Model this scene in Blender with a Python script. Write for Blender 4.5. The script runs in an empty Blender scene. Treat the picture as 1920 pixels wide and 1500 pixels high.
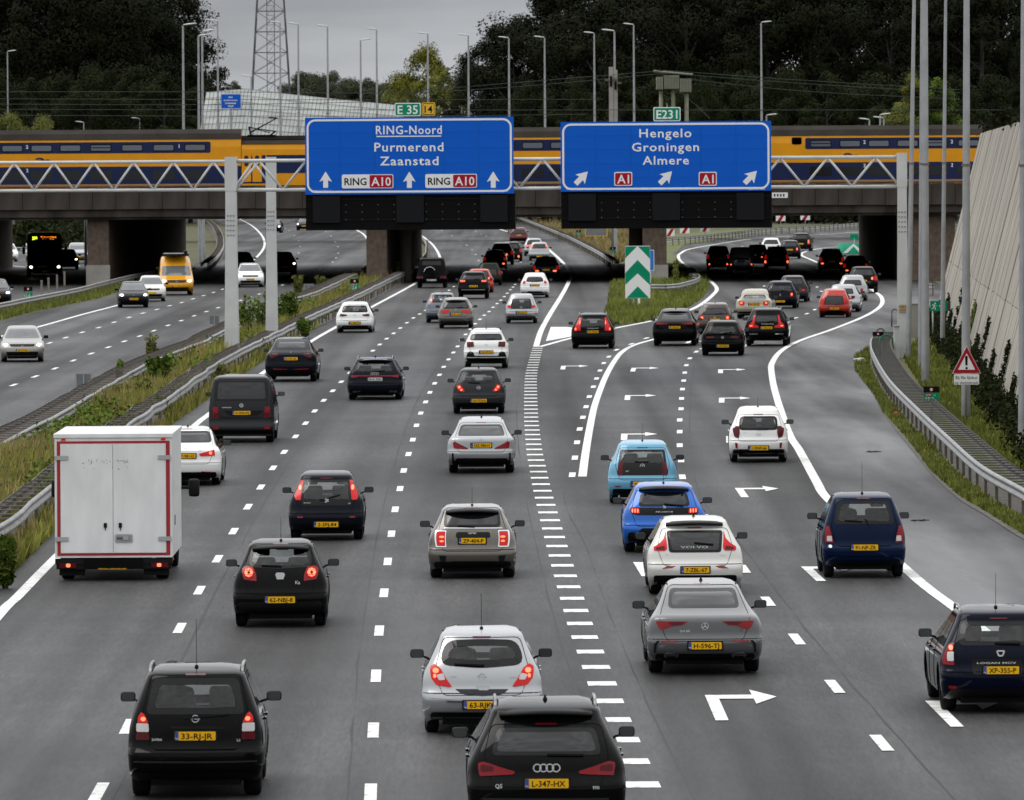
import bpy, bmesh, math, random
from bisect import bisect_right
from mathutils import Vector, Matrix, noise as mnoise
random.seed(11)
R = math.radians
SC = bpy.context.scene
COL = SC.collection

# ---------------------------------------------------------------- camera
F = 14857.0            # focal length in photograph pixels (1920 wide)
HZ = 300.0             # pixel row of the horizon at the picture's middle
CH = 8.19              # camera height above the road (an overpass)
ROLL = R(0.34)
cam_d = bpy.data.cameras.new("camera")
cam_d.sensor_width = 36.0
cam_d.lens = 36.0 * F / 1920.0
cam_d.shift_y = -(750.0 - HZ) / 1920.0
cam_d.dof.use_dof = True; cam_d.dof.focus_distance = 170.0; cam_d.dof.aperture_fstop = 11.0
cam_d.clip_start = 1.0
cam_d.clip_end = 20000.0
cam = bpy.data.objects.new("camera", cam_d)
COL.objects.link(cam)
cam.location = (0, 0, CH)
cam.rotation_euler = (Matrix.Rotation(R(90), 3, 'X') @ Matrix.Rotation(-ROLL, 3, 'Z')).to_euler()
SC.camera = cam

# ---------------------------------------------------------------- sky
W = bpy.data.worlds.new("World")
SC.world = W
W.use_nodes = True
nt = W.node_tree
nt.nodes.clear()
N = nt.nodes.new
out = N('ShaderNodeOutputWorld'); bg = N('ShaderNodeBackground')
sky = N('ShaderNodeTexSky'); sky.sky_type = 'NISHITA'; sky.sun_disc = False
SUN_EL, SUN_AZ = 62.0, -70.0      # azimuth clockwise from +Y (the view direction)
sky.sun_elevation = R(SUN_EL); sky.sun_rotation = R(SUN_AZ)
sky.air_density = 2.0; sky.dust_density = 4.0
hs = N('ShaderNodeHueSaturation'); hs.inputs['Saturation'].default_value = 0.12
hs.inputs['Value'].default_value = 0.35
tc = N('ShaderNodeTexCoord'); sep = N('ShaderNodeSeparateXYZ')
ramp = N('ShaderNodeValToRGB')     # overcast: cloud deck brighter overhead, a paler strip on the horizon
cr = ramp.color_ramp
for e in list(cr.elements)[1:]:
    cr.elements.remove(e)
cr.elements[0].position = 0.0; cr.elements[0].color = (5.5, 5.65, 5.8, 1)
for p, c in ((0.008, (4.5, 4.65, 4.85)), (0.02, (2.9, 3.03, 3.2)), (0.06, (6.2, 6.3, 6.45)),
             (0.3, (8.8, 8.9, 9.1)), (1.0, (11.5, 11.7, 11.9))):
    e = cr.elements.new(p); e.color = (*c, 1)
nz = N('ShaderNodeTexNoise'); nz.inputs['Scale'].default_value = 14.0; nz.inputs['Detail'].default_value = 5
mp = N('ShaderNodeMapping'); mp.inputs['Scale'].default_value = (1, 1, 5)
mr = N('ShaderNodeMapRange'); mr.inputs['From Min'].default_value = 0.3; mr.inputs['From Max'].default_value = 0.7
mr.inputs['To Min'].default_value = 0.72; mr.inputs['To Max'].default_value = 1.25
mul = N('ShaderNodeMix'); mul.data_type = 'RGBA'; mul.blend_type = 'MULTIPLY'; mul.inputs[0].default_value = 1
mix = N('ShaderNodeMix'); mix.data_type = 'RGBA'; mix.inputs[0].default_value = 0.88
L = nt.links.new
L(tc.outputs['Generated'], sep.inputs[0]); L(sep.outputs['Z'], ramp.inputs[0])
L(tc.outputs['Generated'], mp.inputs[0]); L(mp.outputs[0], nz.inputs['Vector'])
L(nz.outputs[0], mr.inputs['Value'])
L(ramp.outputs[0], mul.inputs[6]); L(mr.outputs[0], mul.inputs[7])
L(sky.outputs[0], hs.inputs['Color'])
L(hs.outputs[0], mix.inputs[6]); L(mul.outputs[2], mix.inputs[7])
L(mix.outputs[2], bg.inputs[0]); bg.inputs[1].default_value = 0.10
L(bg.outputs[0], out.inputs[0])

sun_d = bpy.data.lights.new("sun", 'SUN'); sun_d.energy = 0.8; sun_d.angle = R(30); sun_d.color = (1.0, 0.97, 0.93)
sun = bpy.data.objects.new("sun", sun_d); COL.objects.link(sun)
sd = Vector((math.sin(R(SUN_AZ)) * math.cos(R(SUN_EL)), math.cos(R(SUN_AZ)) * math.cos(R(SUN_EL)), math.sin(R(SUN_EL))))
sun.rotation_euler = sd.to_track_quat('Z', 'Y').to_euler()
vs = SC.view_settings
vs.view_transform = 'Standard'; vs.look = 'None'; vs.gamma = 1.0; vs.use_curve_mapping = False
vs.exposure = 0.52
SC.cycles.max_bounces = 6; SC.cycles.transparent_max_bounces = 12
SC.cycles.glossy_bounces = 3; SC.cycles.diffuse_bounces = 3
SC.cycles.caustics_reflective = False; SC.cycles.caustics_refractive = False

# ---------------------------------------------------------------- projection helpers (photograph pixel -> place)
CR, SR = math.cos(ROLL), math.sin(ROLL)
def P(x, y, z=0.0):
    dx, dy = x - 960.0, y - HZ
    u, v = dx * CR - dy * SR, dx * SR + dy * CR
    d = (CH - z) * F / v
    return Vector((u * d / F, d, z))
def PD(x, y, d):
    dx, dy = x - 960.0, y - HZ
    u, v = dx * CR - dy * SR, dx * SR + dy * CR
    return Vector((u * d / F, d, CH - v * d / F))

# ---------------------------------------------------------------- materials
MATS = {}
def mat(name, col, rough=0.5, metal=0.0, spec=0.5, coat=0.0, emit=None, es=0.0, var=0.0, vscale=3.0,
        bump=0.0, bscale=40.0, stretch=(1, 1, 1), alpha=1.0, col2=None, trans=0.0, lo=0.35, hi=0.65, rvar=0.0):
    if name in MATS:
        return MATS[name]
    m = bpy.data.materials.new(name); m.use_nodes = True
    t = m.node_tree; b = t.nodes['Principled BSDF']
    b.inputs['Base Color'].default_value = (*col, 1)
    b.inputs['Roughness'].default_value = rough
    b.inputs['Metallic'].default_value = metal
    b.inputs['Specular IOR Level'].default_value = spec
    b.inputs['Coat Weight'].default_value = coat
    b.inputs['Coat Roughness'].default_value = 0.04
    if emit:
        b.inputs['Emission Color'].default_value = (*emit, 1); b.inputs['Emission Strength'].default_value = es
    if var > 0 or col2 or bump > 0 or rvar > 0:
        tcn = t.nodes.new('ShaderNodeTexCoord'); mpn = t.nodes.new('ShaderNodeMapping')
        mpn.inputs['Scale'].default_value = stretch
        t.links.new(tcn.outputs['Object'], mpn.inputs[0])
    if var > 0 or col2 or rvar > 0:
        n = t.nodes.new('ShaderNodeTexNoise'); n.inputs['Scale'].default_value = vscale; n.inputs['Detail'].default_value = 6
        t.links.new(mpn.outputs[0], n.inputs['Vector'])
    if var > 0 or col2:
        c2 = col2 if col2 else tuple(max(0, c * (1 - var)) for c in col)
        c1 = col if col2 else tuple(c * (1 + var) for c in col)
        r = t.nodes.new('ShaderNodeValToRGB')
        r.color_ramp.elements[0].position = lo; r.color_ramp.elements[1].position = hi
        r.color_ramp.elements[0].color = (*c2, 1); r.color_ramp.elements[1].color = (*c1, 1)
        t.links.new(n.outputs[0], r.inputs[0]); t.links.new(r.outputs[0], b.inputs['Base Color'])
    if rvar > 0:
        q = t.nodes.new('ShaderNodeMapRange'); q.inputs['From Min'].default_value = 0.35; q.inputs['From Max'].default_value = 0.65
        q.inputs['To Min'].default_value = max(0.02, rough - rvar); q.inputs['To Max'].default_value = min(1, rough + rvar)
        t.links.new(n.outputs[0], q.inputs['Value']); t.links.new(q.outputs[0], b.inputs['Roughness'])
    if bump > 0:
        n2 = t.nodes.new('ShaderNodeTexNoise'); n2.inputs['Scale'].default_value = bscale; n2.inputs['Detail'].default_value = 4
        bp = t.nodes.new('ShaderNodeBump'); bp.inputs['Strength'].default_value = bump; bp.inputs['Distance'].default_value = 0.02
        t.links.new(mpn.outputs[0], n2.inputs['Vector']); t.links.new(n2.outputs[0], bp.inputs['Height'])
        t.links.new(bp.outputs[0], b.inputs['Normal'])
    MATS[name] = m
    return m

def asphalt(name, base, rough, wet=0.0):
    m = bpy.data.materials.new(name); m.use_nodes = True
    t = m.node_tree; b = t.nodes['Principled BSDF']; A = t.nodes.new; K = t.links.new
    g = A('ShaderNodeNewGeometry')
    def noise(scale, st, det=5):
        mp_ = A('ShaderNodeMapping'); mp_.inputs['Scale'].default_value = st
        n_ = A('ShaderNodeTexNoise'); n_.inputs['Scale'].default_value = scale; n_.inputs['Detail'].default_value = det
        K(g.outputs['Position'], mp_.inputs[0]); K(mp_.outputs[0], n_.inputs['Vector']); return n_.outputs[0]
    def rng(s, a, b_, lo, hi):
        q = A('ShaderNodeMapRange'); q.inputs['From Min'].default_value = a; q.inputs['From Max'].default_value = b_
        q.inputs['To Min'].default_value = lo; q.inputs['To Max'].default_value = hi; K(s, q.inputs['Value']); return q.outputs[0]
    def mth(op, a, c):
        q = A('ShaderNodeMath'); q.operation = op; K(a, q.inputs[0])
        if isinstance(c, (int, float)): q.inputs[1].default_value = c
        else: K(c, q.inputs[1])
        return q.outputs[0]
    streak = rng(noise(0.62, (1, 0.010, 1), 2), 0.32, 0.68, 0.40, 1.50)       # wheel tracks along the lanes
    patch = rng(noise(0.12, (1, 0.35, 1), 4), 0.35, 0.65, 0.65, 1.30)       # repaired fields
    cross = rng(noise(0.25, (0.05, 1, 1), 3), 0.3, 0.7, 0.78, 1.14)         # paving joints across
    grain = mth('MULTIPLY', rng(noise(22.0, (1, 0.06, 1), 3), 0.3, 0.7, 0.70, 1.30), rng(noise(6.0, (1, 0.08, 1), 4), 0.3, 0.7, 0.88, 1.12))
    f = mth('MULTIPLY', mth('MULTIPLY', mth('MULTIPLY', streak, patch), cross), grain)
    mx = A('ShaderNodeMix'); mx.data_type = 'RGBA'; mx.blend_type = 'MULTIPLY'; mx.inputs[0].default_value = 1
    mx.inputs[6].default_value = (*base, 1); K(f, mx.inputs[7]); K(mx.outputs[2], b.inputs['Base Color'])
    rr = rng(noise(0.3, (1, 0.08, 1), 4), 0.35, 0.65, rough - wet - .05, rough + 0.06)
    K(mth('MULTIPLY', rr, rng(streak, 0.4, 1.5, 1.12, 0.92)), b.inputs['Roughness']); b.inputs['Specular IOR Level'].default_value = 0.15
    bp = A('ShaderNodeBump'); bp.inputs['Strength'].default_value = 0.06; bp.inputs['Distance'].default_value = 0.01
    K(noise(22, (1, 1, 1), 3), bp.inputs['Height']); K(bp.outputs[0], b.inputs['Normal'])
    MATS[name] = m
    return m

ASPH = asphalt('asphalt', (0.038, 0.038, 0.039), 0.55)
ASPH2 = asphalt('asphalt_shoulder', (0.032, 0.032, 0.034), 0.49, 0.16)
PAINT = mat('road_paint', (0.76, 0.76, 0.74), 0.55, col2=(0.30, 0.30, 0.29), vscale=5.0, lo=0.33, hi=0.47)
GALV = mat('galvanised_steel', (0.30, 0.305, 0.305), 0.45, 0.6, var=0.18, vscale=2.0)
GALVD = mat('weathered_steel', (0.12, 0.103, 0.088), 0.65, 0.3, var=0.35, vscale=3.0)
STEELP = mat('lamp_steel', (0.34, 0.35, 0.36), 0.45, 0.5, var=0.12, vscale=1.5)
GREYP = mat('gantry_paint', (0.56, 0.57, 0.56), 0.5, 0.1, var=0.08, vscale=1.2)
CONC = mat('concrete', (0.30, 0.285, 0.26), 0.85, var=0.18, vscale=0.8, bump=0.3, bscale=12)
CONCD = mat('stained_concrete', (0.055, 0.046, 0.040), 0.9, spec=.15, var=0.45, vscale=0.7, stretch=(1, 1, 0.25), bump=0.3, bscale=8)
CONCL = mat('wall_concrete', (0.32, 0.295, 0.255), 0.85, var=0.14, vscale=1.2, stretch=(1, 1, 0.12), bump=0.2, bscale=10)
BRICKP = mat('pier_stone', (0.12, 0.092, 0.072), 0.9, spec=.1, var=0.22, vscale=3.0, bump=0.4, bscale=14)
BLACKM = mat('black_metal', (0.004, 0.004, 0.0045), 0.7, spec=.08)
BLACKB = mat('matrix_face', (0.009, 0.0095, 0.011), 0.6, spec=.1)
SIGNB = mat('sign_blue', (0.003, 0.105, 0.56), 0.5, spec=.12, var=0.05, vscale=0.6)
SIGNW = mat('sign_white', (0.80, 0.80, 0.80), 0.45)
SIGNG = mat('sign_green', (0.002, 0.24, 0.125), 0.5, spec=.12, var=0.06, vscale=1.0)
SIGNY = mat('sign_yellow', (0.72, 0.42, 0.02), 0.5)
SIGNR = mat('sign_red', (0.36, 0.006, 0.022), 0.5, spec=.15)
SIGNK = mat('sign_black', (0.006, 0.006, 0.006), 0.6, spec=.1)
SIGNBACK = mat('sign_back_grey', (0.17, 0.175, 0.18), 0.5, 0.3, var=0.1)
ORANGE = mat('orange_paint', (0.55, 0.16, 0.02), 0.5)

# ---------------------------------------------------------------- mesh helpers
def link(o, parent=None):
    COL.objects.link(o)
    if parent is not None:
        o.parent = parent
    return o
def ob(name, me, m=None, parent=None, loc=None, rot=None):
    o = bpy.data.objects.new(name, me)
    if m is not None and me is not None and len(me.materials) == 0:
        me.materials.append(m)
    link(o, parent)
    if loc is not None: o.location = loc
    if rot is not None: o.rotation_euler = rot
    return o
def tag(o, label=None, cat=None, group=None, kind=None):
    if label: o['label'] = label
    if cat: o['category'] = cat
    if group: o['group'] = group
    if kind: o['kind'] = kind
    return o
def empty(name, loc=(0, 0, 0), rz=0.0):
    o = bpy.data.objects.new(name, None); COL.objects.link(o)
    o.location = loc; o.rotation_euler = (0, 0, rz); o.empty_display_size = 0.2
    return o
class MB:
    def __init__(s): s.v = []; s.f = []
    def quad(s, a, b, c, d):
        n = len(s.v); s.v += [tuple(a), tuple(b), tuple(c), tuple(d)]; s.f.append((n, n + 1, n + 2, n + 3))
    def poly(s, pts):
        n = len(s.v); s.v += [tuple(p) for p in pts]; s.f.append(tuple(range(n, n + len(pts))))
    def box(s, c, d, rz=0.0, top=1.0):
        cx, cy, cz = c; hx, hy, hz = d[0] / 2, d[1] / 2, d[2] / 2
        n = len(s.v); ca, sa = math.cos(rz), math.sin(rz)
        for z in (-hz, hz):
            k = top if z > 0 else 1.0
            for x, y in ((-hx, -hy), (hx, -hy), (hx, hy), (-hx, hy)):
                x *= k; y *= k
                s.v.append((cx + x * ca - y * sa, cy + x * sa + y * ca, cz + z))
        for q in ((0, 3, 2, 1), (4, 5, 6, 7), (0, 1, 5, 4), (1, 2, 6, 5), (2, 3, 7, 6), (3, 0, 4, 7)):
            s.f.append(tuple(n + i for i in q))
        return s
    def tube(s, a, b, r0, r1=None, n=8, cap=True):
        a, b = Vector(a), Vector(b); r1 = r0 if r1 is None else r1
        d = (b - a).normalized(); u = d.orthogonal().normalized(); w = d.cross(u)
        k = len(s.v)
        for p, r in ((a, r0), (b, r1)):
            for i in range(n):
                t = 2 * math.pi * i / n
                s.v.append(tuple(p + u * (r * math.cos(t)) + w * (r * math.sin(t))))
        for i in range(n):
            j = (i + 1) % n; s.f.append((k + i, k + j, k + n + j, k + n + i))
        if cap:
            s.f.append(tuple(k + i for i in reversed(range(n)))); s.f.append(tuple(k + n + i for i in range(n)))
        return s
    def path(s, pts, r, n=6):
        for i in range(len(pts) - 1): s.tube(pts[i], pts[i + 1], r, r, n)
        return s
    def bar(s, a, b, w, h):          # rectangular bar from a to b (w horizontal, h vertical)
        a, b = Vector(a), Vector(b); d = (b - a).normalized()
        u = d.cross(Vector((0, 0, 1)))
        if u.length < 1e-4: u = Vector((1, 0, 0))
        u.normalize(); t = u.cross(d).normalized(); k = len(s.v)
        for p in (a, b):
            for x, y in ((-w / 2, -h / 2), (w / 2, -h / 2), (w / 2, h / 2), (-w / 2, h / 2)):
                s.v.append(tuple(p + u * x + t * y))
        for q in ((0, 3, 2, 1), (4, 5, 6, 7), (0, 1, 5, 4), (1, 2, 6, 5), (2, 3, 7, 6), (3, 0, 4, 7)):
            s.f.append(tuple(k + i for i in q))
        return s
    def sweep(s, pts, prof, closed=False):   # profile [(side, up)] along a polyline of ground points
        n = len(prof); k = len(s.v); m_ = len(pts)
        for i, p in enumerate(pts):
            d = (pts[min(i + 1, m_ - 1)] - pts[max(i - 1, 0)]); d.z = 0; d.normalize(); u = Vector((d.y, -d.x, 0))
            for a, b in prof: s.v.append((p.x + u.x * a, p.y + u.y * a, p.z + b))
        for i in range(m_ - 1):
            for j in range(n if closed else n - 1):
                q = (j + 1) % n
                s.f.append((k + i * n + j, k + i * n + q, k + (i + 1) * n + q, k + (i + 1) * n + j))
        return s
    def mesh(s, name, smooth=False):
        me = bpy.data.meshes.new(name); me.from_pydata(s.v, [], s.f); me.update()
        if smooth: me.shade_smooth()
        return me
    def build(s, name, m, parent=None, smooth=False, loc=None, rot=None):
        return ob(name, s.mesh(name, smooth), m, parent, loc, rot)

def smooth_by_angle(me, a=35):
    me.shade_smooth()
    me.set_sharp_from_angle(angle=R(a))

def catmull(pts, step=None, n=8):
    """smooth polyline through points (Vectors)"""
    pts = [Vector(p) for p in pts]
    if len(pts) < 3: return pts
    o = []
    for i in range(len(pts) - 1):
        p0 = pts[i - 1] if i > 0 else pts[0] * 2 - pts[1]
        p1, p2 = pts[i], pts[i + 1]
        p3 = pts[i + 2] if i + 2 < len(pts) else pts[-1] * 2 - pts[-2]
        for k in range(n):
            t = k / n
            o.append(0.5 * ((2 * p1) + (p2 - p0) * t + (2 * p0 - 5 * p1 + 4 * p2 - p3) * t * t + (3 * p1 - p0 - 3 * p2 + p3) * t ** 3))
    o.append(pts[-1]); return o
def resample(pts, step):
    o = [pts[0].copy()]; acc = 0.0
    for i in range(len(pts) - 1):
        a, b = pts[i], pts[i + 1]; l = (b - a).length
        if l < 1e-6: continue
        t = step - acc
        while t <= l:
            o.append(a + (b - a) * (t / l)); t += step
        acc = l - (t - step)
    return o
def tangent(pts, i):
    d = pts[min(i + 1, len(pts) - 1)] - pts[max(i - 1, 0)]; d.z = 0
    return d.normalized()

TXT = {}
def text_mesh(s, h=1.0, width=None, bold=0.0, ext=0.0, space=1.0):
    """flat letters in the XZ plane (facing -Y), centred, cap height h"""
    key = (s, h, width, bold, ext, space)
    if key in TXT: return TXT[key]
    c = bpy.data.curves.new('letters', 'FONT'); c.body = s; c.align_x = 'CENTER'; c.size = 1.0
    c.offset = bold; c.resolution_u = 2; c.space_character = space; c.extrude = 0.0
    o = bpy.data.objects.new('letters', c)
    me = bpy.data.meshes.new_from_object(o)
    bpy.data.objects.remove(o); bpy.data.curves.remove(c)
    xs = [v.co.x for v in me.vertices] or [0, 1]
    x0, x1 = min(xs), max(xs); cap = 0.729
    sc = h / cap; sx = sc if width is None else width / max(1e-4, x1 - x0)
    for v in me.vertices:
        x, y = v.co.x, v.co.y
        v.co = Vector(((x - (x0 + x1) / 2) * sx, 0.0, (y - cap / 2) * sc))
    me.update(); me.name = 'letters'
    TXT[key] = me
    return me
def letters(s, h, m, parent, loc, width=None, bold=0.0, rot=None, space=1.0, name='lettering'):
    me = text_mesh(s, h, width, bold, 0, space)
    if len(me.materials) and me.materials[0] != m:
        me = me.copy(); me.materials.clear()
    return ob(name, me, m, parent, loc, rot)
def rrect(w, h, r, n=5):
    o = []
    for cx, cz, a0 in ((w / 2 - r, -h / 2 + r, -90), (w / 2 - r, h / 2 - r, 0), (-w / 2 + r, h / 2 - r, 90), (-w / 2 + r, -h / 2 + r, 180)):
        for i in range(n + 1):
            a = R(a0 + 90 * i / n); o.append((cx + r * math.cos(a), cz + r * math.sin(a)))
    return o
def plate_mesh(pts, t, name='panel'):
    """flat outline in XZ, front face at y=0, thickness t towards +y"""
    n = len(pts); mb = MB()
    mb.v = [(x, 0, z) for x, z in pts] + [(x, t, z) for x, z in pts]
    mb.f = [tuple(range(n)), tuple(reversed(range(n, 2 * n)))] + [(i, n + i, n + (i + 1) % n, (i + 1) % n) for i in range(n)]
    return mb.mesh(name)
def ring_mesh(po, pi, name='border', y=0.0):
    n = len(po); mb = MB()
    mb.v = [(x, y, z) for x, z in po] + [(x, y, z) for x, z in pi]
    mb.f = [(i, (i + 1) % n, n + (i + 1) % n, n + i) for i in range(n)]
    return mb.mesh(name)
# ================================================================= ground and roads
GRASSG = mat('verge_ground', (0.075, 0.085, 0.022), 0.95, col2=(0.045, 0.04, 0.018), vscale=0.25, var=0.1)
GRASSI = mat('verge_turf', (0.10, 0.125, 0.028), 0.95, col2=(0.075, 0.075, 0.025), vscale=0.4, var=0.1, bump=0.8, bscale=3.0)
g = MB(); g.quad((-2500, -400, 0), (2500, -400, 0), (2500, 9000, 0), (-2500, 9000, 0))
tag(g.build('ground', GRASSG), kind='structure')

def flat(name, px, z, m, dense=8, kind='structure'):
    pts = catmull([P(*p) for p in px], n=3) if dense else [P(*p) for p in px]
    mb = MB(); mb.poly([(p.x, p.y, z) for p in pts])
    bm = bmesh.new(); me = mb.mesh(name); bm.from_mesh(me)
    bmesh.ops.triangulate(bm, faces=bm.faces[:]); bm.normal_update()
    for f in bm.faces:
        if f.normal.z < 0: f.normal_flip()
    bm.to_mesh(me); bm.free()
    o = ob(name, me, m); 
    if kind: o['kind'] = kind
    return o

ROAD_MAIN = [(-330, 1390), (0, 1100), (105, 998), (320, 800), (457, 703), (569, 630), (754, 531), (800, 505), (808, 490),
             (805, 470), (790, 452), (765, 438), (720, 425), (640, 412), (700, 400), (850, 392), (968, 413), (1067, 455), (1147, 501),
             (1150, 537), (1140, 600), (1100, 700), (1050, 900), (1100, 1100), (1250, 1400), (1450, 1750), (400, 1800), (-330, 1800)]
road = flat('motorway', ROAD_MAIN, 0.020, ASPH, 0)
ROAD_EXIT = [(1000, 520), (1136, 480), (1262, 472), (1291, 460), (1333, 452), (1412, 440), (1502, 434), (1620, 424), (1800, 412), (1900, 412),
             (1900, 425), (1700, 440), (1645, 452), (1660, 470), (1700, 500), (1765, 535), (1768, 560), (1750, 600), (1690, 628),
             (1627, 650), (1600, 672), (1603, 696), (1639, 742), (1655, 773), (1701, 825), (1747, 886), (1799, 932), (1842, 957),
             (1920, 1005), (2100, 1120), (2100, 1800), (900, 1800), (950, 900), (1000, 650)]
exit_road = flat('exit_road', ROAD_EXIT, 0.016, ASPH, 0)
# hard shoulder right of the solid line: a slightly smoother, wetter surface
SHO = [(1648, 548), (1660, 560), (1657, 576), (1628, 595), (1568, 619), (1507, 640), (1470, 660), (1452, 683), (1450, 700), (1458, 738),
       (1482, 811), (1504, 847), (1535, 905), (1610, 985), (1695, 1060), (1800, 1148), (1950, 1280), (2100, 1400), (2100, 1120), (1920, 1005),
       (1842, 957), (1799, 932), (1747, 886), (1701, 825), (1655, 773), (1639, 742), (1603, 696), (1600, 672), (1627, 650), (1690, 628),
       (1750, 600), (1768, 560), (1765, 545)]
shoulder = flat('hard_shoulder', SHO, 0.022, ASPH2, 0)
ROAD_ON = [(-330, 700), (0, 603), (65, 586), (182, 562), (247, 543), (330, 512), (395, 482), (425, 455), (428, 437), (405, 412), (360, 395),
           (520, 393), (640, 413), (700, 435), (722, 455), (705, 480), (671, 512), (593, 552), (483, 596), (380, 645), (222, 725), (106, 790), (0, 852), (-330, 1080)]
oncoming = flat('oncoming_motorway', ROAD_ON, 0.019, ASPH, 0)
ROAD_PAR = [(-300, 640), (0, 578), (150, 546), (215, 528), (225, 500), (215, 478), (120, 470), (0, 470), (-300, 470)]
slip = flat('parallel_road', ROAD_PAR, 0.017, ASPH, 0)
# grass sheets over the asphalt
ISLAND = [(1146, 530), (1139, 575), (1127, 607), (1150, 613), (1210, 603), (1285, 580), (1318, 560), (1330, 540), (1322, 522), (1290, 505),
          (1262, 478), (1285, 458), (1340, 450), (1420, 436), (1400, 430), (1250, 440), (1180, 425), (1050, 408), (970, 402), (975, 411),
          (1069, 453), (1150, 499)]
flat('verge_between_roads', ISLAND, 0.030, GRASSI, 0)
flat('gore_verge', [(1588, 463), (1575, 468), (1600, 476), (1640, 488), (1652, 478), (1640, 464)], 0.030, GRASSI, 0)
VERGE_R = [(1628, 652), (1601, 673), (1604, 697), (1640, 743), (1656, 774), (1702, 826), (1748, 887), (1800, 933), (1843, 958), (1921, 1006), (2101, 1121),
           (2200, 1000), (2000, 820), (1925, 780), (1800, 640), (1770, 560), (1750, 602), (1690, 630)]
flat('right_verge', VERGE_R, 0.030, GRASSI, 0)
# dirt strip with leaves along the shoulder
DIRT = mat('wet_dirt', (0.035, 0.03, 0.024), 0.7, col2=(0.09, 0.08, 0.06), vscale=1.5, var=0.1, bump=0.6, bscale=6)
dl = catmull([P(*p) for p in [(1618, 660), (1613, 690), (1650, 742), (1672, 780), (1716, 836), (1764, 892), (1815, 938), (1860, 965), (1935, 1012), (2060, 1085)]], n=6)
mb = MB(); mb.sweep([p + Vector((0, 0, 0.036)) for p in dl], [(-0.22, 0), (0.22, 0)]); tag(mb.build('gutter_dirt', DIRT), kind='structure')

# ---------------------------------------------------------------- markings
def line(name, px, w, parent, z=0.026, n=6, w2=None):
    pts = catmull([P(*p) for p in px], n=n); mb = MB(); k = len(pts)
    for i, p in enumerate(pts):
        d = tangent(pts, i); u = Vector((d.y, -d.x, 0)); ww = w if w2 is None else w + (w2 - w) * i / (k - 1)
        a, b = p - u * ww / 2, p + u * ww / 2
        mb.v += [(a.x, a.y, z), (b.x, b.y, z)]
    mb.f = [(2 * i, 2 * i + 1, 2 * i + 3, 2 * i + 2) for i in range(k - 1)]
    return mb.build(name, PAINT, parent)
DASH = {}
def dash_mesh(l, w):
    if (l, w) not in DASH:
        mb = MB(); mb.quad((-w / 2, -l / 2, 0), (w / 2, -l / 2, 0), (w / 2, l / 2, 0), (-w / 2, l / 2, 0))
        DASH[(l, w)] = mb.mesh('lane_dash')
    return DASH[(l, w)]
def dashes(px, parent, l=3.0, w=0.16, z=0.026):
    pts = [P(*p) for p in px]
    for i, p in enumerate(pts):
        d = tangent(pts, i) if len(pts) > 1 else Vector((0, 1, 0))
        if d.y < 0: d = -d
        ob('lane_dash', dash_mesh(l, w), PAINT, parent, (p.x, p.y, z), (0, 0, -math.atan2(d.x, d.y)))
line('edge_line', [(-160, 1345), (0, 1153), (34, 1120), (104, 1048), (230, 926), (362, 802), (397, 774), (483, 707), (585, 640), (632, 613), (694, 578), (780, 531),
                   (815, 505), (825, 485), (815, 464), (801, 450), (783, 439), (750, 428), (700, 418)], 0.22, road)
dashes([(130, 1560), (185, 1488), (240, 1365), (291, 1266), (337, 1180), (374, 1109), (408, 1050), (438, 998), (465, 952), (489, 915), (512, 879), (533, 849),
        (554, 820), (573, 795), (590, 772), (607, 752), (624, 734), (640, 717), (656, 700), (671, 685), (685, 671), (699, 658.6), (712, 647), (725, 636),
        (738, 626), (750.5, 616), (763, 606), (775, 597), (787, 589.6), (798, 582.6), (815, 569), (826, 562), (842, 545), (851, 538), (870, 521),
        (895, 498), (897.5, 489), (892, 478), (885, 469), (875, 460), (863, 451), (847, 442), (829, 433), (808, 425)], road)
dashes([(692, 1620), (695, 1490), (700, 1372), (705, 1270), (711, 1185), (720, 1114), (727, 1055), (734, 1003), (741, 957), (750, 918), (757, 884), (766, 853),
        (774, 826), (781, 799), (789, 776), (798, 755), (806, 737), (815, 720), (824, 704), (832, 689), (841, 675), (850, 662), (858, 650.5), (865, 639),
        (873, 628), (882, 618), (891, 608), (900, 599.6), (908, 592), (917, 585), (924.5, 577), (932, 570), (939, 563.6), (945.6, 557), (951, 550.5),
        (957, 544), (962, 539), (966, 534), (974, 520), (979, 505), (976.5, 492), (965, 478), (944, 461), (938, 457), (925, 450), (912, 443.5), (902, 439), (892, 434), (878, 428)], road)
line('edge_line', [(1005, 651), (1014, 622), (1030, 592), (1051, 558), (1063.6, 535), (1070, 515), (1058, 496), (1040, 478), (1014, 457), (985, 445), (950, 434), (915, 425)], 0.26, road)
# block marking between the carriageways
blk = resample(catmull([P(*p) for p in [(1008, 654), (1001, 680), (996, 705), (995, 738), (995.8, 780), (997.4, 803), (1002, 847), (1008, 877.6), (1014.7, 911.7), (1024, 949.5),
       (1035.5, 993.4), (1049, 1043), (1066, 1102), (1090, 1180), (1106, 1222), (1140, 1315), (1165, 1380), (1203, 1470), (1245, 1570)]], n=8), 4.0)
for i, p in enumerate(blk):
    d = tangent(blk, i); 
    if d.y < 0: d = -d
    ob('block_marking', dash_mesh(1.0, 0.45), PAINT, road, (p.x, p.y, 0.027), (0, 0, -math.atan2(d.x, d.y)))
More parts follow.
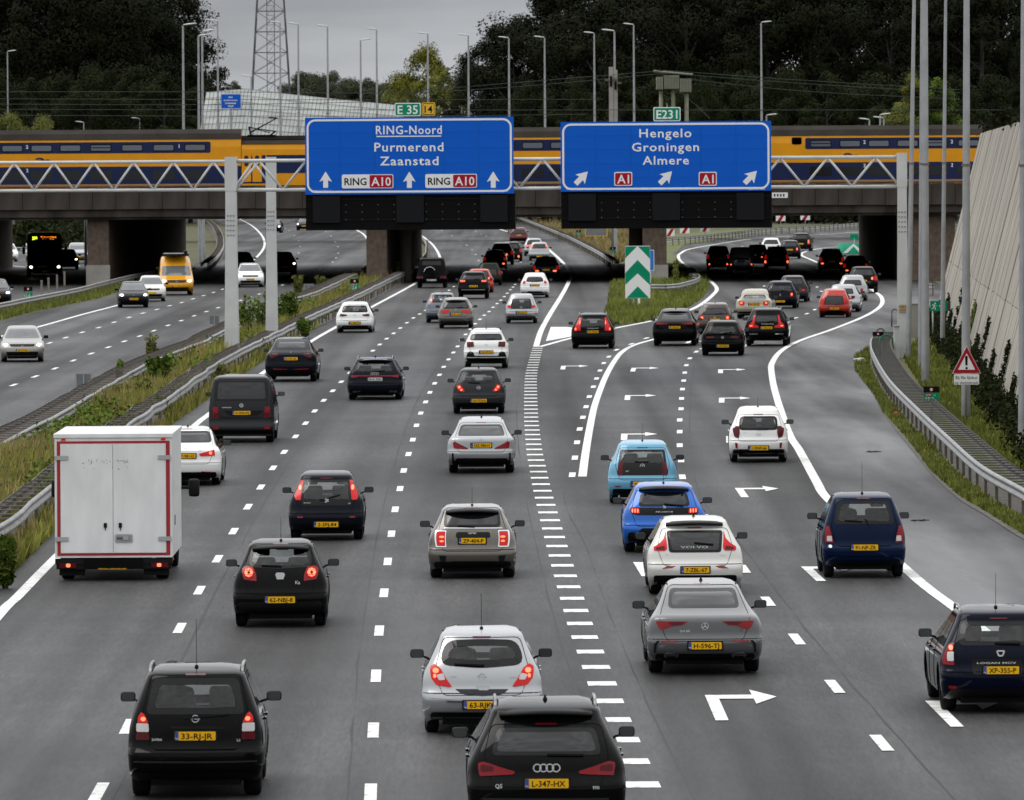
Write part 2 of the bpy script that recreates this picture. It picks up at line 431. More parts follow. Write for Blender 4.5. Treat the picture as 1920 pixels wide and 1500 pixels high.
# gore patch and its lines
gp = [P(*p) for p in [(1032.7, 614), (1062, 614), (1090, 617), (1086, 629), (1050, 636), (1023.5, 640.6)]]
mb = MB(); mb.poly([(p.x, p.y, 0.028) for p in reversed(gp)]); mb.build('gore_patch', PAINT, road)
line('edge_line', [(1012, 651), (1074, 634), (1154, 616), (1228, 601), (1288, 584), (1318, 569), (1339, 551), (1344, 542), (1336, 531), (1310, 510), (1278, 492),
                   (1272, 481), (1276, 475.5), (1291, 468), (1333, 460), (1412, 448), (1502, 442), (1620, 435), (1760, 426)], 0.25, exit_road, z=0.0225)
line('lane_line', [(1290, 617), (1262, 626), (1226, 637), (1190, 647.5), (1166, 661), (1152, 678), (1138, 702), (1126, 730), (1114, 765), (1105, 808), (1098, 850), (1092, 895)], 0.22, exit_road, z=0.0225)
dashes([(1212, 635), (1184, 646), (1156, 657), (1141.5, 670), (1132, 682), (1125, 696), (1118.6, 711), (1112.6, 726.5), (1105, 745), (1099, 764), (1093, 784), (1087, 806),
        (1082, 831), (1078, 860), (1073, 892)], exit_road, w=0.17, z=0.0275)
dashes([(1532, 539), (1540, 547), (1540, 562), (1527.6, 581.5), (1513, 589), (1492, 597), (1462, 606), (1430, 617), (1395, 629), (1345, 645), (1318, 654), (1305.5, 660.5),
        (1293.5, 673), (1287, 686), (1284, 700), (1282, 715), (1279.6, 731), (1278, 748.6), (1277, 768), (1274.5, 789), (1274.5, 811), (1274.5, 836.5), (1277, 864.6),
        (1279.5, 896), (1290, 932), (1325, 972), (1358, 1016), (1395, 1069), (1440, 1130), (1494, 1201), (1565, 1290), (1653, 1396), (1765, 1525)], exit_road, w=0.17, z=0.0275)
dashes([(1433, 537), (1500, 446), (1445, 452), (1392, 462), (1345, 478), (1540, 440), (1590, 436)], exit_road, z=0.0225)
line('edge_line', [(1620, 536), (1641.5, 548), (1653.6, 560), (1650.6, 575), (1623, 593), (1563, 617.5), (1502.5, 638.7), (1466, 658), (1448, 681), (1446.6, 699), (1454, 738),
                   (1478, 811), (1499.5, 847), (1530, 903), (1550, 935), (1620, 999), (1690, 1062), (1740, 1105), (1790, 1142), (1850, 1190), (1930, 1262), (2060, 1390)], 0.24, exit_road, z=0.0265)
line('edge_line', [(1590, 462), (1540, 466), (1508, 473), (1503, 479), (1520, 487), (1560, 505)], 0.24, exit_road, z=0.0225)
TAR = mat('tar_seam', (0.022, 0.022, 0.022), .6, spec=.2)
def seam_line(px, off, parent, z):
    pts = catmull([P(*p) + Vector((off, 0, 0)) for p in px], n=6); mb = MB(); rnd_ = random.Random(int(off * 100)); k = len(pts)
    for i, p in enumerate(pts):
        w_ = .010 + .008 * rnd_.random(); mb.v += [(p.x - w_ + rnd_.uniform(-.03, .03), p.y, z), (p.x + w_, p.y, z)]
    mb.f = [(2 * i, 2 * i + 1, 2 * i + 3, 2 * i + 2) for i in range(k - 1)]; return mb.build('tar_seam', TAR, parent)
LA = [(130, 1560), (240, 1365), (337, 1180), (438, 998), (533, 849), (607, 752), (685, 671), (763, 606), (826, 562)]
LB = [(692, 1620), (700, 1372), (711, 1185), (734, 1003), (757, 884), (789, 776), (824, 704), (873, 628), (924, 577)]
LC = [(1765, 1525), (1565, 1290), (1440, 1130), (1358, 1016), (1290, 932), (1275, 836), (1278, 748), (1287, 686)]
for o_ in (.32,): seam_line(LA, o_, road, .0245)
for o_ in (-.3, 3.1): seam_line(LB, o_, road, .0245)
for o_ in (.3, -3.0): seam_line(LC, o_, exit_road, .0215)
# bent lane arrows
am = MB()
def arrow_mesh():
    mb = MB(); w = 0.19
    mb.poly([(-w / 2, 0, 0), (w / 2, 0, 0), (w / 2, 4.6, 0), (-w / 2, 4.6, 0)][0:4])
    mb.poly([(-w / 2, 4.604, 0), (0.62, 4.604, 0), (0.62, 5.45, 0), (-w / 2, 5.45, 0)])
    mb.poly([(0.62, 3.45, 0), (0.98, 5.0, 0), (0.62, 6.6, 0)])
    return mb.mesh('lane_arrow')
AR = arrow_mesh()
for (x, y, tx, ty) in [(1055, 694, 1063, 660), (1186, 698, 1197, 670), (1351, 701, 1351, 680), (1176, 751.5, 1180, 720), (1353, 756.5, 1354, 730), (1170, 827, 1172, 790),
                       (1368, 832, 1366, 800), (1397, 934.5, 1384, 916), (1354, 1354, 1333, 1306), (1212, 1083, 1201, 1065), (1540, 1092, 1513, 1067), (1795, 1366, 1745, 1316),
                       (1285, 646, 1302, 636), (1392, 652, 1410, 642)]:
    a = P(x, y); b = P(tx, ty); d = (b - a).normalized()
    ob('lane_arrow', AR, PAINT, exit_road, (a.x, a.y, 0.0285), (0, 0, -math.atan2(d.x, d.y)))
# oncoming side
line('edge_line', [(-150, 672), (0, 632), (73, 613.5), (156, 590), (221, 573), (300, 550), (385, 523), (440, 506), (472, 490), (492, 470), (496, 454), (488, 438), (470, 422), (443, 408), (420, 398)], 0.22, oncoming)
dashes([(-20, 682), (18, 669), (56, 656), (93, 644), (123, 634), (154, 624), (185, 615), (214, 605), (242, 596), (268, 588), (294, 581), (318, 574), (341, 568), (362, 561), (381.5, 555), (400, 549), (417, 543),
        (450, 531), (490, 515), (525, 504), (554, 487), (560, 475), (563, 463), (560, 452), (552, 442), (542, 433), (535, 428), (520, 418), (505, 410)], oncoming, z=0.0255)
dashes([(-18, 741), (25.5, 723), (66, 707), (103, 692), (137.5, 677), (171, 664), (203, 652), (233, 641), (262, 631), (288.5, 621), (315, 611), (340, 602), (364, 593), (387, 585), (409, 577.6),
        (430, 571), (451, 564), (469, 558), (486, 552), (508, 544), (530, 535), (560, 522), (600, 505), (624, 492), (630, 484), (634, 475), (634, 463), (629, 454), (621, 443), (611, 435), (597, 428)], oncoming, z=0.0255)
line('edge_line', [(640, 418), (671, 433), (684, 442), (692, 455)], 0.22, oncoming)
line('edge_line', [(-120, 487), (0, 497), (52, 502), (110, 512)], 0.25, slip)
dashes([(19, 543), (-30, 552), (66, 532), (148, 499), (120, 505), (150, 488)], slip, z=0.023)

# ================================================================= guard rails
LADDERS = []
RAILP = [(-0.02, 0.44), (0.045, 0.49), (0.045, 0.54), (-0.005, 0.585), (-0.005, 0.62), (0.045, 0.665), (0.045, 0.715), (-0.02, 0.75)]
POST = MB(); POST.box((0, 0, 0.36), (0.07, 0.11, 0.72)); POST = POST.mesh('post')
def guard_rail(label, px, side, pxb=None, rungm=None, rung=2.0, step=4.0, height=0.75, gap=1.0, wob=0.03, dirty=False, group=None):
    """side=+1: the W-beam faces right of the travel direction; second beam + rungs give the ladder barrier"""
    base = resample(catmull([Vector((*P(p[0], p[1], height).xy, 0)) for p in px], n=10), step)
    rnd = random.Random(len(label))
    for i, p in enumerate(base):
        d = tangent(base, i); u = Vector((d.y, -d.x, 0)); p += u * rnd.uniform(-wob, wob)
    root = empty('guard_rail', base[0]); tag(root, label, 'guard rail', group)
    org = base[0].copy(); pts = [p - org for p in base]
    MB().sweep(pts, [(a * side, b) for a, b in RAILP]).build('front_beam', GALV, root, True)
    for i, p in enumerate(pts):
        if i % 1 == 0:
            d = tangent(pts, i); rz = -math.atan2(d.x, d.y)
            ob('post', POST, GALVD, root, p + Vector((-d.y, d.x, 0)) * (0.07 * side), (0, 0, rz))
    if gap:
        LADDERS.append((base, side, gap)); st_ = MB(); st_.sweep([p + Vector((0, 0, .034)) for p in pts], [(-side * (gap + .1), 0), (0.06 * side, 0)]); st_.build('soil_strip', DIRT, root)
        back = []
        for i, p in enumerate(pts):
            d = tangent(pts, i); u = Vector((d.y, -d.x, 0)); back.append(p - u * side * gap)
        MB().sweep(back, [(-a * side, b) for a, b in RAILP]).build('back_beam', GALVD, root, True)
        rm = MB(); rm.box((0, 0, 0), (gap - 0.06, 0.11, 0.032)); rm = rm.mesh('rung')
        rp = resample(pts, rung)
        for i, p in enumerate(rp):
            d = tangent(rp, i); u = Vector((d.y, -d.x, 0)); c = p - u * side * gap / 2
            ob('rung', rm, rungm or GALVD, root, (c.x, c.y, 0.73), (0, 0, -math.atan2(d.x, d.y)))
    return root
guard_rail('long galvanised ladder guard rail along the left edge of the near motorway',
           [(-120, 1062), (0, 984), (106, 900), (224, 806), (333, 731), (422, 670), (514, 624), (593, 586), (660, 556), (749, 513), (775, 503)], 1, wob=0.05, gap=.62)
guard_rail('ladder guard rail between median grass and the oncoming lanes',
           [(-120, 905), (0, 832), (58, 801), (138, 759), (211, 716), (275, 681), (378, 640), (400, 629), (483, 588), (535, 563), (593, 546), (671, 511)], 1, wob=0.05, gap=.9)
guard_rail('galvanised guard rail left of the oncoming lanes, running up to the bridge pier',
           [(-100, 586), (0, 568), (65, 555), (143, 540), (221, 521), (252, 514), (290, 506)], 1, gap=0)
guard_rail('ladder guard rail on the right verge below the slanted concrete wall',
           [(1655, 622), (1640, 628), (1633, 640), (1638, 662), (1667, 710), (1719, 763), (1777, 817), (1839, 871), (1920, 916), (2010, 972)], 1, rung=1.6, step=4.0, gap=.8, wob=0.0, rungm=mat('rung_grey', (.10, .10, .097), .7, .2))
guard_rail('guard rail curving up beside the far motorway lanes beyond the bridge',
           [(955, 400), (985, 411), (1030, 428), (1075, 447), (1120, 470), (1146, 487)], 1, gap=0.5)
guard_rail('dark guard rail behind the exit curve beyond the bridge',
           [(1248, 447), (1300, 443), (1365, 436), (1440, 428), (1530, 423), (1625, 416), (1700, 412)], -1, gap=0, rung=4)
guard_rail('guard rail looping beside the far oncoming lanes left of the gantry post',
           [(392, 492), (410, 476), (419, 459), (417, 440), (408, 424), (395, 412)], 1, gap=0.6)
guard_rail('short guard rail rounding the bridge pier behind the chevron sign',
           [(1180, 533), (1255, 533), (1290, 527), (1311, 519), (1308, 512), (1290, 512)], 1, gap=0, step=3, rung=3)
guard_rail('short pale guard rail just beyond the bridge by the median pier',
           [(784, 437), (797, 450), (799, 462), (797, 474), (788, 484)], 1, gap=0, step=4)
guard_rail('thin guard rail at the far end of the slanted wall', [(1735, 528), (1752, 530), (1766, 531)], -1, gap=0, step=4)
guard_rail('guard rail at the far left beyond the parallel road', [(-60, 462), (0, 463), (60, 464), (110, 464)], 1, gap=0, step=5)

# ================================================================= rail bridge
BY0, BY1 = 527.0, 622.0
def by(x): return PD(x, 300, BY0).x
bridge = empty('rail_bridge', (0, BY0, 0))
tag(bridge, 'dark stained concrete rail bridge crossing the whole motorway', 'bridge')
XL, XR = -62.0, 62.0
z_bot, z_deck, z_par = 4.55, 5.3, 6.42
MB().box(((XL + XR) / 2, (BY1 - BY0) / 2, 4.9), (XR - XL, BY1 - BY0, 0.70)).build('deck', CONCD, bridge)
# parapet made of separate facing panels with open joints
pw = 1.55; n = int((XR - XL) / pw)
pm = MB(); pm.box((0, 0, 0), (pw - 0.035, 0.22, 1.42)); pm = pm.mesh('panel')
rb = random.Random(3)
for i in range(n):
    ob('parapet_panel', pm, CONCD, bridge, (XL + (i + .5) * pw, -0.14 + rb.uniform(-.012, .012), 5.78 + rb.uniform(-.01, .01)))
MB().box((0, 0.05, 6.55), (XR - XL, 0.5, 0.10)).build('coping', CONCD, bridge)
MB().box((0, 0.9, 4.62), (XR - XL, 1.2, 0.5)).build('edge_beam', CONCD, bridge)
def wallpier(name, x0, x1, px_base, label, base_h=0.0, depth=94.0, heading=0.0136):
    a = PD(x0, 300, BY0 + 1.0).x; b = PD(x1, 300, BY0 + 1.0).x
    r = empty(name, ((a + b) / 2, BY0 + 1.0, 0)); tag(r, label, 'bridge pier')
    w = b - a; mb = MB(); dx = heading * depth
    hz = 4.54
    for z in (0.0, hz):
        mb.v += [(-w / 2, 0, z), (w / 2, 0, z), (w / 2 + dx, depth, z), (-w / 2 + dx, depth, z)]
    mb.f = [(0, 3, 2, 1), (4, 5, 6, 7), (0, 1, 5, 4), (1, 2, 6, 5), (2, 3, 7, 6), (3, 0, 4, 7)]
    mb.build('wall', BRICKP, r)
    if base_h:
        MB().box((0, -0.05, base_h / 2), (w + 0.16, 0.6, base_h)).build('plinth', CONC, r)
    return r
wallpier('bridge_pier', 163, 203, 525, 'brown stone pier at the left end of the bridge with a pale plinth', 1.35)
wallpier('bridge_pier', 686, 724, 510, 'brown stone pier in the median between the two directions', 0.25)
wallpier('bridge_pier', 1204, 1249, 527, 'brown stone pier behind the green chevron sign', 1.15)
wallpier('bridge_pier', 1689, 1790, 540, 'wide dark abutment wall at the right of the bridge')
wallpier('bridge_pier', -260, -180, 540, 'bridge abutment beyond the left picture edge')
for x, nm in ((1190, 'round dark column left of the pier behind the chevron sign'), (760, 'round dark column right of the median pier')):
    c = PD(x, 300, BY0 + 6)
    col = MB().tube((0, 0, 0), (0, 0, 4.5), 0.42, 0.42, 16).build('bridge_column', CONCD, None, True, (c.x, BY0 + 6, 0)); tag(col, nm, 'column')
c = PD(1243, 500, BY0 - 1)
# second narrow viaduct further on (throws the thin shadow band)
MB().box((0, 0.12, 5.76), (XR - XL, 0.2, 1.3)).build('parapet_backing', CONCD, bridge)
v2 = empty('far_viaduct', (0, 806, 0)); tag(v2, 'narrow viaduct hidden behind the rail bridge', 'bridge')
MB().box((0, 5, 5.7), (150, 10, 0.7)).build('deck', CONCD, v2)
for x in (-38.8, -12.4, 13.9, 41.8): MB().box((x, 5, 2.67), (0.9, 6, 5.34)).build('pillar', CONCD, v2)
# black and white height plate on the parapet
hp = tag(ob('number_plate_board', plate_mesh(rrect(1.15, 0.36, 0.03), 0.03), SIGNW, None, PD(1461, 366, BY0 - 0.30)), 'small white number board on the bridge parapet', 'board')
for i_ in range(4): MB().box((-.3 + i_ * .2, -.004, 0), (.10, .004, .18)).build('lettering', SIGNK, hp)

# ================================================================= train
YEL = mat('train_yellow', (0.72, 0.30, 0.004), 0.4, spec=.2, coat=0.12, var=0.06, vscale=0.8)
TBLU = mat('train_blue', (0.006, 0.014, 0.065), 0.35, spec=.2, coat=0.1)
TROOF = mat('train_roof', (0.035, 0.03, 0.026), 0.8, spec=.1, var=0.2, vscale=0.7)
TGLASS = mat('train_glass', (0.10, 0.12, 0.15), 0.08, spec=0.8)
TGLASSD = mat('train_glass_dark', (0.006, 0.007, 0.009), 0.1, spec=0.5)
TY = BY0 + 4.0
SCT = F / TY
def tx(px): return PD(px, 300, TY).x
def tz(py): return CH - (py - 300) / SCT
def train_car(label, x0p, x1p, ybase=0.0, windows=True, wx=(), nums=(), doors=(), cut=None, roof_low=False, grey_top=False):
    x0, x1 = tx(x0p), tx(x1p); w = x1 - x0
    r = empty('train_car', ((x0 + x1) / 2, TY, 6.3)); tag(r, label, 'train car', 'cars of the yellow and blue train on the bridge')
    zt = 4.05 if not roof_low else 3.35
    # body: cross-section with a curved roof shoulder, swept along x
    sec = [(0.0, 0.0), (-0.0, 2.9 if not roof_low else 2.7), (0.07, 3.35 if not roof_low else 3.0), (0.28, 3.75 if not roof_low else 3.2), (0.7, zt), (2.1, zt), (2.52, 3.75 if not roof_low else 3.2), (2.8, 2.9), (2.8, 0)]
    mb = MB(); k = len(sec)
    for x in (-w / 2, w / 2): mb.v += [(x, y, z) for y, z in sec]
    mb.f = [(i, i + k, i + k + 1, i + 1) for i in range(k - 1)] + [tuple(range(k)), tuple(reversed(range(k, 2 * k)))]
    mb.build('body', YEL, r)
    # dark roof
    mb = MB(); rs = [(0.05, sec[2][1] + .06), (0.25, sec[3][1] + 0.05), (0.7, zt + 0.03), (2.1, zt + 0.03), (2.6, sec[3][1] + .05)]; k = len(rs)
    for x in (-w / 2 - .01, w / 2 + .01): mb.v += [(x, y - .02, z) for y, z in rs]
    mb.f = [(i, i + k, i + k + 1, i + 1) for i in range(k - 1)]
    mb.build('roof', TROOF, r)
    return r, w, zt
def tplate(name, r, xc, zc, w, h, m, t=0.02, y=-0.012, rad=0.0, sub=None):
    return ob(name, plate_mesh(rrect(w, h, rad) if rad else [(-w / 2, -h / 2), (w / 2, -h / 2), (w / 2, h / 2), (-w / 2, h / 2)], t), m, sub or r, (xc, y, zc))
def deck_car(label, x0p, x1p, bx0, bx1, wins, nums, logo=None, dark_up=0):
    r, w, zt = train_car(label, x0p, x1p); ox = r.location.x
    Z = lambda py: tz(py) - 6.3
    X = lambda px: tx(px) - ox
    # upper window band, lower blue band
    ub = tplate('upper_band', r, (X(bx0) + X(bx1)) / 2, (Z(262) + Z(283)) / 2, X(bx1) - X(bx0), Z(262) - Z(283), TBLU, rad=0.12)
    lb = tplate('lower_band', r, 0, (Z(308) + Z(341)) / 2, w, Z(308) - Z(341), TBLU)
    for i, px in enumerate(wins):
        if bx0 < px < bx1:
            wd = 40 / SCT
            f = tplate('window', r, X(px), (Z(266.5) + Z(279.5)) / 2, wd, Z(266) - Z(280), SIGNK, y=-0.020, rad=0.09)
            g_ = tplate('pane', r, 0, 0, wd - .12, Z(266.5) - Z(279.5) - .11, TGLASS, y=-0.006, rad=0.07, sub=f)
            if i % 4 == 0: tplate('transom', r, 0, 0.03, wd - .1, 0.05, SIGNK, y=-0.03, sub=f)
        f = tplate('window', r, X(px), (Z(317) + Z(332)) / 2, 42 / SCT, Z(316) - Z(333), TGLASSD, y=-0.024, rad=0.08)
    for px, s in nums:
        letters(s, 0.24, SIGNW, r, (X(px), -0.035, Z(270)), bold=0.02)
        letters(s, 0.24, SIGNW, r, (X(px), -0.035, Z(314)), bold=0.02)
    if logo:
        # curled logo on the yellow band
        mb = MB(); 
        for a0 in (0, 1):
            pts = [Vector((X(logo) + (t - .5) * 0.8 + a0 * .12, -0.03, Z(295) + 0.10 * math.sin(t * 6.3 + a0 * 3.1) * (1 - 2 * a0) + .04)) for t in [i / 12 for i in range(13)]]
            mb.path(pts, 0.035, 5)
        mb.build('emblem', TBLU, r)
    tplate('sill_line', r, 0, Z(343), w, 0.05, SIGNBACK, y=-0.03)
    return r
deck_car('double-deck train car at the left, yellow with blue window bands', -330, 452, -300, 395, [-252, -198, -144, -90, -36, 23, 78, 132, 189, 248, 307, 366], [(51, '2'), (336, '1')], logo=78)
r, w, zt = train_car('lower train section with doors and pantograph left of the blue signs', 453, 640, roof_low=True); ox = r.location.x
Xq = lambda px: tx(px) - ox
Zq = lambda py: tz(py) - 6.3
tplate('lower_band', r, Xq(570), (Zq(288) + Zq(322)) / 2, Xq(640) - Xq(500), Zq(288) - Zq(322), TBLU)
# sloping blue band joint
mb = MB(); mb.v = [(Xq(a), -0.015, Zq(b)) for a, b in [(453, 341), (420, 341), (453, 322), (453, 290), (500, 288), (500, 341)]]
ob('band_joint', plate_mesh([(Xq(a), Zq(b)) for a, b in [(454, 341), (498, 341), (498, 288), (478, 288), (454, 296)]], 0.02), TBLU, r, (0, -0.013, 0))
for px in (462, 482):
    d_ = tplate('door', r, Xq(px), (Zq(283) + Zq(338)) / 2, 0.62, Zq(283) - Zq(338), YEL, y=-0.05, rad=0.05)
    tplate('pane', r, 0, 0.42, 0.28, 0.72, TGLASSD, y=-0.008, rad=0.12, sub=d_)
MB().box((0, 1.3, 3.5), (w, 1.6, 0.25)).build('roof_duct', TROOF, r)
# pantograph
pg = MB()
zb = 3.62
for s in (0.5, 2.0):
    A_, B_, C_ = (Xq(466), s, zb + .35), (Xq(498), s, zb + 0.1), (Xq(505), 1.3, zb + .95)
    pg.tube((Xq(470), s, zb), (Xq(466), s, zb + .55), 0.03); pg.tube((Xq(466), s, zb + .55), (Xq(516), s, zb + .30), 0.03)
    pg.tube((Xq(516), s, zb + .30), (Xq(505), s, zb), 0.035); pg.tube((Xq(470), s, zb + .25), (Xq(517), 1.3, zb + 1.15), 0.035); pg.tube((Xq(466), s, zb + .6), (Xq(505), 1.3, zb + .2), 0.03)
pg.tube((Xq(503), 1.3, zb + 1.22), (Xq(520), 1.3, zb + 1.18), 0.05); pg.tube((Xq(511), 0.3, zb + 1.2), (Xq(511), 2.3, zb + 1.2), 0.05)
pg.box((Xq(490), 1.3, zb), (1.9, 1.7, 0.12)); pg.build('pantograph', BLACKM, r)
deck_car('double-deck train car seen between the two blue signs', 641, 1130, 700, 1120, [670, 725, 780, 835, 890, 945, 999, 1052, 1105], [])
r, w, zt = train_car('train end car with slanted cab nose behind the right sign', 1131, 1440); ox = r.location.x
tplate('lower_band', r, 0, (Zq(308) + Zq(341)) / 2, w - 1, Zq(308) - Zq(341), TBLU)
deck_car('double-deck train car at the right beside the slanted wall', 1441, 2120, 1510, 2100, [1539, 1594, 1648, 1702, 1757, 1816, 1870, 1925, 1980, 2040], [(1621, '2'), (1785, '2')], logo=1593)
# the right car's nose window
tplate('cab_window', r, Xq(1494), Zq(268), 0.6, 0.42, TGLASSD, y=-0.03, rad=0.08)
cw = tag(ob('nose_panel', plate_mesh(rrect(0.66, 0.46, 0.08), 0.02), TGLASSD, bpy.data.objects['train_car.004'], (tx(1494) - bpy.data.objects['train_car.004'].location.x, -0.03, Zq(267))))
# ================================================================= overhead sign gantries
GL = PD(433, 300, 325.0); GL.z = 0; GR = P(1691, 672); GR.y = 323.0; GR.x = PD(1691, 300, 323.0).x
axis = (GR - GL); glen = axis.length; gyaw = math.atan2(axis.y, axis.x)
gan = empty('sign_gantry', GL, gyaw); tag(gan, 'light grey lattice gantry spanning the near motorway and exit lanes', 'gantry')
def truss(root, x0, x1, zt, zb, yoff, nbay, r=0.075):
    d2 = 0.9
    for y in (yoff,):
        MB().tube((x0, y, zt), (x1, y, zt), r, r, 10).build('top_chord', GREYP, root, True)
        MB().tube((x0, y, zb), (x1, y, zb), r, r, 10).build('bottom_chord', GREYP, root, True)
    st = (x1 - x0) / nbay
    dm1 = MB().tube((0, 0, zb), (st / 2, 0, zt), 0.052, 0.052, 8).mesh('diagonal', True)
    dm2 = MB().tube((st / 2, 0, zt), (st, 0, zb), 0.052, 0.052, 8).mesh('diagonal', True)
    dm3 = MB().tube((0, 0, zt), (0, d2, zt), 0.035, 0.035, 6).mesh('cross_tie', True)
    for i in range(nbay):
        for y in (yoff,):
            ob('diagonal', dm1, GREYP, root, (x0 + i * st, y, 0)); ob('diagonal', dm2, GREYP, root, (x0 + i * st, y, 0))
truss(gan, 0.2, glen - 0.1, 8.22, 7.02, -0.05, 14)
def gpost(root, x, y, h=8.35, w=0.40):
    mb = MB(); k = 0.62
    for z, s in ((0, 1.25), (h * 0.55, 1.0), (h, 0.9)):
        a = w / 2 * s
        mb.v += [(x - a, y - a, z), (x + a, y - a, z), (x + a, y + a, z), (x - a, y + a, z)]
    for l in (0, 4):
        mb.f += [(l + i, l + (i + 1) % 4, l + 4 + (i + 1) % 4, l + 4 + i) for i in range(4)]
    mb.f.append((8, 9, 10, 11))
    p = mb.build('post', GREYP, root)
    MB().box((x, y, h - 0.66), (w * 1.04, w * 1.0, 1.40)).build('post_head', GREYP, root)
    bolts = MB()
    for i in range(5):
        for sx in (-.12, 0, .12): bolts.box((x + sx, y - w * .49, h * 0.62 + i * 0.2), (0.05, 0.05, 0.05))
    bolts.build('bolt_plate', SIGNBACK, root)
gpost(gan, 0, 0.0, w=0.46); gpost(gan, glen, 0.0, w=0.40)
# small weathered number board on the right post
nb = ob('number_board', plate_mesh(rrect(0.34, 0.30, 0.02), 0.02), mat('tan_board', (0.42, 0.29, 0.15), 0.7), gan, (glen + 0.02, -0.30, 2.05))
letters('HMP 2', 0.07, SIGNK, nb, (0, -0.004, 0.06)); letters('12.15', 0.07, SIGNK, nb, (0, -0.004, -0.06))

G2 = PD(508, 300, 350.0); G2.z = 0; g2 = empty('sign_gantry', G2, gyaw + 0.004); tag(g2, 'second grey lattice gantry reaching left over the oncoming lanes', 'gantry')
truss(g2, -30.0, 0.1, 8.20, 6.95, -0.05, 17)
gpost(g2, 0, 0, w=0.42); gpost(g2, -30.0, 0, w=0.4)

def gx_at(px):      # gantry-local x where the view column px meets the plane y=yl
    o = Vector((0, 0, 0))
    a = GL.xy; d = Vector((math.cos(gyaw), math.sin(gyaw)))
    t = (px - 960.0) / F
    # a.x + s d.x = t (a.y + s d.y)
    return (t * a.y - a.x) / (d.x - t * d.y)
INV = Matrix.Rotation(-gyaw, 3, 'Z')
def gpt(px, py, yl=-0.75):
    """local gantry point on the plane y=yl seen at the pixel"""
    dx, dy = px - 960.0, py - HZ
    u, v = dx * CR - dy * SR, dx * SR + dy * CR
    ray = Vector((u / F, 1.0, -v / F))
    o = INV @ (Vector((0, 0, CH)) - GL); r_ = INV @ ray
    s = (yl - o.y) / r_.y
    return o + r_ * s
def panel_sign(label, corners, subdivide, cat='road sign'):
    a, b, c, d = [gpt(*q) for q in corners]     # TL TR BR BL
    w = ((b - a).length + (c - d).length) / 2; h = ((a - d).length + (b - c).length) / 2
    ctr = (a + b + c + d) / 4
    world = Matrix.Rotation(gyaw, 3, 'Z') @ ctr + GL
    r = empty('road_sign', world, gyaw); tag(r, label, cat)
    return r, w, h
ARROW = [(-0.16, -0.52), (0.16, -0.52), (0.16, -0.02), (0.42, -0.12), (0.0, 0.56), (-0.42, -0.12), (-0.16, -0.02)]
def sign_face(r, w, h, lines, arrows, boards, codes, topt):
    # blue field made of separate aluminium panels
    nx, nz = 6, 5; pw, ph = w / nx, h / nz
    pm = plate_mesh([(-pw / 2 + .003, -ph / 2 + .003), (pw / 2 - .003, -ph / 2 + .003), (pw / 2 - .003, ph / 2 - .003), (-pw / 2 + .003, ph / 2 - .003)], 0.06)
    rr_ = random.Random(5)
    back = MB(); back.box((0, 0.075, 0), (w - .01, 0.02, h - .01)); back.build('backing', SIGNB, r)
    for i in range(nx):
        for j in range(nz):
            ob('panel', pm, SIGNB, r, (-w / 2 + (i + .5) * pw, rr_.uniform(-.002, .002), -h / 2 + (j + .5) * ph))
    bo, bi = rrect(w - 0.14, h - 0.14, 0.36, 8), rrect(w - 0.30, h - 0.30, 0.28, 8)
    ob('border', ring_mesh(bo, bi), SIGNW, r, (0, -0.006, 0))
    for s, x, z, hh, wd in lines:
        letters(s, hh, SIGNW, r, (x, -0.007, z), width=wd, bold=0.014, space=1.12, name='lettering')
    for x, z, rot, sc in arrows:
        me = MB(); ca, sa = math.cos(rot), math.sin(rot)
        me.poly([((a * ca + b * sa) * sc, 0, (-a * sa + b * ca) * sc) for a, b in ARROW]); ob('arrow', me.mesh('arrow'), SIGNW, r, (x, -0.007, z))
    for x, z, bw, bh, kind in boards:
        if kind == 'ring':
            b = ob('route_board', plate_mesh(rrect(bw, bh, 0.07), 0.02), SIGNW, r, (x, -0.022, z))
            letters('RING', 0.30, SIGNK, b, (-bw * 0.235, -0.004, 0), width=bw * 0.43, bold=0.02)
            q = ob('route_number', plate_mesh(rrect(bw * 0.445, bh - 0.06, 0.05), 0.01), SIGNR, b, (bw * 0.262, -0.010, 0))
            letters('A10', 0.36, SIGNW, b, (bw * 0.262, -0.015, 0), width=bw * 0.38, bold=0.015)
        else:
            b = ob('route_board', plate_mesh(rrect(bw, bh, 0.07), 0.02), SIGNW, r, (x, -0.022, z))
            q = ob('route_number', plate_mesh(rrect(bw - 0.08, bh - 0.08, 0.05), 0.01), SIGNR, b, (0, -0.010, 0))
            letters('A1', 0.36, SIGNW, b, (0, -0.015, 0), width=bw * 0.66, bold=0.015)
    for s, x, z in codes:
        letters(s, 0.085, SIGNW, r, (x, -0.007, z), name='small_code')
    for x0, x1, z in topt:
        mb = MB(); mb.box((0, 0, 0), (x1 - x0, 0.006, 0.045)); mb.build('underline', SIGNW, r, loc=((x0 + x1) / 2, -0.008, z))
s1, w1, h1 = panel_sign('blue motorway sign reading RING-Noord, Purmerend and Zaanstad', [(571, 222), (962, 217), (964, 361), (573, 367)], None)
k1 = w1 / 392.0
def X1(px): return (px - 767.5) * k1
def Z1(py, px=767): return -(py + (px - 767) * 0.0135 - 291.7) * k1
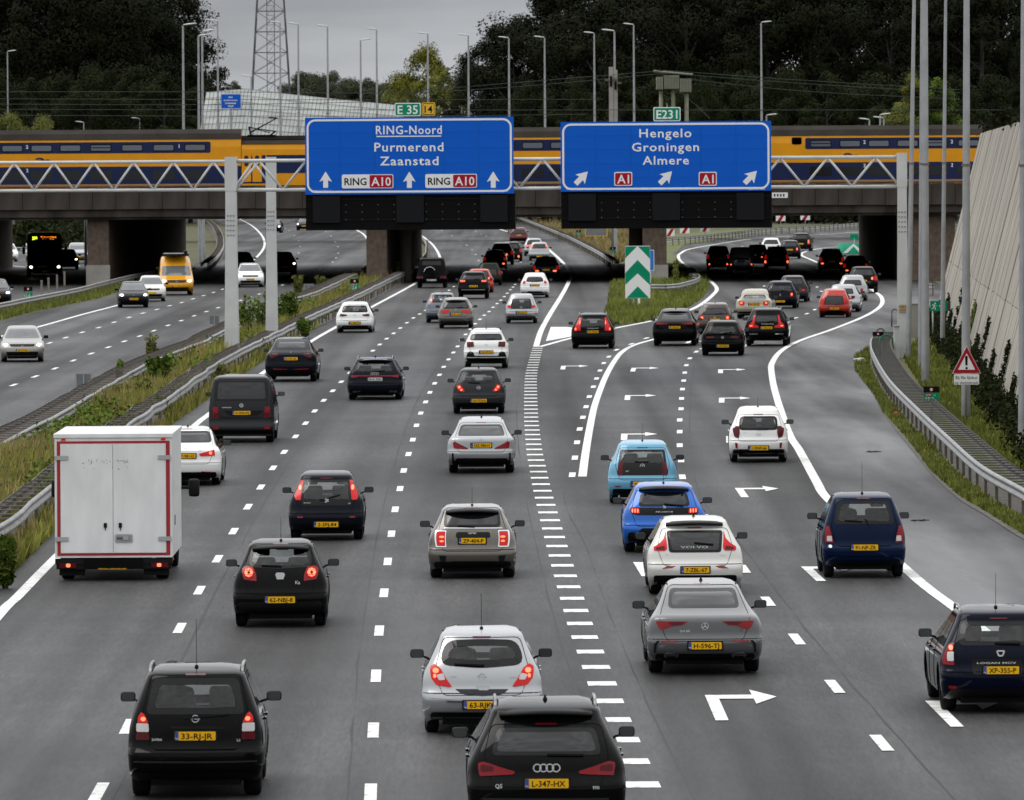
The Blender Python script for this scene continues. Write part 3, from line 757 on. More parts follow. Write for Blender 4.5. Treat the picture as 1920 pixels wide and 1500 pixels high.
sign_face(s1, w1, h1, [('RING-Noord', X1(767), Z1(243), 0.36, 124 * k1), ('Purmerend', X1(767), Z1(275), 0.37, 130 * k1), ('Zaanstad', X1(767.5), Z1(301), 0.37, 110 * k1)],
          [(X1(610), Z1(338.5, 610), 0, 0.62), (X1(767.5), Z1(337.5), 0, 0.62), (X1(925), Z1(336, 925), 0, 0.62)],
          [(X1(689), Z1(340.5, 689), 97 * k1, 26 * k1, 'ring'), (X1(846), Z1(338.5, 846), 97 * k1, 26 * k1, 'ring')],
          [('A010-12.115-LI-1', X1(602), Z1(359, 602)), ('Rijkswaterstaat', X1(937), Z1(355.5, 937))],
          [(X1(706), X1(828), Z1(255.5))])
s2, w2, h2 = panel_sign('blue motorway sign reading Hengelo, Groningen and Almere', [(1051, 229), (1446, 226), (1446, 357), (1051, 360)], None)
k2 = w2 / 395.0
def X2(px): return (px - 1248.5) * k2
def Z2(py, px=1248): return -(py + (px - 1248) * 0.008 - 293) * k2
sign_face(s2, w2, h2, [('Hengelo', X2(1248), Z2(249), 0.36, 98 * k2), ('Groningen', X2(1248), Z2(275), 0.36, 126 * k2), ('Almere', X2(1248.5), Z2(300), 0.36, 87 * k2)],
          [(X2(1090), Z2(334, 1090), R(45), 0.66), (X2(1248), Z2(333), R(45), 0.66), (X2(1407), Z2(332, 1407), R(45), 0.66)],
          [(X2(1168.5), Z2(335.5, 1168), 34 * k2, 26 * k2, 'a1'), (X2(1327), Z2(335, 1327), 34 * k2, 26 * k2, 'a1')],
          [('A010-12.115-LI-2', X2(1080), Z2(354, 1080)), ('Rijkswaterstaat', X2(1418), Z2(353, 1418))], [])
def small_sign(label, px0, px1, py0, py1, m, txt, fg, border, th=0.36, tw=None):
    a, b = gpt(px0, py0, -0.72), gpt(px1, py1, -0.72); w, h = abs(b.x - a.x), abs(a.z - b.z)
    ctr = (a + b) / 2; world = Matrix.Rotation(gyaw, 3, 'Z') @ ctr + GL
    o = ob('route_sign', plate_mesh(rrect(w, h, 0.06), 0.03), border, None, world, (0, 0, gyaw)); tag(o, label, 'route sign')
    ob('field', plate_mesh(rrect(w - .07, h - .07, 0.05), 0.01), m, o, (0, -0.008, 0))
    letters(txt, th, fg, o, (0, -0.013, 0), width=(w * 0.78 if tw is None else tw), bold=0.015)
    pst = MB(); pst.box((0, 0.06, -0.1), (0.06, 0.05, h + 0.5)); pst.build('bracket', SIGNBACK, o)
    return o
small_sign('green E 35 route sign on top of the left blue sign', 740, 789, 193, 217.5, SIGNG, 'E 35', SIGNW, SIGNW)
o14 = small_sign('yellow ring exit sign numbered 14 on top of the left blue sign', 791, 816, 192, 217, SIGNK, '', SIGNK, SIGNY)
ob('yellow_field', plate_mesh(rrect(0.44, 0.42, 0.03), 0.01), SIGNY, o14, (0, -0.014, 0)); letters('14', 0.3, SIGNK, o14, (0, -0.019, 0), bold=0.012)
small_sign('green E231 route sign on top of the right blue sign', 1225, 1276, 201, 227, SIGNG, 'E231', SIGNW, SIGNW)
def matrix_board(label, x0, x1, y0, y1, yb):
    a, b = gpt(x0, y0, -0.62), gpt(x1, y1, -0.62); w, h = b.x - a.x, a.z - b.z
    ctr = (a + b) / 2; world = Matrix.Rotation(gyaw, 3, 'Z') @ ctr + GL
    r = empty('matrix_sign', world, gyaw); tag(r, label, 'matrix sign')
    MB().box((0, 0.25, 0), (w, 0.42, h)).build('board', BLACKM, r)
    for fx in (-0.40, 0.0, 0.40):
        bx = MB(); bx.box((0, 0, 0), (1.12, 0.12, 1.10)); bx.build('display', BLACKB, r, loc=(fx * w, -0.02, 0.12))
    for z in (h * 0.36, -h * 0.22):
        MB().box((0, 0.02, z), (w - .02, 0.03, 0.035)).build('rail', SIGNBACK if False else BLACKB, r)
    rv = MB()
    for i in range(13):
        for z in (-.3, 0, .3):
            rv.box((-w / 2 + (i + .5) * w / 13, 0.03, z), (0.03, 0.03, 0.03))
    rv.build('rivets', SIGNBACK, r)
matrix_board('unlit black lane matrix board under the left blue sign', 573, 966, 364.5, 430, 0)
matrix_board('unlit black lane matrix board under the right blue sign', 1052, 1447, 359.5, 427, 0)

# ================================================================= lamp posts
def lamp_post(label, base, top_z, lean=0.0, arm=-1, r0=0.11, head=True, group=None, arms=(None,), headw=1.35):
    r = empty('lamp_post', base); tag(r, label, 'lamp post', group)
    h = top_z - base.z; seg = MB()
    pts = [Vector((lean * h * t, 0, h * t)) for t in (0, 0.12, 0.5, 1.0)]; rad = [r0, r0 * .93, r0 * .75, r0 * .5]
    for i in range(3): seg.tube(pts[i], pts[i + 1], rad[i], rad[i + 1], 10, False)
    seg.build('pole', STEELP, r, True)
    ring = MB().tube((lean * h * .44, 0, h * .44), (lean * h * .44, 0, h * .44 + .07), r0 * 1.0, r0 * 1.0, 10); ring.build('collar', GALVD, r)
    for a in arms:
        s = arm if a is None else a
        top = pts[-1]
        mb = MB(); n = 8; prof = [(0.0, 0.04), (0.12, 0.08), (0.5, 0.11), (0.85, 0.09), (1.0, 0.03)]
        for t, q in prof:
            for i in range(n):
                an = 2 * math.pi * i / n
                mb.v.append((top.x + s * t * headw, top.y + q * 1.6 * math.cos(an), top.z + 0.05 + t * 0.12 + q * (0.8 if math.sin(an) > 0 else 0.5) * math.sin(an)))
        for j in range(len(prof) - 1):
            mb.f += [(j * n + i, j * n + (i + 1) % n, (j + 1) * n + (i + 1) % n, (j + 1) * n + i) for i in range(n)]
        mb.f += [tuple(range(n)), tuple(reversed(range((len(prof) - 1) * n, len(prof) * n)))]
        mb.build('lamp_head', mat('lamp_grey', (0.5, 0.51, 0.52), 0.4, 0.2), r, True)
    return r
for px, py, D, arm, lb in [
        (14, 97, 700, 1, 'thin lamp post in front of the dark trees at the far left edge'),
        (343, 48, 640, 1, 'left one of the lamp posts clustered before the tree edge'),
        (372, 68, 645, 1, 'middle lamp post of the cluster before the tree edge'), (379, 60, 660, 1, 'right lamp post of the cluster before the tree edge'),
        (408, 40, 690, -1, 'lamp post standing just left of the lattice pylon'), (471, 144, 900, -1, 'distant small lamp post at the foot of the pylon'),
        (525, 43, 720, -1, 'lamp post overlapping the lattice pylon'), (559, 46, 690, -1, 'lamp post just right of the lattice pylon'),
        (614, 50, 700, -1, 'lamp post standing over the glass noise barrier, second from the pylon'),
        (676, 76, 760, 1, 'shorter lamp post above the left end of the RING-Noord sign'), (706, 56, 690, -1, 'lamp post above the RING-Noord lettering'),
        (802, 64, 690, -1, 'lamp post before the yellow-green tree'), (878, 67, 690, -1, 'lamp post at the left edge of the big dark wood'),
        (954, 72, 690, -1, 'lamp post above the right end of the RING-Noord sign'), (1021, 71, 800, -1, 'faint lamp post above the gap between the blue signs'),
        (1114, 63, 660, -1, 'lamp post above the left part of the Hengelo sign'), (1152, 59, 672, -1, 'lamp post just behind the concrete catenary mast'),
        (1188, 47, 650, -1, 'lamp post right of the concrete catenary mast'), (1427, 43, 660, 1, 'lamp post above the right end of the Hengelo sign'),
        (157, 230, 640, -1, 'low lamp post peeping over the left train car'), (262, 223, 640, -1, 'second low lamp post peeping over the left train car'),
        (1437, 217, 700, 1, 'low lamp post behind the right end of the Hengelo sign'), (1630, 225, 700, -1, 'low lamp post over the right train car, left one'),
        (1650, 216, 690, 1, 'low lamp post over the right train car, middle one'), (1657, 222, 700, -1, 'low lamp post over the right train car, right one')]:
    if px not in (343, 372, 379, 14, 157, 262, 1152, 1437, 1630, 1650, 1657): D = 811.0
    if px in (14, 157, 262): D = 1010
    if px in (1437, 1630, 1650, 1657): D = 811.0 
    t = PD(px, py, D); b = Vector((t.x, t.y, 6.05 if D == 811.0 else 0))
    lamp_post(lb, b, t.z, 0.0, arm, r0=0.15, group='lamp posts beyond the bridge', headw=1.1)
for px, py, tx_, lb, r0 in [(1703, 675, 1718, 'tall lamp post right beside the gantry end post', 0.12), (1735, 722, 1739, 'tall lamp post rising behind the speed and distance marker', 0.155),
                       (1767, 655, 1777, 'slender tall lamp post before the dark bridge abutment', 0.11), (1811, 790, 1817, 'tall lamp post behind the warning triangle', 0.15),
                       (1917, 850, 1925, 'lamp post cut by the right picture edge', 0.13), (1726, 690, 1733, 'lamp post half hidden behind the thicker one by the marker', 0.11)]:
    b = P(px, py); s = F / b.y
    lamp_post(lb, b, 18.0, (tx_ - px) / py, -1, r0=r0, group='tall lamp posts on the right verge')
for px, py, tpy, lb in [(345, 470, 330, 'grey pole under the bridge left of the far oncoming lanes'), (1149, 478, 330, 'pole carrying a distance marker right of the far guard rail'), (1181, 468, 330, 'grey pole left of the chevron sign'),
                        (1088, 430, 380, 'pole between the two blue signs on the far slope'), (26, 462, 408, 'thin pole behind the coach'), (161, 500, 408, 'thin pole at the left pier')]:
    b = P(px, py)
    o = MB().tube((0, 0, 0), (0, 0, 7.4), 0.13, 0.1, 10).build('pole', STEELP, None, True, b); tag(o, lb, 'pole')
# pylon
pyl = empty('lattice_pylon', PD(509, 300, 1150).xy.to_3d()); tag(pyl, 'tall steel lattice pylon against the grey sky', 'pylon')
PYM = mat('pylon_steel', (0.10, 0.105, 0.115), 0.6, 0.3)
def pw_(z): return (2.75 - (z - 18.0) * 0.060) if z < 56 else 0.45
zs = [0, 6, 12, 18, 21, 24, 27, 30, 33, 36, 40, 44, 48, 52, 56]
for sx in (-1, 1):
    for sy in (-1, 1):
        MB().path([(sx * pw_(z), sy * pw_(z), z) for z in zs], 0.085, 5).build('leg', PYM, pyl)
for f in range(4):
    mb = MB()
    for i in range(len(zs) - 1):
        a, b = zs[i], zs[i + 1]
        for s in (-1, 1):
            def c(s_, z):
                w_ = pw_(z); return {0: (s_ * w_, -w_, z), 1: (s_ * w_, w_, z), 2: (-w_, s_ * w_, z), 3: (w_, s_ * w_, z)}[f]
            mb.tube(c(s, a), c(-s, b), 0.042, 0.042, 4, False)
        mb.tube(c(-1, b), c(1, b), 0.05, 0.05, 4, False)
    mb.build('bracing', PYM, pyl)
core = MB()
for sx in (-.55, .55): core.path([(sx, 0, z) for z in zs], 0.07, 4)
for i in range(40): core.tube((-.55, 0, i * 1.4), (.55, 0, i * 1.4), 0.04, 0.04, 4, False); core.tube((-.55, 0, i * 1.4), (.55, 0, i * 1.4 + 1.4), 0.03, 0.03, 4, False)
core.build('climbing_frame', PYM, pyl)

# glass noise barrier behind the train
NBG = mat('barrier_glass', (0.58, 0.63, 0.60), 0.25, spec=0.6, var=0.12, vscale=0.6)
nbd = 813.5
nbar = empty('noise_barrier', PD(560, 300, nbd).xy.to_3d()); tag(nbar, 'long pale glass noise barrier with curved ribs behind the train', 'noise barrier')
ncol = 52
def nb_pt(i, t):
    px = 385 + (760 - 385) * i / ncol
    ytop = 166 + 32 * max(0.0, (i / ncol - 0.2) / 0.8) ** 0.9 + (6 * (0.2 - i / ncol) / 0.2 if i / ncol < 0.2 else 0)
    top = PD(px, ytop, nbd); lean = 3.5 * (1 - math.cos(t * 1.4))
    return Vector((top.x - nbar.location.x + (t - 1) * 1.4, lean, 6.05 + (top.z - 6.05) * t))
nrow = 14; mb = MB(); fr = MB()
for i in range(ncol + 1):
    for j in range(nrow + 1): mb.v.append(tuple(nb_pt(i, j / nrow)))
mb.f = [(i * (nrow + 1) + j, (i + 1) * (nrow + 1) + j, (i + 1) * (nrow + 1) + j + 1, i * (nrow + 1) + j + 1) for i in range(ncol) for j in range(nrow)]
mb.build('glass_sheet', NBG, nbar, True)
rib_m = mat('barrier_rib', (0.16, 0.11, 0.11), 0.6, 0.3)
for i in range(ncol + 1):
    MB().path([nb_pt(i, j / nrow) + Vector((0, -0.12, 0)) for j in range(nrow + 1)], 0.032, 4).build('rib', rib_m, nbar)
for j in range(1, nrow + 1):
    MB().path([nb_pt(i, j / nrow) + Vector((0, -0.1, 0)) for i in range(ncol + 1)], 0.026, 4).build('rail', rib_m, nbar)
# far blue sign left of the barrier
fs = empty('far_road_sign', PD(433, 190, 809)); tag(fs, 'small distant blue motorway sign among the trees', 'road sign')
ob('panel', plate_mesh(rrect(2.1, 1.55, 0.1), 0.08), SIGNB, fs, (0, 0, 0))
ob('border', ring_mesh(rrect(2.04, 1.5, 0.1), rrect(1.98, 1.44, 0.08)), SIGNW, fs, (0, -0.006, 0))
for z, w_ in ((0.42, 0.5), (0.12, 1.5), (-0.2, 1.2), (-0.48, 0.6)):
    for i_ in range(int(w_ / .14)): MB().box((-w_ / 2 + (i_ + .5) * .14, -.008, z), (.085, .004, .12 if i_ % 3 else .16)).build('lettering', SIGNW, fs)
MB().tube((0, 0.1, -8.0), (0, 0.1, -0.6), 0.12).build('post', STEELP, fs)
# catenary masts and wires
for x, d, zt, w_, lb, m_ in ((1146.5, 600, 15.2, 0.32, 'left grey concrete catenary mast behind the Hengelo sign', CONC), (1155, 603, 15.0, 0.3, 'right brownish catenary mast behind the Hengelo sign', CONC)):
    c = PD(x, 300, d); o = MB().box((0, 0, (zt + 5.26) / 2), (w_, 0.34, zt - 5.26)).build('catenary_mast', m_, None, False, (c.x, d, 0)); tag(o, lb, 'mast')
    MB().box((0, -0.2, zt - 1.0), (0.9, 0.2, 0.16)).build('bracket', GALVD, o)
    MB().tube((0, -0.25, zt - 1.5), (0, -0.25, zt - 0.7), 0.09).build('insulator', BLACKM, o)
# ribbed substation equipment on three olive posts
OLV = mat('olive_metal', (0.16, 0.165, 0.11), 0.6, 0.2, var=0.15)
eq = empty('transformer_frame', PD(1263, 300, 606).xy.to_3d()); tag(eq, 'olive ribbed switchgear boxes on posts above the E231 sign', 'switchgear')
sc = F / 606.0
def ez(py): return CH - (py - 298) / sc
def ex(px): return (px - 1263) / sc
for px in (1240, 1263, 1288): MB().tube((ex(px), 0, 5.26), (ex(px), 0, ez(160)), 0.16, 0.15, 10).build('post', OLV, eq, True)
for a, b, t, bt in ((1231, 1244, 144, 168), (1246, 1274, 141, 167), (1275, 1297, 147, 173)):
    MB().box(((ex(a) + ex(b)) / 2, 0, (ez(t) + ez(bt)) / 2), (ex(b) - ex(a), 0.8, ez(t) - ez(bt))).build('box', OLV, eq)
    nr = max(2, int((b - a) / 2.6))
    for i in range(nr): MB().box((ex(a + (i + .5) * (b - a) / nr), -0.46, (ez(t) + ez(bt)) / 2), (0.05, 0.14, ez(t) - ez(bt) - .1)).build('fin', mat('fin_metal', (0.30, 0.31, 0.24), 0.5, 0.2), eq)
MB().tube((ex(1226), 0, ez(133)), (ex(1300), 0, ez(140)), 0.09).build('cross_arm', OLV, eq)
WIRE = mat('wire', (0.055, 0.075, 0.065), 0.5, 0.4)
wires = [((-40, 172), (330, 172), (760, 175)), ((-40, 195), (400, 196), (760, 190)), ((-40, 205), (700, 206), (1960, 206)), ((760, 172), (1000, 152), (1250, 132)), ((760, 176), (1000, 160), (1250, 137)),
         ((1250, 132), (1500, 150), (1800, 168)), ((1250, 137), (1500, 156), (1800, 174)), ((1240, 143), (1500, 170), (1800, 186)), ((1270, 169), (1306, 198), (1330, 222)), ((-40, 185), (600, 187), (1130, 186)), ((-40, 216), (700, 218), (1100, 214))]
for i, (a, b, c) in enumerate(wires):
    pts = catmull([PD(*q, 596 + i * 1.3) for q in (a, b, c)], n=14); o_ = pts[0].copy()
    w_ = MB().path([p - o_ for p in pts], 0.028, 4).build('overhead_wire', WIRE, None, False, o_)
    tag(w_, 'thin overhead line strung above the train', 'wire', 'overhead lines above the train')

# ================================================================= slanted concrete wall
wall = empty('retaining_wall', (0, 0, 0)); tag(wall, 'slanted pale concrete retaining wall at the right edge', 'wall')
A0 = Vector((21.25, 400.0, 0)); A1 = Vector((13.1, 178.0, 0)); dirw = (A1 - A0); lw = dirw.length; dw = dirw.normalized(); nrm = Vector((-dw.y, dw.x, 0))   # away from road?
if nrm.x < 0: nrm = -nrm
pw = 1.5; nP = int(lw / pw); rw = random.Random(8); PMESH = {}
HW, LEAN, ZJ = 9.4, 2.4, 2.95
wall.location = A0; yawp = math.atan2(dw.y, dw.x)
CONCL2 = mat('wall_concrete_dark', (0.285, 0.26, 0.225), 0.88, var=0.16, vscale=1.0, stretch=(1, 1, 0.1), bump=0.2, bscale=10)
def plank(z0, z1, w, th):
    key = (z0, z1, round(w, 3), th)
    if key not in PMESH:
        mb = MB(); l0, l1 = LEAN * z0 / HW, LEAN * z1 / HW
        # local: x along the wall, y away from the road
        c = 0.025
        for z, l in ((z0, l0), (z1, l1)):
            mb.v += [(-w / 2, l + c, z), (-w / 2 + c, l, z), (w / 2 - c, l, z), (w / 2, l + c, z), (w / 2, l + th, z), (-w / 2, l + th, z)]
        mb.f = [(i, (i + 1) % 6, 6 + (i + 1) % 6, 6 + i) for i in range(6)] + [(5, 4, 3, 2, 1, 0), (6, 7, 8, 9, 10, 11)]
        PMESH[key] = mb.mesh('plank')
    return PMESH[key]
sgn = 1 if (Matrix.Rotation(yawp, 3, 'Z') @ Vector((0, 1, 0))).dot(nrm) > 0 else -1
yaw_use = yawp if sgn > 0 else yawp + math.pi
for i in range(nP):
    q = dw * (i + .5) * pw; off = nrm * rw.choice([0, 0.015, 0.03, 0.06])
    for z0, z1 in ((0.0, ZJ), (ZJ + .03, HW + 0.006 * i)):
        ob('plank', plank(z0, round(z1, 2), pw - .008, 0.3), CONCL if rw.random() < 0.65 else CONCL2, wall, q + off, (0, 0, yaw_use))
bk = MB(); a_, b_ = nrm * 0.42, dw * lw + nrm * 0.42
bk.v = [tuple(a_), tuple(b_), tuple(b_ + nrm * LEAN + Vector((0, 0, HW - .1))), tuple(a_ + nrm * LEAN + Vector((0, 0, HW - .1))), tuple(a_ + nrm * 6 + Vector((0, 0, HW - .1))), tuple(b_ + nrm * 6 + Vector((0, 0, HW - .1)))]
bk.f = [(0, 1, 2, 3), (3, 2, 5, 4)]; bk.v += [tuple(a_ + nrm * 6)]; bk.f.append((0, 3, 4, 6)); bk.build('backfill', CONCD, wall)
# painted patches (graffiti) near the far foot
for px, py, w_, h_, m_, nm in ((1761, 612, 0.35, 1.3, mat('graffiti_pale_blue', (0.25, 0.33, 0.45), 0.8), 'pale_blue_patch'), (1777, 640, 0.35, 1.6, mat('graffiti_blue', (0.02, 0.16, 0.30), 0.8), 'blue_patch'), (1790, 632, 0.25, 0.8, mat('graffiti_red', (0.25, 0.04, 0.03), 0.8), 'red_patch')):
    # on the inclined face
    best = None
    for s_ in range(0, 900):
        pt = dw * (s_ * 0.25)
        wp = A0 + pt
        zz = PD(px, py, wp.y)
        xx = wp.x + nrm.x * LEAN * max(0, zz.z) / HW
        if best is None or abs(xx - zz.x) < best[0]: best = (abs(xx - zz.x), pt, zz.z)
    _, pt, z_ = best
    mb = MB(); l0, l1 = LEAN * (z_ - h_ / 2) / HW, LEAN * (z_ + h_ / 2) / HW
    mb.quad((-w_ * 2, l0 - .012, z_ - h_ / 2), (w_ * 2, l0 - .012, z_ - h_ / 2), (w_ * 2, l1 - .012, z_ + h_ / 2), (-w_ * 2, l1 - .012, z_ + h_ / 2))
    mb.build('graffiti', m_, wall, loc=pt, rot=(0, 0, yaw_use))

# ================================================================= small signs
def post_to(o, x, z0, z1, y=0.06, r=0.04):
    return MB().tube((x, y, z0), (x, y, z1), r, r, 8).build('post', STEELP, o, True)
# warning triangle with text board
b = P(1814, 790 + 2); b = P(1812.5, 793); wt = empty('warning_sign', b + Vector((0, 0, 0)), 0.0); tag(wt, 'red-edged warning triangle with exclamation mark over a white text board', 'warning sign')
s_ = b.y / F
def wz(py): return (793 - py) * s_
tri = [(-27 * s_, wz(700)), (27 * s_, wz(700)), (0.6 * s_, wz(648))]
cx_ = (wz(700) * 2 + wz(648)) / 3
def scl(pts, k): return [(x * k, cx_ + (z - cx_) * k) for x, z in pts]
ob('triangle', plate_mesh(tri, 0.03), SIGNW, wt, (0, -0.10, 0)); ob('red_border', ring_mesh(scl(tri, 0.96), scl(tri, 0.60)), SIGNR, wt, (0, -0.106, 0))
mk = MB(); mk.poly([(x * s_, 0, wz(z)) for x, z in ((-2.2, 685), (1.8, 685), (2.4, 669), (2.0, 667), (-2.0, 667), (-2.6, 669))]); ob('mark_bar', mk.mesh('mark'), SIGNK, wt, (0, -0.107, 0))
mk = MB(); mk.poly([(2.4 * s_ * math.cos(t), 0, wz(690) + 2.4 * s_ * math.sin(t)) for t in [i * .628 for i in range(10)]]); ob('mark_dot', mk.mesh('mark'), SIGNK, wt, (0, -0.107, 0))
tb = ob('text_board', plate_mesh(rrect(47 * s_, 20 * s_, 0.03), 0.03), SIGNW, wt, (0, -0.10, wz(711)))
letters('Bij file lijnbus', 0.10, SIGNK, tb, (0, -0.004, 0.06), width=41 * s_, bold=0.006); letters('op vluchtstrook', 0.10, SIGNK, tb, (0, -0.004, -0.10), width=44 * s_, bold=0.006)
post_to(wt, -0.02, 0, wz(655))
# hectometre markers
def hm_marker(label, px, py, w, h, base_py, num='12.2', yaw=0):
    b = P(px, base_py); k = b.y / F
    r = empty('distance_marker', b, yaw); tag(r, label, 'distance marker', 'green distance markers')
    z = (base_py - py) * k; hw = w * k; hh = h * k
    g_ = ob('green_board', plate_mesh(rrect(hw, hh * .58, 0.02), 0.02), SIGNG, r, (0, -0.05, z - hh * .21))
    ob('black_board', plate_mesh(rrect(hw * 1.02, hh * .40, 0.02), 0.02), SIGNK, r, (0, -0.05, z + hh * .30))
    mb = MB(); rr0 = hh * .13
    mb.poly([(rr0 * math.cos(t), 0, rr0 * math.sin(t)) for t in [i * .524 for i in range(12)]]); ob('speed_ring', mb.mesh('ring'), SIGNR, r, (0, -0.055, z + hh * .30))
    mb = MB(); mb.poly([(rr0 * .68 * math.cos(t), 0, rr0 * .68 * math.sin(t)) for t in [i * .524 for i in range(12)]]); ob('speed_disc', mb.mesh('disc'), SIGNW, r, (0, -0.058, z + hh * .30))
    letters('100', rr0 * .6, SIGNK, r, (0, -0.062, z + hh * .30))
    q = ob('route_number', plate_mesh(rrect(hw * .36, hh * .17, 0.01), 0.006), SIGNR, g_, (-hw * .2, -0.008, hh * .17)); letters('A10', hh * .13, SIGNW, q, (0, -0.003, 0))
    letters('Li', hh * .13, SIGNW, g_, (hw * .22, -0.004, hh * .17)); letters(num, hh * .26, SIGNW, g_, (-hw * .1, -0.004, -hh * .10), bold=0.01)
    post_to(r, 0, 0, z, 0.0, 0.035)
    return r
hm_marker('green and black distance marker 12.2 behind the right guard rail', 1746.5, 739, 29, 29, 790)
hm_marker('distance marker at the curved end of the right guard rail', 1646.5, 632, 20, 20, 668, '12.1')
hm_marker('tilted distance marker standing in the median grass', 665, 533, 16, 20, 562, '12.0')
hm_marker('distance marker behind the left guard rail near the coach', 53, 548, 16, 21, 578, '12.0')
hm_marker('distance marker on the pole right of the far guard rail', 1149, 469, 11, 12, 492, '11.9')
hm_marker('small distance marker under the Hengelo matrix board', 1085, 436, 9, 9, 450, '11.8')
# emergency exit sign
b = P(1765, 640); es = empty('exit_sign', b, 0); k = b.y / F; tag(es, 'green emergency exit sign with running figure on the slanted wall', 'exit sign')
pz = (640 - 573.5) * k
pn = ob('panel', plate_mesh(rrect(32 * k, 19 * k, 0.02), 0.04), SIGNG, es, (-5 * k, -0.3, pz)); ob('dark_edge', plate_mesh(rrect(5 * k, 19 * k, 0.01), 0.04), mat('brown_edge', (0.06, 0.03, 0.03), 0.7), es, (14.5 * k, -0.28, pz))
ob('door_symbol', plate_mesh(rrect(7 * k, 15 * k, 0.005), 0.006), SIGNW, pn, (8 * k, -0.008, 0))
mb = MB(); mb.poly([(-0.5 * k, 0, -1 * k), (3 * k, 0, 0), (-0.5 * k, 0, 2 * k)]); mb.build('arrow_symbol', SIGNW, pn, loc=(1 * k, -0.008, -.3 * k))
fig = MB(); J = lambda x, z: Vector((x * k, 0, z * k))
for a, c, w_ in (((-7, 2.5), (-8, -1.5), 2.6), ((-8, -1.5), (-5.3, -3.5), 1.6), ((-5.3, -3.5), (-5.8, -7), 1.5), ((-8, -1.5), (-9.5, -4.5), 1.6), ((-9.5, -4.5), (-12.5, -5), 1.4), ((-7, 2.5), (-10.5, 2.8), 1.2), ((-10.5, 2.8), (-11.5, 0.5), 1.1), ((-7, 2), (-4.5, 0.3), 1.2), ((-4.5, .3), (-2.7, 1.2), 1.1)):
    a, c = J(*a), J(*c); d = (c - a).normalized(); u = Vector((-d.z, 0, d.x)) * (w_ * k / 2); fig.poly([a - u, c - u, c + u, a + u])
fig.poly([J(-6 + 1.5 * math.cos(t), 5 + 1.5 * math.sin(t)) for t in [i * .785 for i in range(8)]]); fig.build('running_figure', SIGNW, pn, loc=(-1 * k, -0.009, 0))
post_to(es, -16 * k, 0, pz, -0.2)
# big chevron sign
b = P(1196, 583); ch = empty('chevron_sign', b, 0); k = b.y / F; tag(ch, 'tall green and white chevron board at the gore', 'chevron sign')
w_, h_ = 47 * k, 98 * k; zc = (583 - 510) * k
ob('board', plate_mesh([(-w_ / 2, -h_ / 2), (w_ / 2, -h_ / 2), (w_ / 2, h_ / 2), (-w_ / 2, h_ / 2)], 0.05), SIGNW, ch, (0, -0.1, zc))
u_ = h_ / 97.0
def cz(py): return (509.5 - py) * u_
hx = w_ / 2 - .01
for nm, pts in (('corner', [(-hx, cz(484)), (-hx, cz(462)), (-1 * u_, cz(462))]), ('corner', [(hx, cz(485)), (1 * u_, cz(462)), (hx, cz(462))]),
            ('chevron', [(-hx, cz(533)), (-hx, cz(511)), (0, cz(487)), (hx, cz(511)), (hx, cz(534)), (0, cz(512))]), ('chevron', [(-hx + .06, cz(557.5)), (0, cz(536)), (hx - .06, cz(557.5))])):
    mb = MB()
    if nm == 'chevron' and len(pts) == 6: mb.poly([(x, 0, z) for x, z in (pts[0], pts[5], pts[2], pts[1])]); mb.poly([(x, 0, z) for x, z in (pts[5], pts[4], pts[3], pts[2])])
    else: mb.poly([(x, 0, z) for x, z in (pts if nm == 'chevron' else pts)])
    me = mb.mesh(nm)
    ob(nm, me, SIGNG, ch, (0, -0.104, zc))
for x in (-16 * k, 13 * k): post_to(ch, x, 0, zc, 0.0, 0.05)
# little signs by the chevron
b = P(1222, 560); o = empty('blue_marker', b); k = b.y / F; tag(o, 'narrow blue direction board half hidden by the chevron sign', 'sign'); ob('panel', plate_mesh(rrect(14 * k, 39 * k, .04), .03), SIGNW, o, (-2 * k, 0, 72 * k)); ob('field', plate_mesh(rrect(12 * k, 37 * k, .04), .01), mat('marker_blue', (0.01, 0.16, 0.55), 0.5), o, (-2 * k, -0.008, 72 * k)); post_to(o, -2 * k, 0, 60 * k)
b = P(1198, 578); o = MB().box((0, 0, 0.42), (0.12, 0.05, 0.84)).build('marker_post', SIGNW, None, False, b); tag(o, 'short white marker post under the chevron sign', 'marker post'); MB().box((0, -.03, .7), (0.06, .012, 0.14)).build('red_reflector', SIGNR, o)
b = P(1188, 577); o = empty('number_marker', b); tag(o, 'little green number plate under the chevron sign', 'marker'); ob('plate', plate_mesh(rrect(.42, .26, .02), .02), SIGNG, o, (0, -.02, .62)); letters('11.9', .12, SIGNW, o, (0, -.024, .6)); post_to(o, 0, 0, .6, 0, .02)
# red-white striped boards beyond the bridge
for i, (px, py, bs_) in enumerate([(1464, 408, 436), (1510, 406, 434), (1256, 436, 452), (1284, 431, 452), (1322, 428, 448)]):
    b = P(px, bs_); k = b.y / F; o = empty('striped_board', b); tag(o, ['first', 'second', 'third', 'fourth', 'fifth'][i] + ' red and white striped board, ' + ['right pair left one', 'right pair right one', 'beside the pier', 'next to the pier board', 'farthest from the pier of the left three'][i], 'striped board')
    w_, h_ = 18 * k, 13 * k; z_ = (bs_ - py) * k
    ob('board', plate_mesh([(-w_ / 2, -h_ / 2), (w_ / 2, -h_ / 2), (w_ / 2, h_ / 2), (-w_ / 2, h_ / 2)], .03), SIGNW, o, (0, 0, z_))
    mb = MB(); mb.poly([(-w_ * .35, 0, -h_ / 2), (w_ * .02, 0, -h_ / 2), (w_ * .45, 0, h_ / 2), (w_ * .1, 0, h_ / 2)]); mb.build('stripe', SIGNR, o, loc=(0, -.004, z_)); post_to(o, 0, 0, z_, .03, .03)
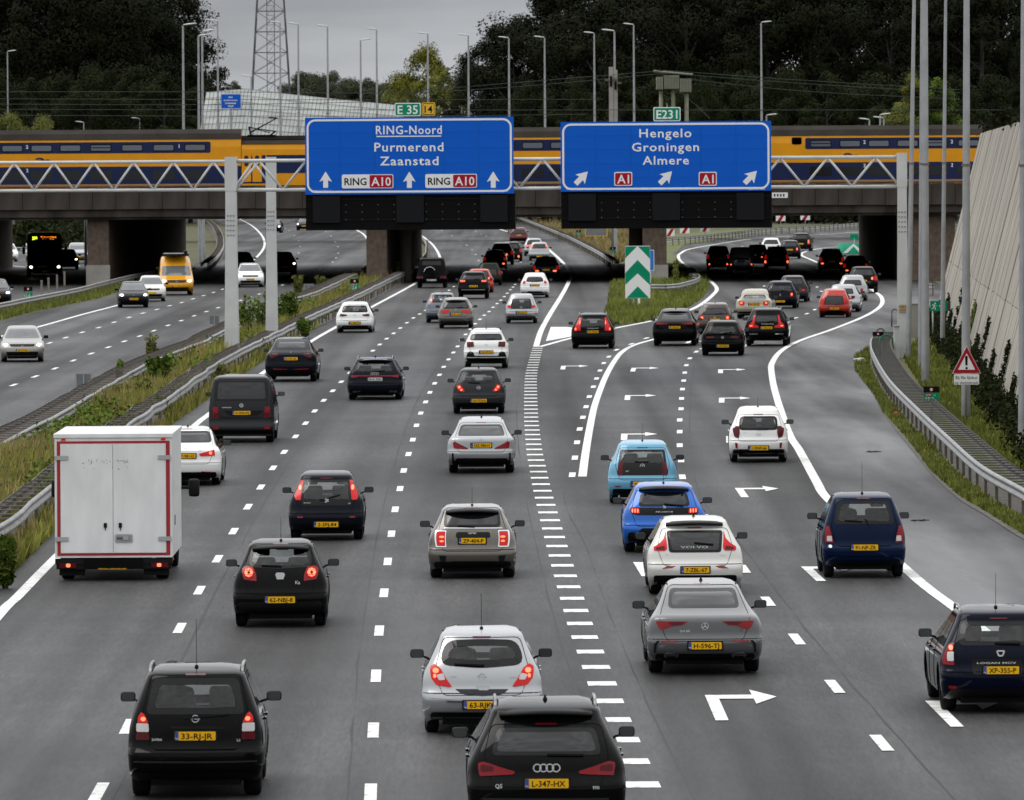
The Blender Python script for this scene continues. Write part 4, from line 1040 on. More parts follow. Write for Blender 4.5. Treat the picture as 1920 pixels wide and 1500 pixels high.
# back of a grey sign with yellow edge
b = P(1118, 458); k = b.y / F; o = empty('square_sign', b); tag(o, 'grey back of a sign with a yellow edge below the Hengelo board', 'sign')
ob('panel', plate_mesh(rrect(42 * k, 26 * k, .03), .05), SIGNY, o, (0, 0.01, 28 * k)); ob('face', plate_mesh(rrect(39 * k, 24 * k, .03), .02), SIGNBACK, o, (0, -.012, 28.5 * k)); post_to(o, -2 * k, 0, 20 * k); post_to(o, 14 * k, 0, 20 * k)
# grey square backs on the median rail
for px, py, w_, bs_, lb in ((157, 714, 30, 750, 'grey back of a square sign on the median rail, nearest'), (402, 600, 20, 630, 'grey back of a square sign left of the gantry post'), (579, 541, 18, 556, 'pale square sign back on the median rail, farthest')):
    b = P(px, bs_); k = b.y / F; o = empty('square_sign', b); tag(o, lb, 'sign'); h_ = w_ * .95
    ob('panel', plate_mesh(rrect(w_ * k, h_ * k, .02), .03), SIGNBACK, o, (0, 0, (bs_ - py) * k)); MB().box((0, -.03, (bs_ - py) * k), (.05, .04, h_ * k)).build('stiffener', STEELP, o)
    ob('rim', ring_mesh(rrect(w_ * k, h_ * k, .02), rrect(w_ * k - .07, h_ * k - .07, .02)), STEELP, o, (0, -.012, (bs_ - py) * k)); post_to(o, 0, 0, (bs_ - py) * k, .04)
# green chevron cushion at the second gore
b = P(1598, 478); o = empty('crash_cushion', b); tag(o, 'green and white crash cushion on the second gore beyond the bridge', 'crash cushion')
mb = MB(); pr = [(1.3 * math.cos(t), 1.3 * math.sin(t) * 2.0) for t in [math.pi + i * math.pi / 12 for i in range(13)]]
n_ = len(pr); mb.v = [(x, y, 0.1) for x, y in pr] + [(x * .9, y * .9, 1.0) for x, y in pr]; mb.f = [(i, i + 1, n_ + i + 1, n_ + i) for i in range(n_ - 1)] + [tuple(range(n_, 2 * n_))]; mb.build('nose', SIGNG, o, True)
mb = MB(); mb.poly([(-.9, -2.45, .2), (-.5, -2.5, .2), (0, -2.55, .75), (.5, -2.5, .2), (.9, -2.45, .2), (0, -2.52, .98)]); mb.build('white_chevron', SIGNW, o)
ob('marker_board', plate_mesh(rrect(.7, .5, .04), .03), SIGNG, o, (.2, .6, 1.5)); post_to(o, .2, 0, 1.4, .63); MB().box((3.0, 1, .5), (3.5, .5, 1.0)).build('rail_end', GALV, o)
# metal arches, cabinet and litter at the rail end
for px, py, w_, h_, m_, lb in ((1651, 652, 14, 36, GALVD, 'brown metal arch at the curved end of the guard rail'), (1662, 671, 24, 43, mat('green_pipe', (0.02, 0.13, 0.06), .5), 'green metal arch across the ladder guard rail'), (1678, 613, 12, 33, GALVD, 'grey metal arch left of the gantry end post')):
    b = P(px, py); k = b.y / F; r_ = w_ * k / 2; hh = h_ * k
    pts = [Vector((-r_, 0, 0))] + [Vector((-r_ * math.cos(t), 0, hh - r_ + r_ * math.sin(t))) for t in [i * math.pi / 10 for i in range(11)]] + [Vector((r_, 0, 0))]
    o = MB().path(pts, .035, 6).build('pipe_arch', m_, None, True, b); tag(o, lb, 'arch')
b = P(1681, 674); k = b.y / F; o = empty('control_cabinet', b); tag(o, 'grey control cabinet beside the gantry end post', 'cabinet'); MB().box((0, 0, 31 * k), (9.5 * k, .6, 62 * k)).build('housing', GREYP, o); MB().box((0, 0, 62.6 * k), (11 * k, .68, .05)).build('lid', GALV, o)
b = P(1717, 635); k = b.y / F; o = empty('concrete_block', b); tag(o, 'pale concrete wall block between the lamp posts', 'block'); MB().box((0, .5, 32 * k), (22 * k, .4, 64 * k)).build('body', CONC, o); MB().box((0, .5, 65 * k), (24 * k, .46, .05)).build('cap', GALV, o)
b = P(1613, 679); o = MB(); rnd = random.Random(4)
for i in range(9): o.box((rnd.uniform(-.16, .16), rnd.uniform(-.3, .3), .05 + rnd.random() * .08), (rnd.uniform(.12, .25), rnd.uniform(.1, .3), rnd.uniform(.05, .14)), rnd.random() * 3)
tag(o.build('litter', mat('litter_white', (.7, .7, .72), .6), None, False, b), 'crumpled white litter on the verge by the rail end', 'litter')
b = P(1680, 785); o = MB().box((0, 0, .08), (.12, .3, .13)).box((.02, .1, .18), (.08, .2, .08), .6).build('litter', mat('litter_red', (.5, .06, .02), .5), None, False, b); tag(o, 'small red scrap in the gutter of the right shoulder', 'litter')
b = P(1757, 861); o = MB().box((0, 0, .06), (.16, .4, .1), .4).box((.05, .2, .1), (.1, .2, .08), 1.4).build('litter', mat('litter_blue', (.12, .25, .35), .5), None, False, b); tag(o, 'small blue scrap in the gutter of the right shoulder', 'litter')
RUB = mat('rubber_scrap', (.012, .012, .012), .7)
for px, py, lb in ((1638, 849, 'torn black rubber strip on the shoulder, far one'), (1725, 978, 'tangle of black rubber scrap on the shoulder beside the blue minivan')):
    b = P(px, py); o = MB(); rnd = random.Random(px)
    for i in range(6): o.bar((rnd.uniform(-.16, .16), rnd.uniform(-.3, .3), .02), (rnd.uniform(-.16, .16), rnd.uniform(-.3, .3), .03 + .02 * rnd.random()), .05, .02)
    o.bar((-.2, -.1, .03), (.2, .1, .03), .07, .02); tag(o.build('rubber_scrap', RUB, None, False, b), lb, 'debris')
for px, py in ((78, 543), (91, 537), (107, 531), (121, 524)):
    b = P(px, py + 12); o = MB().box((0, 0, .45), (.12, .12, .9)).build('wooden_post', mat('old_wood', (.22, .2, .17), .9), None, False, b); MB().box((0, 0, .93), (.15, .15, .05)).build('cap', GALV, o); tag(o, 'pale short post behind the left guard rail', 'post', 'short posts by the parallel road')
# ================================================================= vegetation
def leafmat(name, c, var=0.4):
    m = bpy.data.materials.new(name); m.use_nodes = True; t = m.node_tree; b = t.nodes['Principled BSDF']
    oi = t.nodes.new('ShaderNodeObjectInfo'); g_ = t.nodes.new('ShaderNodeNewGeometry'); n = t.nodes.new('ShaderNodeTexNoise'); n.inputs['Scale'].default_value = 0.45
    n.inputs['Detail'].default_value = 4
    r = t.nodes.new('ShaderNodeValToRGB'); r.color_ramp.elements[0].position = .32; r.color_ramp.elements[1].position = .7
    r.color_ramp.elements[0].color = (*[x * (1 - var) for x in c], 1); r.color_ramp.elements[1].color = (*[x * (1 + var) for x in c], 1)
    tc_ = t.nodes.new('ShaderNodeTexCoord'); t.links.new(g_.outputs['Position'], n.inputs['Vector']); t.links.new(n.outputs[0], r.inputs[0])
    t.links.new(r.outputs[0], b.inputs['Base Color']); b.inputs['Roughness'].default_value = .75; b.inputs['Specular IOR Level'].default_value = .06
    return m
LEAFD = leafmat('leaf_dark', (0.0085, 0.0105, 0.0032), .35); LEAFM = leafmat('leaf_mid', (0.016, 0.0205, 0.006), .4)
LEAFY = leafmat('leaf_yellow', (0.13, 0.13, 0.018), .35); LEAFG = leafmat('leaf_green', (0.10, 0.15, 0.025), .4); LEAFO = leafmat('leaf_olive', (0.13, 0.14, 0.035), .4)
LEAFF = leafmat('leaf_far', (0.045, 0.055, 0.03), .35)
BARK = mat('bark', (0.022, 0.018, 0.014), .95, var=.3, vscale=2)
def leaf_cloud(mb, rnd, c, rx, ry, rz, n, s, nrml=None, cc=None):
    C0 = Vector(c)
    for _ in range(n):
        a, b_ = rnd.uniform(0, 6.283), math.acos(rnd.uniform(-1, 1)); q = rnd.random() ** .45
        p = Vector((c[0] + rx * q * math.sin(b_) * math.cos(a), c[1] + ry * q * math.sin(b_) * math.sin(a), c[2] + rz * q * math.cos(b_)))
        if nrml is None:
            d = Vector((rnd.gauss(0, 1), rnd.gauss(0, 1), rnd.gauss(0, .7) + .3)).normalized()
        else:
            q_ = ((p - C0).normalized() * .9 + (p - cc).normalized() * .6 + Vector((0, 0, .25))).normalized()
            d = (q_ + Vector((rnd.gauss(0, .5), rnd.gauss(0, .5), rnd.gauss(0, .5)))).normalized()
            nrml.append(tuple((q_ + d * .35).normalized()))
        u = d.orthogonal().normalized(); w_ = d.cross(u); t_ = rnd.uniform(0, 3.14); u, w_ = u * math.cos(t_) + w_ * math.sin(t_), w_ * math.cos(t_) - u * math.sin(t_)
        l = s * rnd.uniform(.6, 1.4); k = l * rnd.uniform(.45, .7)
        mb.quad(p - u * l, p - w_ * k, p + u * l, p + w_ * k)
TREES = {}
def tree_meshes(key, seed, h, cw, n, leaf, low=.18):
    rnd = random.Random(seed); tr = MB(); cr_ = MB(); nl = []; cc = Vector((0, 0, h * .5)); lean = Vector((rnd.uniform(-.5, .5), rnd.uniform(-.5, .5), 0))
    pts = [Vector((0, 0, 0)), Vector((0, 0, h * .3)) + lean * .3, Vector((0, 0, h * .62)) + lean * .8, Vector((0, 0, h * .9)) + lean]
    rad = [h * .018, h * .014, h * .008, h * .002]
    for i in range(3): tr.tube(pts[i], pts[i + 1], rad[i], rad[i + 1], 7, False)
    clumps = 80
    for i in range(clumps):
        t = low + (1 - low) * rnd.random(); prof = math.sin(min(1, (t - low) / (1 - low) * .92 + .10) * math.pi) ** .55
        a = rnd.uniform(0, 6.283); q = cw * .5 * prof * math.sqrt(rnd.uniform(.15, 1))
        c = Vector((q * math.cos(a), q * math.sin(a), h * t)) + lean * t
        if i % 3 == 0:
            s0 = Vector((0, 0, max(h * .12, c.z - q * .9))) + lean * .5 * t; tr.tube(s0, c, h * .005, h * .0015, 5, False)
        rr = cw * rnd.uniform(.07, .16)
        leaf_cloud(cr_, rnd, c, rr, rr, rr * rnd.uniform(.6, 1.0), n // clumps, leaf, nl, cc)
    cm = cr_.mesh('crown', True); cm.normals_split_custom_set([q for q in nl for _ in range(4)])
    TREES[key] = (tr.mesh('trunk', True), cm, h)
for k_, s_, a_ in (('a', 1, (22, 13, 44000, .135)), ('b', 2, (22, 15, 48000, .14)), ('c', 3, (22, 11, 38000, .125)), ('d', 4, (22, 16, 50000, .14))):
    tree_meshes(k_, s_, *a_, low=.06)
tree_meshes('p', 9, 22, 7, 26000, .11, low=.04)
def tree(kind, loc, h, m, label, rz=0, group=None, wide=1.0):
    tr, cw_, H0 = TREES[kind]; r = empty('tree', loc, rz); s = h / H0; r.scale = (s * wide, s * wide, s); tag(r, label, 'tree', group)
    o = bpy.data.objects.new('trunk', tr)
    if not tr.materials: tr.materials.append(BARK)
    link(o, r)
    mm = cw_
    key = (cw_.name, m.name)
    if key not in TREES:
        c2 = cw_.copy(); c2.materials.clear(); c2.materials.append(m); TREES[key] = c2
    o = bpy.data.objects.new('crown', TREES[key]); link(o, r)
    return r
rt = random.Random(21)
ORD = ['first', 'second', 'third', 'fourth', 'fifth', 'sixth', 'seventh', 'eighth', 'ninth', 'tenth', 'eleventh', 'twelfth', 'thirteenth', 'fourteenth', 'fifteenth', 'sixteenth']
gR, gL_ = 'dark trees of the wood behind the right half of the bridge', 'dark trees of the wood behind the left train car'
def row(px0, px1, n, D, topf, m, lab, grp, kinds='abcd', jit=12):
    for i in range(n):
        lab_i = lab + ', ' + ORD[i] + ' from the left'
        px = px0 + (px1 - px0) * (i + .5) / n + rt.uniform(-jit, jit); d = D + rt.uniform(-18, 18); t = PD(px, topf(px), d)
        tree(rt.choice(kinds), Vector((t.x, d, 0)), t.z * rt.uniform(.96, 1.05), m, lab_i, rt.uniform(0, 6.28), grp, wide=rt.uniform(.85, 1.1))
def lerp_f(tab):
    def f(x):
        if x <= tab[0][0]: return tab[0][1]
        for (a, b_), (c, d) in zip(tab, tab[1:]):
            if x <= c: return b_ + (d - b_) * (x - a) / (c - a)
        return tab[-1][1]
    return f
fr_ = lerp_f([(850, 150), (880, 105), (930, 55), (985, 10), (1050, -40), (1200, -90), (2000, -120)])
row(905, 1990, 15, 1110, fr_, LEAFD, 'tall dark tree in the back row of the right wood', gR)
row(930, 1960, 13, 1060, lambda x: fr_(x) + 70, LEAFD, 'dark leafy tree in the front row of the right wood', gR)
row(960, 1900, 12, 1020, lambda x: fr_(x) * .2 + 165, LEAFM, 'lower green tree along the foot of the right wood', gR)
for px, py, d, k_, m_, lb in ((885, 125, 1060, 'c', LEAFD, 'outermost tree at the left end of the right wood'), (862, 175, 1030, 'p', LEAFM, 'slim tree at the left foot of the right wood'),
                         (800, 98, 1160, 'b', LEAFY, 'round yellow-green tree above the E 35 sign'), (757, 158, 1190, 'a', LEAFO, 'olive tree left of the yellow-green tree'), (835, 140, 1100, 'c', LEAFO, 'olive tree between the yellow-green tree and the wood'),
                         (1712, 140, 1000, 'p', LEAFY, 'yellow-green pointed tree beside the tall lamp posts'), (1690, 200, 990, 'a', LEAFO, 'small yellowish bush tree above the right train car'), (1760, 150, 1002, 'c', LEAFG, 'green tree right of the pointed yellow tree'),
                         (1655, 205, 1000, 'b', LEAFM, 'low tree behind the short lamp heads')):
    t = PD(px, py, d); tree(k_, Vector((t.x, d, 0)), t.z, m_, lb, px * .7, wide=.9)
fl_ = lerp_f([(-80, -120), (250, -100), (310, -30), (345, 45), (380, 95), (410, 165)])
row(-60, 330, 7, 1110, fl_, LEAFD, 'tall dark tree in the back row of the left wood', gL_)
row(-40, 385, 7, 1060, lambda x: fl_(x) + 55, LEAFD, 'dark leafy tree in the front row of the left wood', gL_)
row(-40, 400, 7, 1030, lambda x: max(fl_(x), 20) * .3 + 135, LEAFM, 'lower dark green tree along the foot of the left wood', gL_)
for px, py, lb in ((20, 220, 'small yellowish bush above the left train roof, first'), (85, 226, 'small yellowish bush above the left train roof, second')):
    t = PD(px, py, 1000); tree('b', Vector((t.x, 1000, 0)), t.z, LEAFO, lb, px)
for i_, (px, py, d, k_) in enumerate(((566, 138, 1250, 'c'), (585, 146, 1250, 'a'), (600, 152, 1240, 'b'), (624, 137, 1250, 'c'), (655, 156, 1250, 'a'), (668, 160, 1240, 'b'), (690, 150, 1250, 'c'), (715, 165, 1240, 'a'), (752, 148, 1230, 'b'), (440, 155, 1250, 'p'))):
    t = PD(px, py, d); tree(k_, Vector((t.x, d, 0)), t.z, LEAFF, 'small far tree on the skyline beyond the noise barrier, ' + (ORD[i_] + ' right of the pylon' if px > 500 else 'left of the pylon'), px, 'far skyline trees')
# trees and ivy on and above the slanted wall
for px, py, d, k_, lb in ((1880, -60, 372, 'b', 'dark tree overhanging the top of the slanted wall'), (1935, -90, 345, 'd', 'dark tree at the right edge above the slanted wall'), (1850, 60, 392, 'a', 'tree at the far end of the slanted wall top'), (1990, -60, 325, 'a', 'tree above the near part of the slanted wall')):
    t = PD(px, py, d); xb = A0.x + (A0.y - d) * (dw.x / -dw.y) * 1.0 + 8.0
    tree(k_, Vector((max(t.x, 25.5), d, 9.2)), t.z - 9.2, LEAFD, lb, px, wide=.62)
rv = random.Random(5)
sh = MB()
for i in range(60):
    s_ = rv.uniform(0, 150); q = A0 + dw * s_ + nrm * (LEAN + .5); leaf_cloud(sh, rv, (q.x, q.y, HW + .25 + rv.random() * .4), .7, 1.6, .45, 30, .16)
tag(sh.build('wall_top_shrubs', LEAFD), 'leafy shrubs spilling over the top of the slanted wall', 'shrub', kind='stuff')
def ivy(label, s0, zmax, width, n, m):
    r = empty('ivy', A0 + dw * s0); tag(r, label, 'ivy', 'ivy climbing the slanted wall'); st = MB(); lf = MB(); rnd = random.Random(int(s0 * 10))
    for k in range(3):
        x = rnd.uniform(-width, width); pts = []
        for i in range(8):
            z = zmax * i / 7 * rnd.uniform(.92, 1.0); pts.append(dw * (x + rnd.uniform(-.2, .2)) + nrm * (LEAN * z / HW - .03) + Vector((0, 0, z)))
        st.path(pts, .018, 4)
        for p in pts: leaf_cloud(lf, rnd, p - nrm * .06, .07, .25, .22, n // 24, .06)
    leaf_cloud(lf, rnd, -nrm * .3 + Vector((0, 0, .25)), .3, width * 2.2, .42, n // 2, .08)
    st.build('stem', BARK, r); lf.build('leaves', m, r)
for i, (s_, z_, w_, m_) in enumerate([(10, 1.0, 1.5, LEAFM), (24, 1.6, 1.5, LEAFM), (37, 1.1, 1.6, LEAFM), (48, 3.4, .4, LEAFD), (63, 1.3, 1.6, LEAFM), (76, 2.2, .8, LEAFG), (92, 1.2, 1.5, LEAFM), (101, 2.0, .9, LEAFM), (118, 1.2, 1.6, LEAFM), (131, 1.9, 1.0, LEAFM), (146, 1.1, 1.4, LEAFM), (157, 1.7, 1.2, LEAFM)]):
    ivy('ivy climbing the slanted wall, ' + ORD[i] + ' clump from its far end', s_, z_, w_, 420, m_)
LAD = []
for base, side, gap in LADDERS[:3]:
    k_ = 1 if base[-1].y > base[0].y else -1; srt = sorted((q.y, q.x) for q in base); LAD.append(([q[0] for q in srt], [q[1] for q in srt], side * k_, gap))
def on_ladder(p):
    for ys, xs, sg, gap in LAD:
        if ys[0] <= p.y < ys[-1]:
            i = bisect_right(ys, p.y) - 1; x_ = xs[i] + (xs[i + 1] - xs[i]) * (p.y - ys[i]) / (ys[i + 1] - ys[i] + 1e-9)
            if -.05 < (x_ - p.x) * sg < gap + .1: return True
    return False
wf = MB(); rnd = random.Random(41)
for i in range(560):
    s_ = rnd.uniform(0, 205); q = A0 + dw * s_ - nrm * rnd.uniform(-.1, .9); hh_ = .35 + .55 * max(0, mnoise.noise(Vector((s_ * .13, 2.2, 0))) + .35)
    leaf_cloud(wf, rnd, (q.x, q.y, hh_ * rnd.uniform(.3, 1)), .3, .9, .3, 26, .075)
tag(wf.build('wall_foot_weeds', LEAFM), 'uneven weeds and shrubs along the foot of the slanted wall', 'weeds', kind='stuff')
# grasses: blades over the median and verges
def blades(name, label, region, n, h, m_list, s=.05, seed=1, zbase=.03, clump=.0):
    rnd = random.Random(seed); mb = MB()
    for _ in range(n):
        p = region(rnd)
        if p is None or on_ladder(p): continue
        dens = mnoise.noise(Vector((p.x * .35, p.y * .06, 3.1)))
        hh = h * rnd.uniform(.35, 1.0) * (1 + .6 * dens); a = rnd.uniform(0, 6.28); w_ = s * rnd.uniform(.5, 1.3)
        u = Vector((math.cos(a), math.sin(a), 0)) * w_; b_ = Vector((rnd.gauss(0, .25), rnd.gauss(0, .25), 1)) * hh
        q = p + Vector((0, 0, zbase)); mb.v += [tuple(q - u), tuple(q + u), tuple(q + b_)]; k = len(mb.v); mb.f.append((k - 3, k - 2, k - 1))
    o = mb.build(name, m_list); tag(o, label, 'grass', kind='stuff'); return o
GRB = leafmat('grass_blade', (0.23, 0.235, 0.05), .4); GRB2 = leafmat('grass_straw', (0.26, 0.20, 0.09), .35); GRB3 = leafmat('grass_short', (0.155, 0.175, 0.04), .35)
VR_L = [(1628, 652), (1601, 673), (1604, 697), (1640, 743), (1656, 774), (1702, 826), (1748, 887), (1800, 933), (1843, 958), (1921, 1006), (2010, 1060), (2010, 1045), (1920, 980), (1839, 925), (1777, 868), (1719, 808), (1667, 750), (1640, 697), (1637, 672)]
VR_R = [(1692, 672), (1738, 745), (1795, 800), (1855, 855), (1930, 905), (2010, 960), (2000, 830), (1925, 790), (1800, 650), (1760, 600), (1720, 640)]
def tri_region(poly, z=0.0):
    """random ground point in a pixel polygon, uniform in picture area"""
    xs = [p[0] for p in poly]; ys = [p[1] for p in poly]
    def inside(x, y):
        c = False; j = len(poly) - 1
        for i in range(len(poly)):
            xi, yi = poly[i]; xj, yj = poly[j]
            if (yi > y) != (yj > y) and x < (xj - xi) * (y - yi) / (yj - yi) + xi: c = not c
            j = i
        return c
    def f(rnd):
        for _ in range(30):
            x, y = rnd.uniform(min(xs), max(xs)), rnd.uniform(min(ys), max(ys))
            if inside(x, y): return P(x, y)
        return None
    return f
MED = [(-60, 1110), (0, 1035), (106, 950), (224, 852), (333, 770), (422, 704), (514, 652), (593, 612), (660, 578), (749, 532), (760, 512), (700, 512), (671, 520), (593, 570), (535, 590), (483, 618), (378, 672), (275, 722), (211, 760), (138, 806), (58, 850), (0, 885), (-60, 920)]
blades('median_grass', 'tall dull green grass in the median between the guard rails', tri_region(MED), 46000, .7, GRB, .06, 1)
blades('median_straw', 'dry straw-coloured stalks in the median grass', tri_region(MED), 9000, .95, GRB2, .035, 2)
FRONTV = [(-60, 1150), (0, 1098), (105, 996), (320, 799), (457, 702), (569, 629), (754, 530), (749, 522), (660, 566), (593, 597), (514, 637), (422, 686), (333, 750), (224, 830), (106, 925), (0, 1010), (-60, 1060)]
blades('shoulder_grass', 'weedy grass between the guard rail and the road edge', tri_region(FRONTV), 20000, .5, GRB, .05, 3)
blades('shoulder_straw', 'dry stalks between the guard rail and the road edge', tri_region(FRONTV), 4500, .7, GRB2, .035, 4)
blades('right_verge_grass', 'short green grass on the right verge', tri_region(VR_L), 15000, .20, GRB3, .04, 5)
blades('bank_grass', 'green grass between the ladder rail and the slanted wall', tri_region(VR_R), 18000, .26, GRB3, .045, 15)
blades('island_grass', 'green grass on the gore island around the chevron sign', tri_region(ISLAND[:10]), 9000, .4, GRB3, .07, 6)
blades('slope_grass', 'yellowish grass on the slope beyond the bridge', tri_region([(1155, 497), (1075, 452), (985, 412), (1050, 408), (1180, 425), (1200, 480)]), 4000, .7, GRB2, .09, 7)
LV = [(-40, 612), (0, 602), (65, 585), (182, 561), (247, 541), (252, 526), (150, 552), (0, 586), (-40, 595)]
blades('left_verge_grass', 'grass strip under the left guard rail', tri_region(LV), 6000, .35, GRB3, .07, 8)
# bushes
def bush(label, px, py, hpx, wpx, m, n=900, group=None, leaf=.10):
    b = P(px, py); k = b.y / F; h, w_ = hpx * k, wpx * k; r = empty('bush', b); tag(r, label, 'bush', group); rnd = random.Random(int(px * 7 + py)); st = MB(); lf = MB()
    for i in range(7):
        a = rnd.uniform(0, 6.28); q = w_ * .5 * rnd.uniform(.1, .9); top = Vector((q * math.cos(a), q * math.sin(a), h * rnd.uniform(.5, .95)))
        st.tube((q * .2 * math.cos(a), q * .2 * math.sin(a), 0), top, .02, .008, 5, False)
        for t in (.35, .6, .8, 1.0): leaf_cloud(lf, rnd, top * t, w_ * .17, w_ * .17, h * .13, n // 44, leaf)
    st.build('stems', BARK, r); lf.build('leaves', m, r)
for a_ in [('broad leafy bush at the foot of the rear gantry post', 535, 615, 70, 70, LEAFG, 1800), ('bush right beside the front gantry post', 463, 640, 85, 40, LEAFG, 600), ('young shrub left of the rear gantry post', 490, 625, 75, 36, LEAFG, 450),
           ('bush growing through the median rail below the square sign back', 300, 735, 70, 60, LEAFG, 1500), ('leafy sapling standing above the median rail', 285, 690, 62, 34, LEAFO, 330), ('second sapling above the median rail', 222, 728, 55, 26, LEAFG, 280),
           ('spreading weeds in the middle of the median', 255, 770, 60, 90, LEAFO, 1600), ('dark bush at the roadside left of the white truck', 12, 1105, 95, 60, LEAFG, 2600), ('low bush at the road edge left of the white hatchback', 572, 634, 38, 30, LEAFG, 900),
           ('bush by the median pier beside the off-road car', 752, 527, 42, 30, LEAFO, 800), ('pale shrub behind the chevron sign', 1268, 537, 50, 18, LEAFO, 900), ('bush in front of the far median guard rail', 560, 556, 40, 32, LEAFO, 800), ('bush left of the tilted distance marker', 605, 544, 30, 30, LEAFO, 800),
           ('thin sapling by the front gantry post', 456, 600, 50, 14, LEAFO, 220), ('weedy bush on the shoulder behind the grey van', 415, 720, 36, 40, LEAFO, 900), ('dark bush at the foot of the left pier', 167, 528, 14, 14, LEAFM, 300), ('tall weeds by the median pier base', 690, 520, 24, 40, GRB2, 500)]:
    bush(*a_)
wd = MB(); rnd = random.Random(31); fm = tri_region(MED)
for i in range(420):
    p_ = fm(rnd)
    if p_ is None or mnoise.noise(Vector((p_.x * .2, p_.y * .03, 7))) < -.05: continue
    leaf_cloud(wd, rnd, (p_.x, p_.y, rnd.uniform(.2, .6)), .35, .8, .3, 34, .07)
tag(wd.build('median_weeds', LEAFG), 'leafy green weeds mixed through the median grass', 'weeds', kind='stuff')
# hedge bank on the far left behind the coach
hb = MB(); rnd = random.Random(77)
for i in range(240):
    px = rnd.uniform(-40, 180); b = P(px, rnd.uniform(445, 466)); leaf_cloud(hb, rnd, (b.x, b.y, rnd.uniform(.3, 2.0)), 1.6, 2.5, .9, 30, .3)
tag(hb.build('hedge_bank', LEAFM), 'green scrub bank behind the coach and parallel road', 'scrub', kind='stuff')
hb = MB()
for i in range(500):
    px = rnd.uniform(1250, 1680); b = P(px, rnd.uniform(405, 420)); leaf_cloud(hb, rnd, (b.x, b.y, rnd.uniform(.3, 3.4)), 2.2, 3.5, 1.2, 26, .4)
tag(hb.build('far_scrub', LEAFD), 'dark scrub slope behind the exit curve', 'scrub', kind='stuff')
# ================================================================= vehicles
class Prof:
    """monotone cubic through (t, v)"""
    def __init__(s, tab):
        s.x = [a for a, _ in tab]; s.y = [b for _, b in tab]; n = len(tab)
        d = [(s.y[i + 1] - s.y[i]) / (s.x[i + 1] - s.x[i]) for i in range(n - 1)]
        m = [d[0]] + [0 if d[i - 1] * d[i] <= 0 else 2 * d[i - 1] * d[i] / (d[i - 1] + d[i]) for i in range(1, n - 1)] + [d[-1]]
        s.m = m
    def __call__(s, t):
        x = s.x
        if t <= x[0]: return s.y[0]
        if t >= x[-1]: return s.y[-1]
        i = bisect_right(x, t) - 1; h = x[i + 1] - x[i]; q = (t - x[i]) / h
        return ((1 + 2 * q) * (1 - q) ** 2 * s.y[i] + q * (1 - q) ** 2 * h * s.m[i] + q * q * (3 - 2 * q) * s.y[i + 1] + q * q * (q - 1) * h * s.m[i + 1])
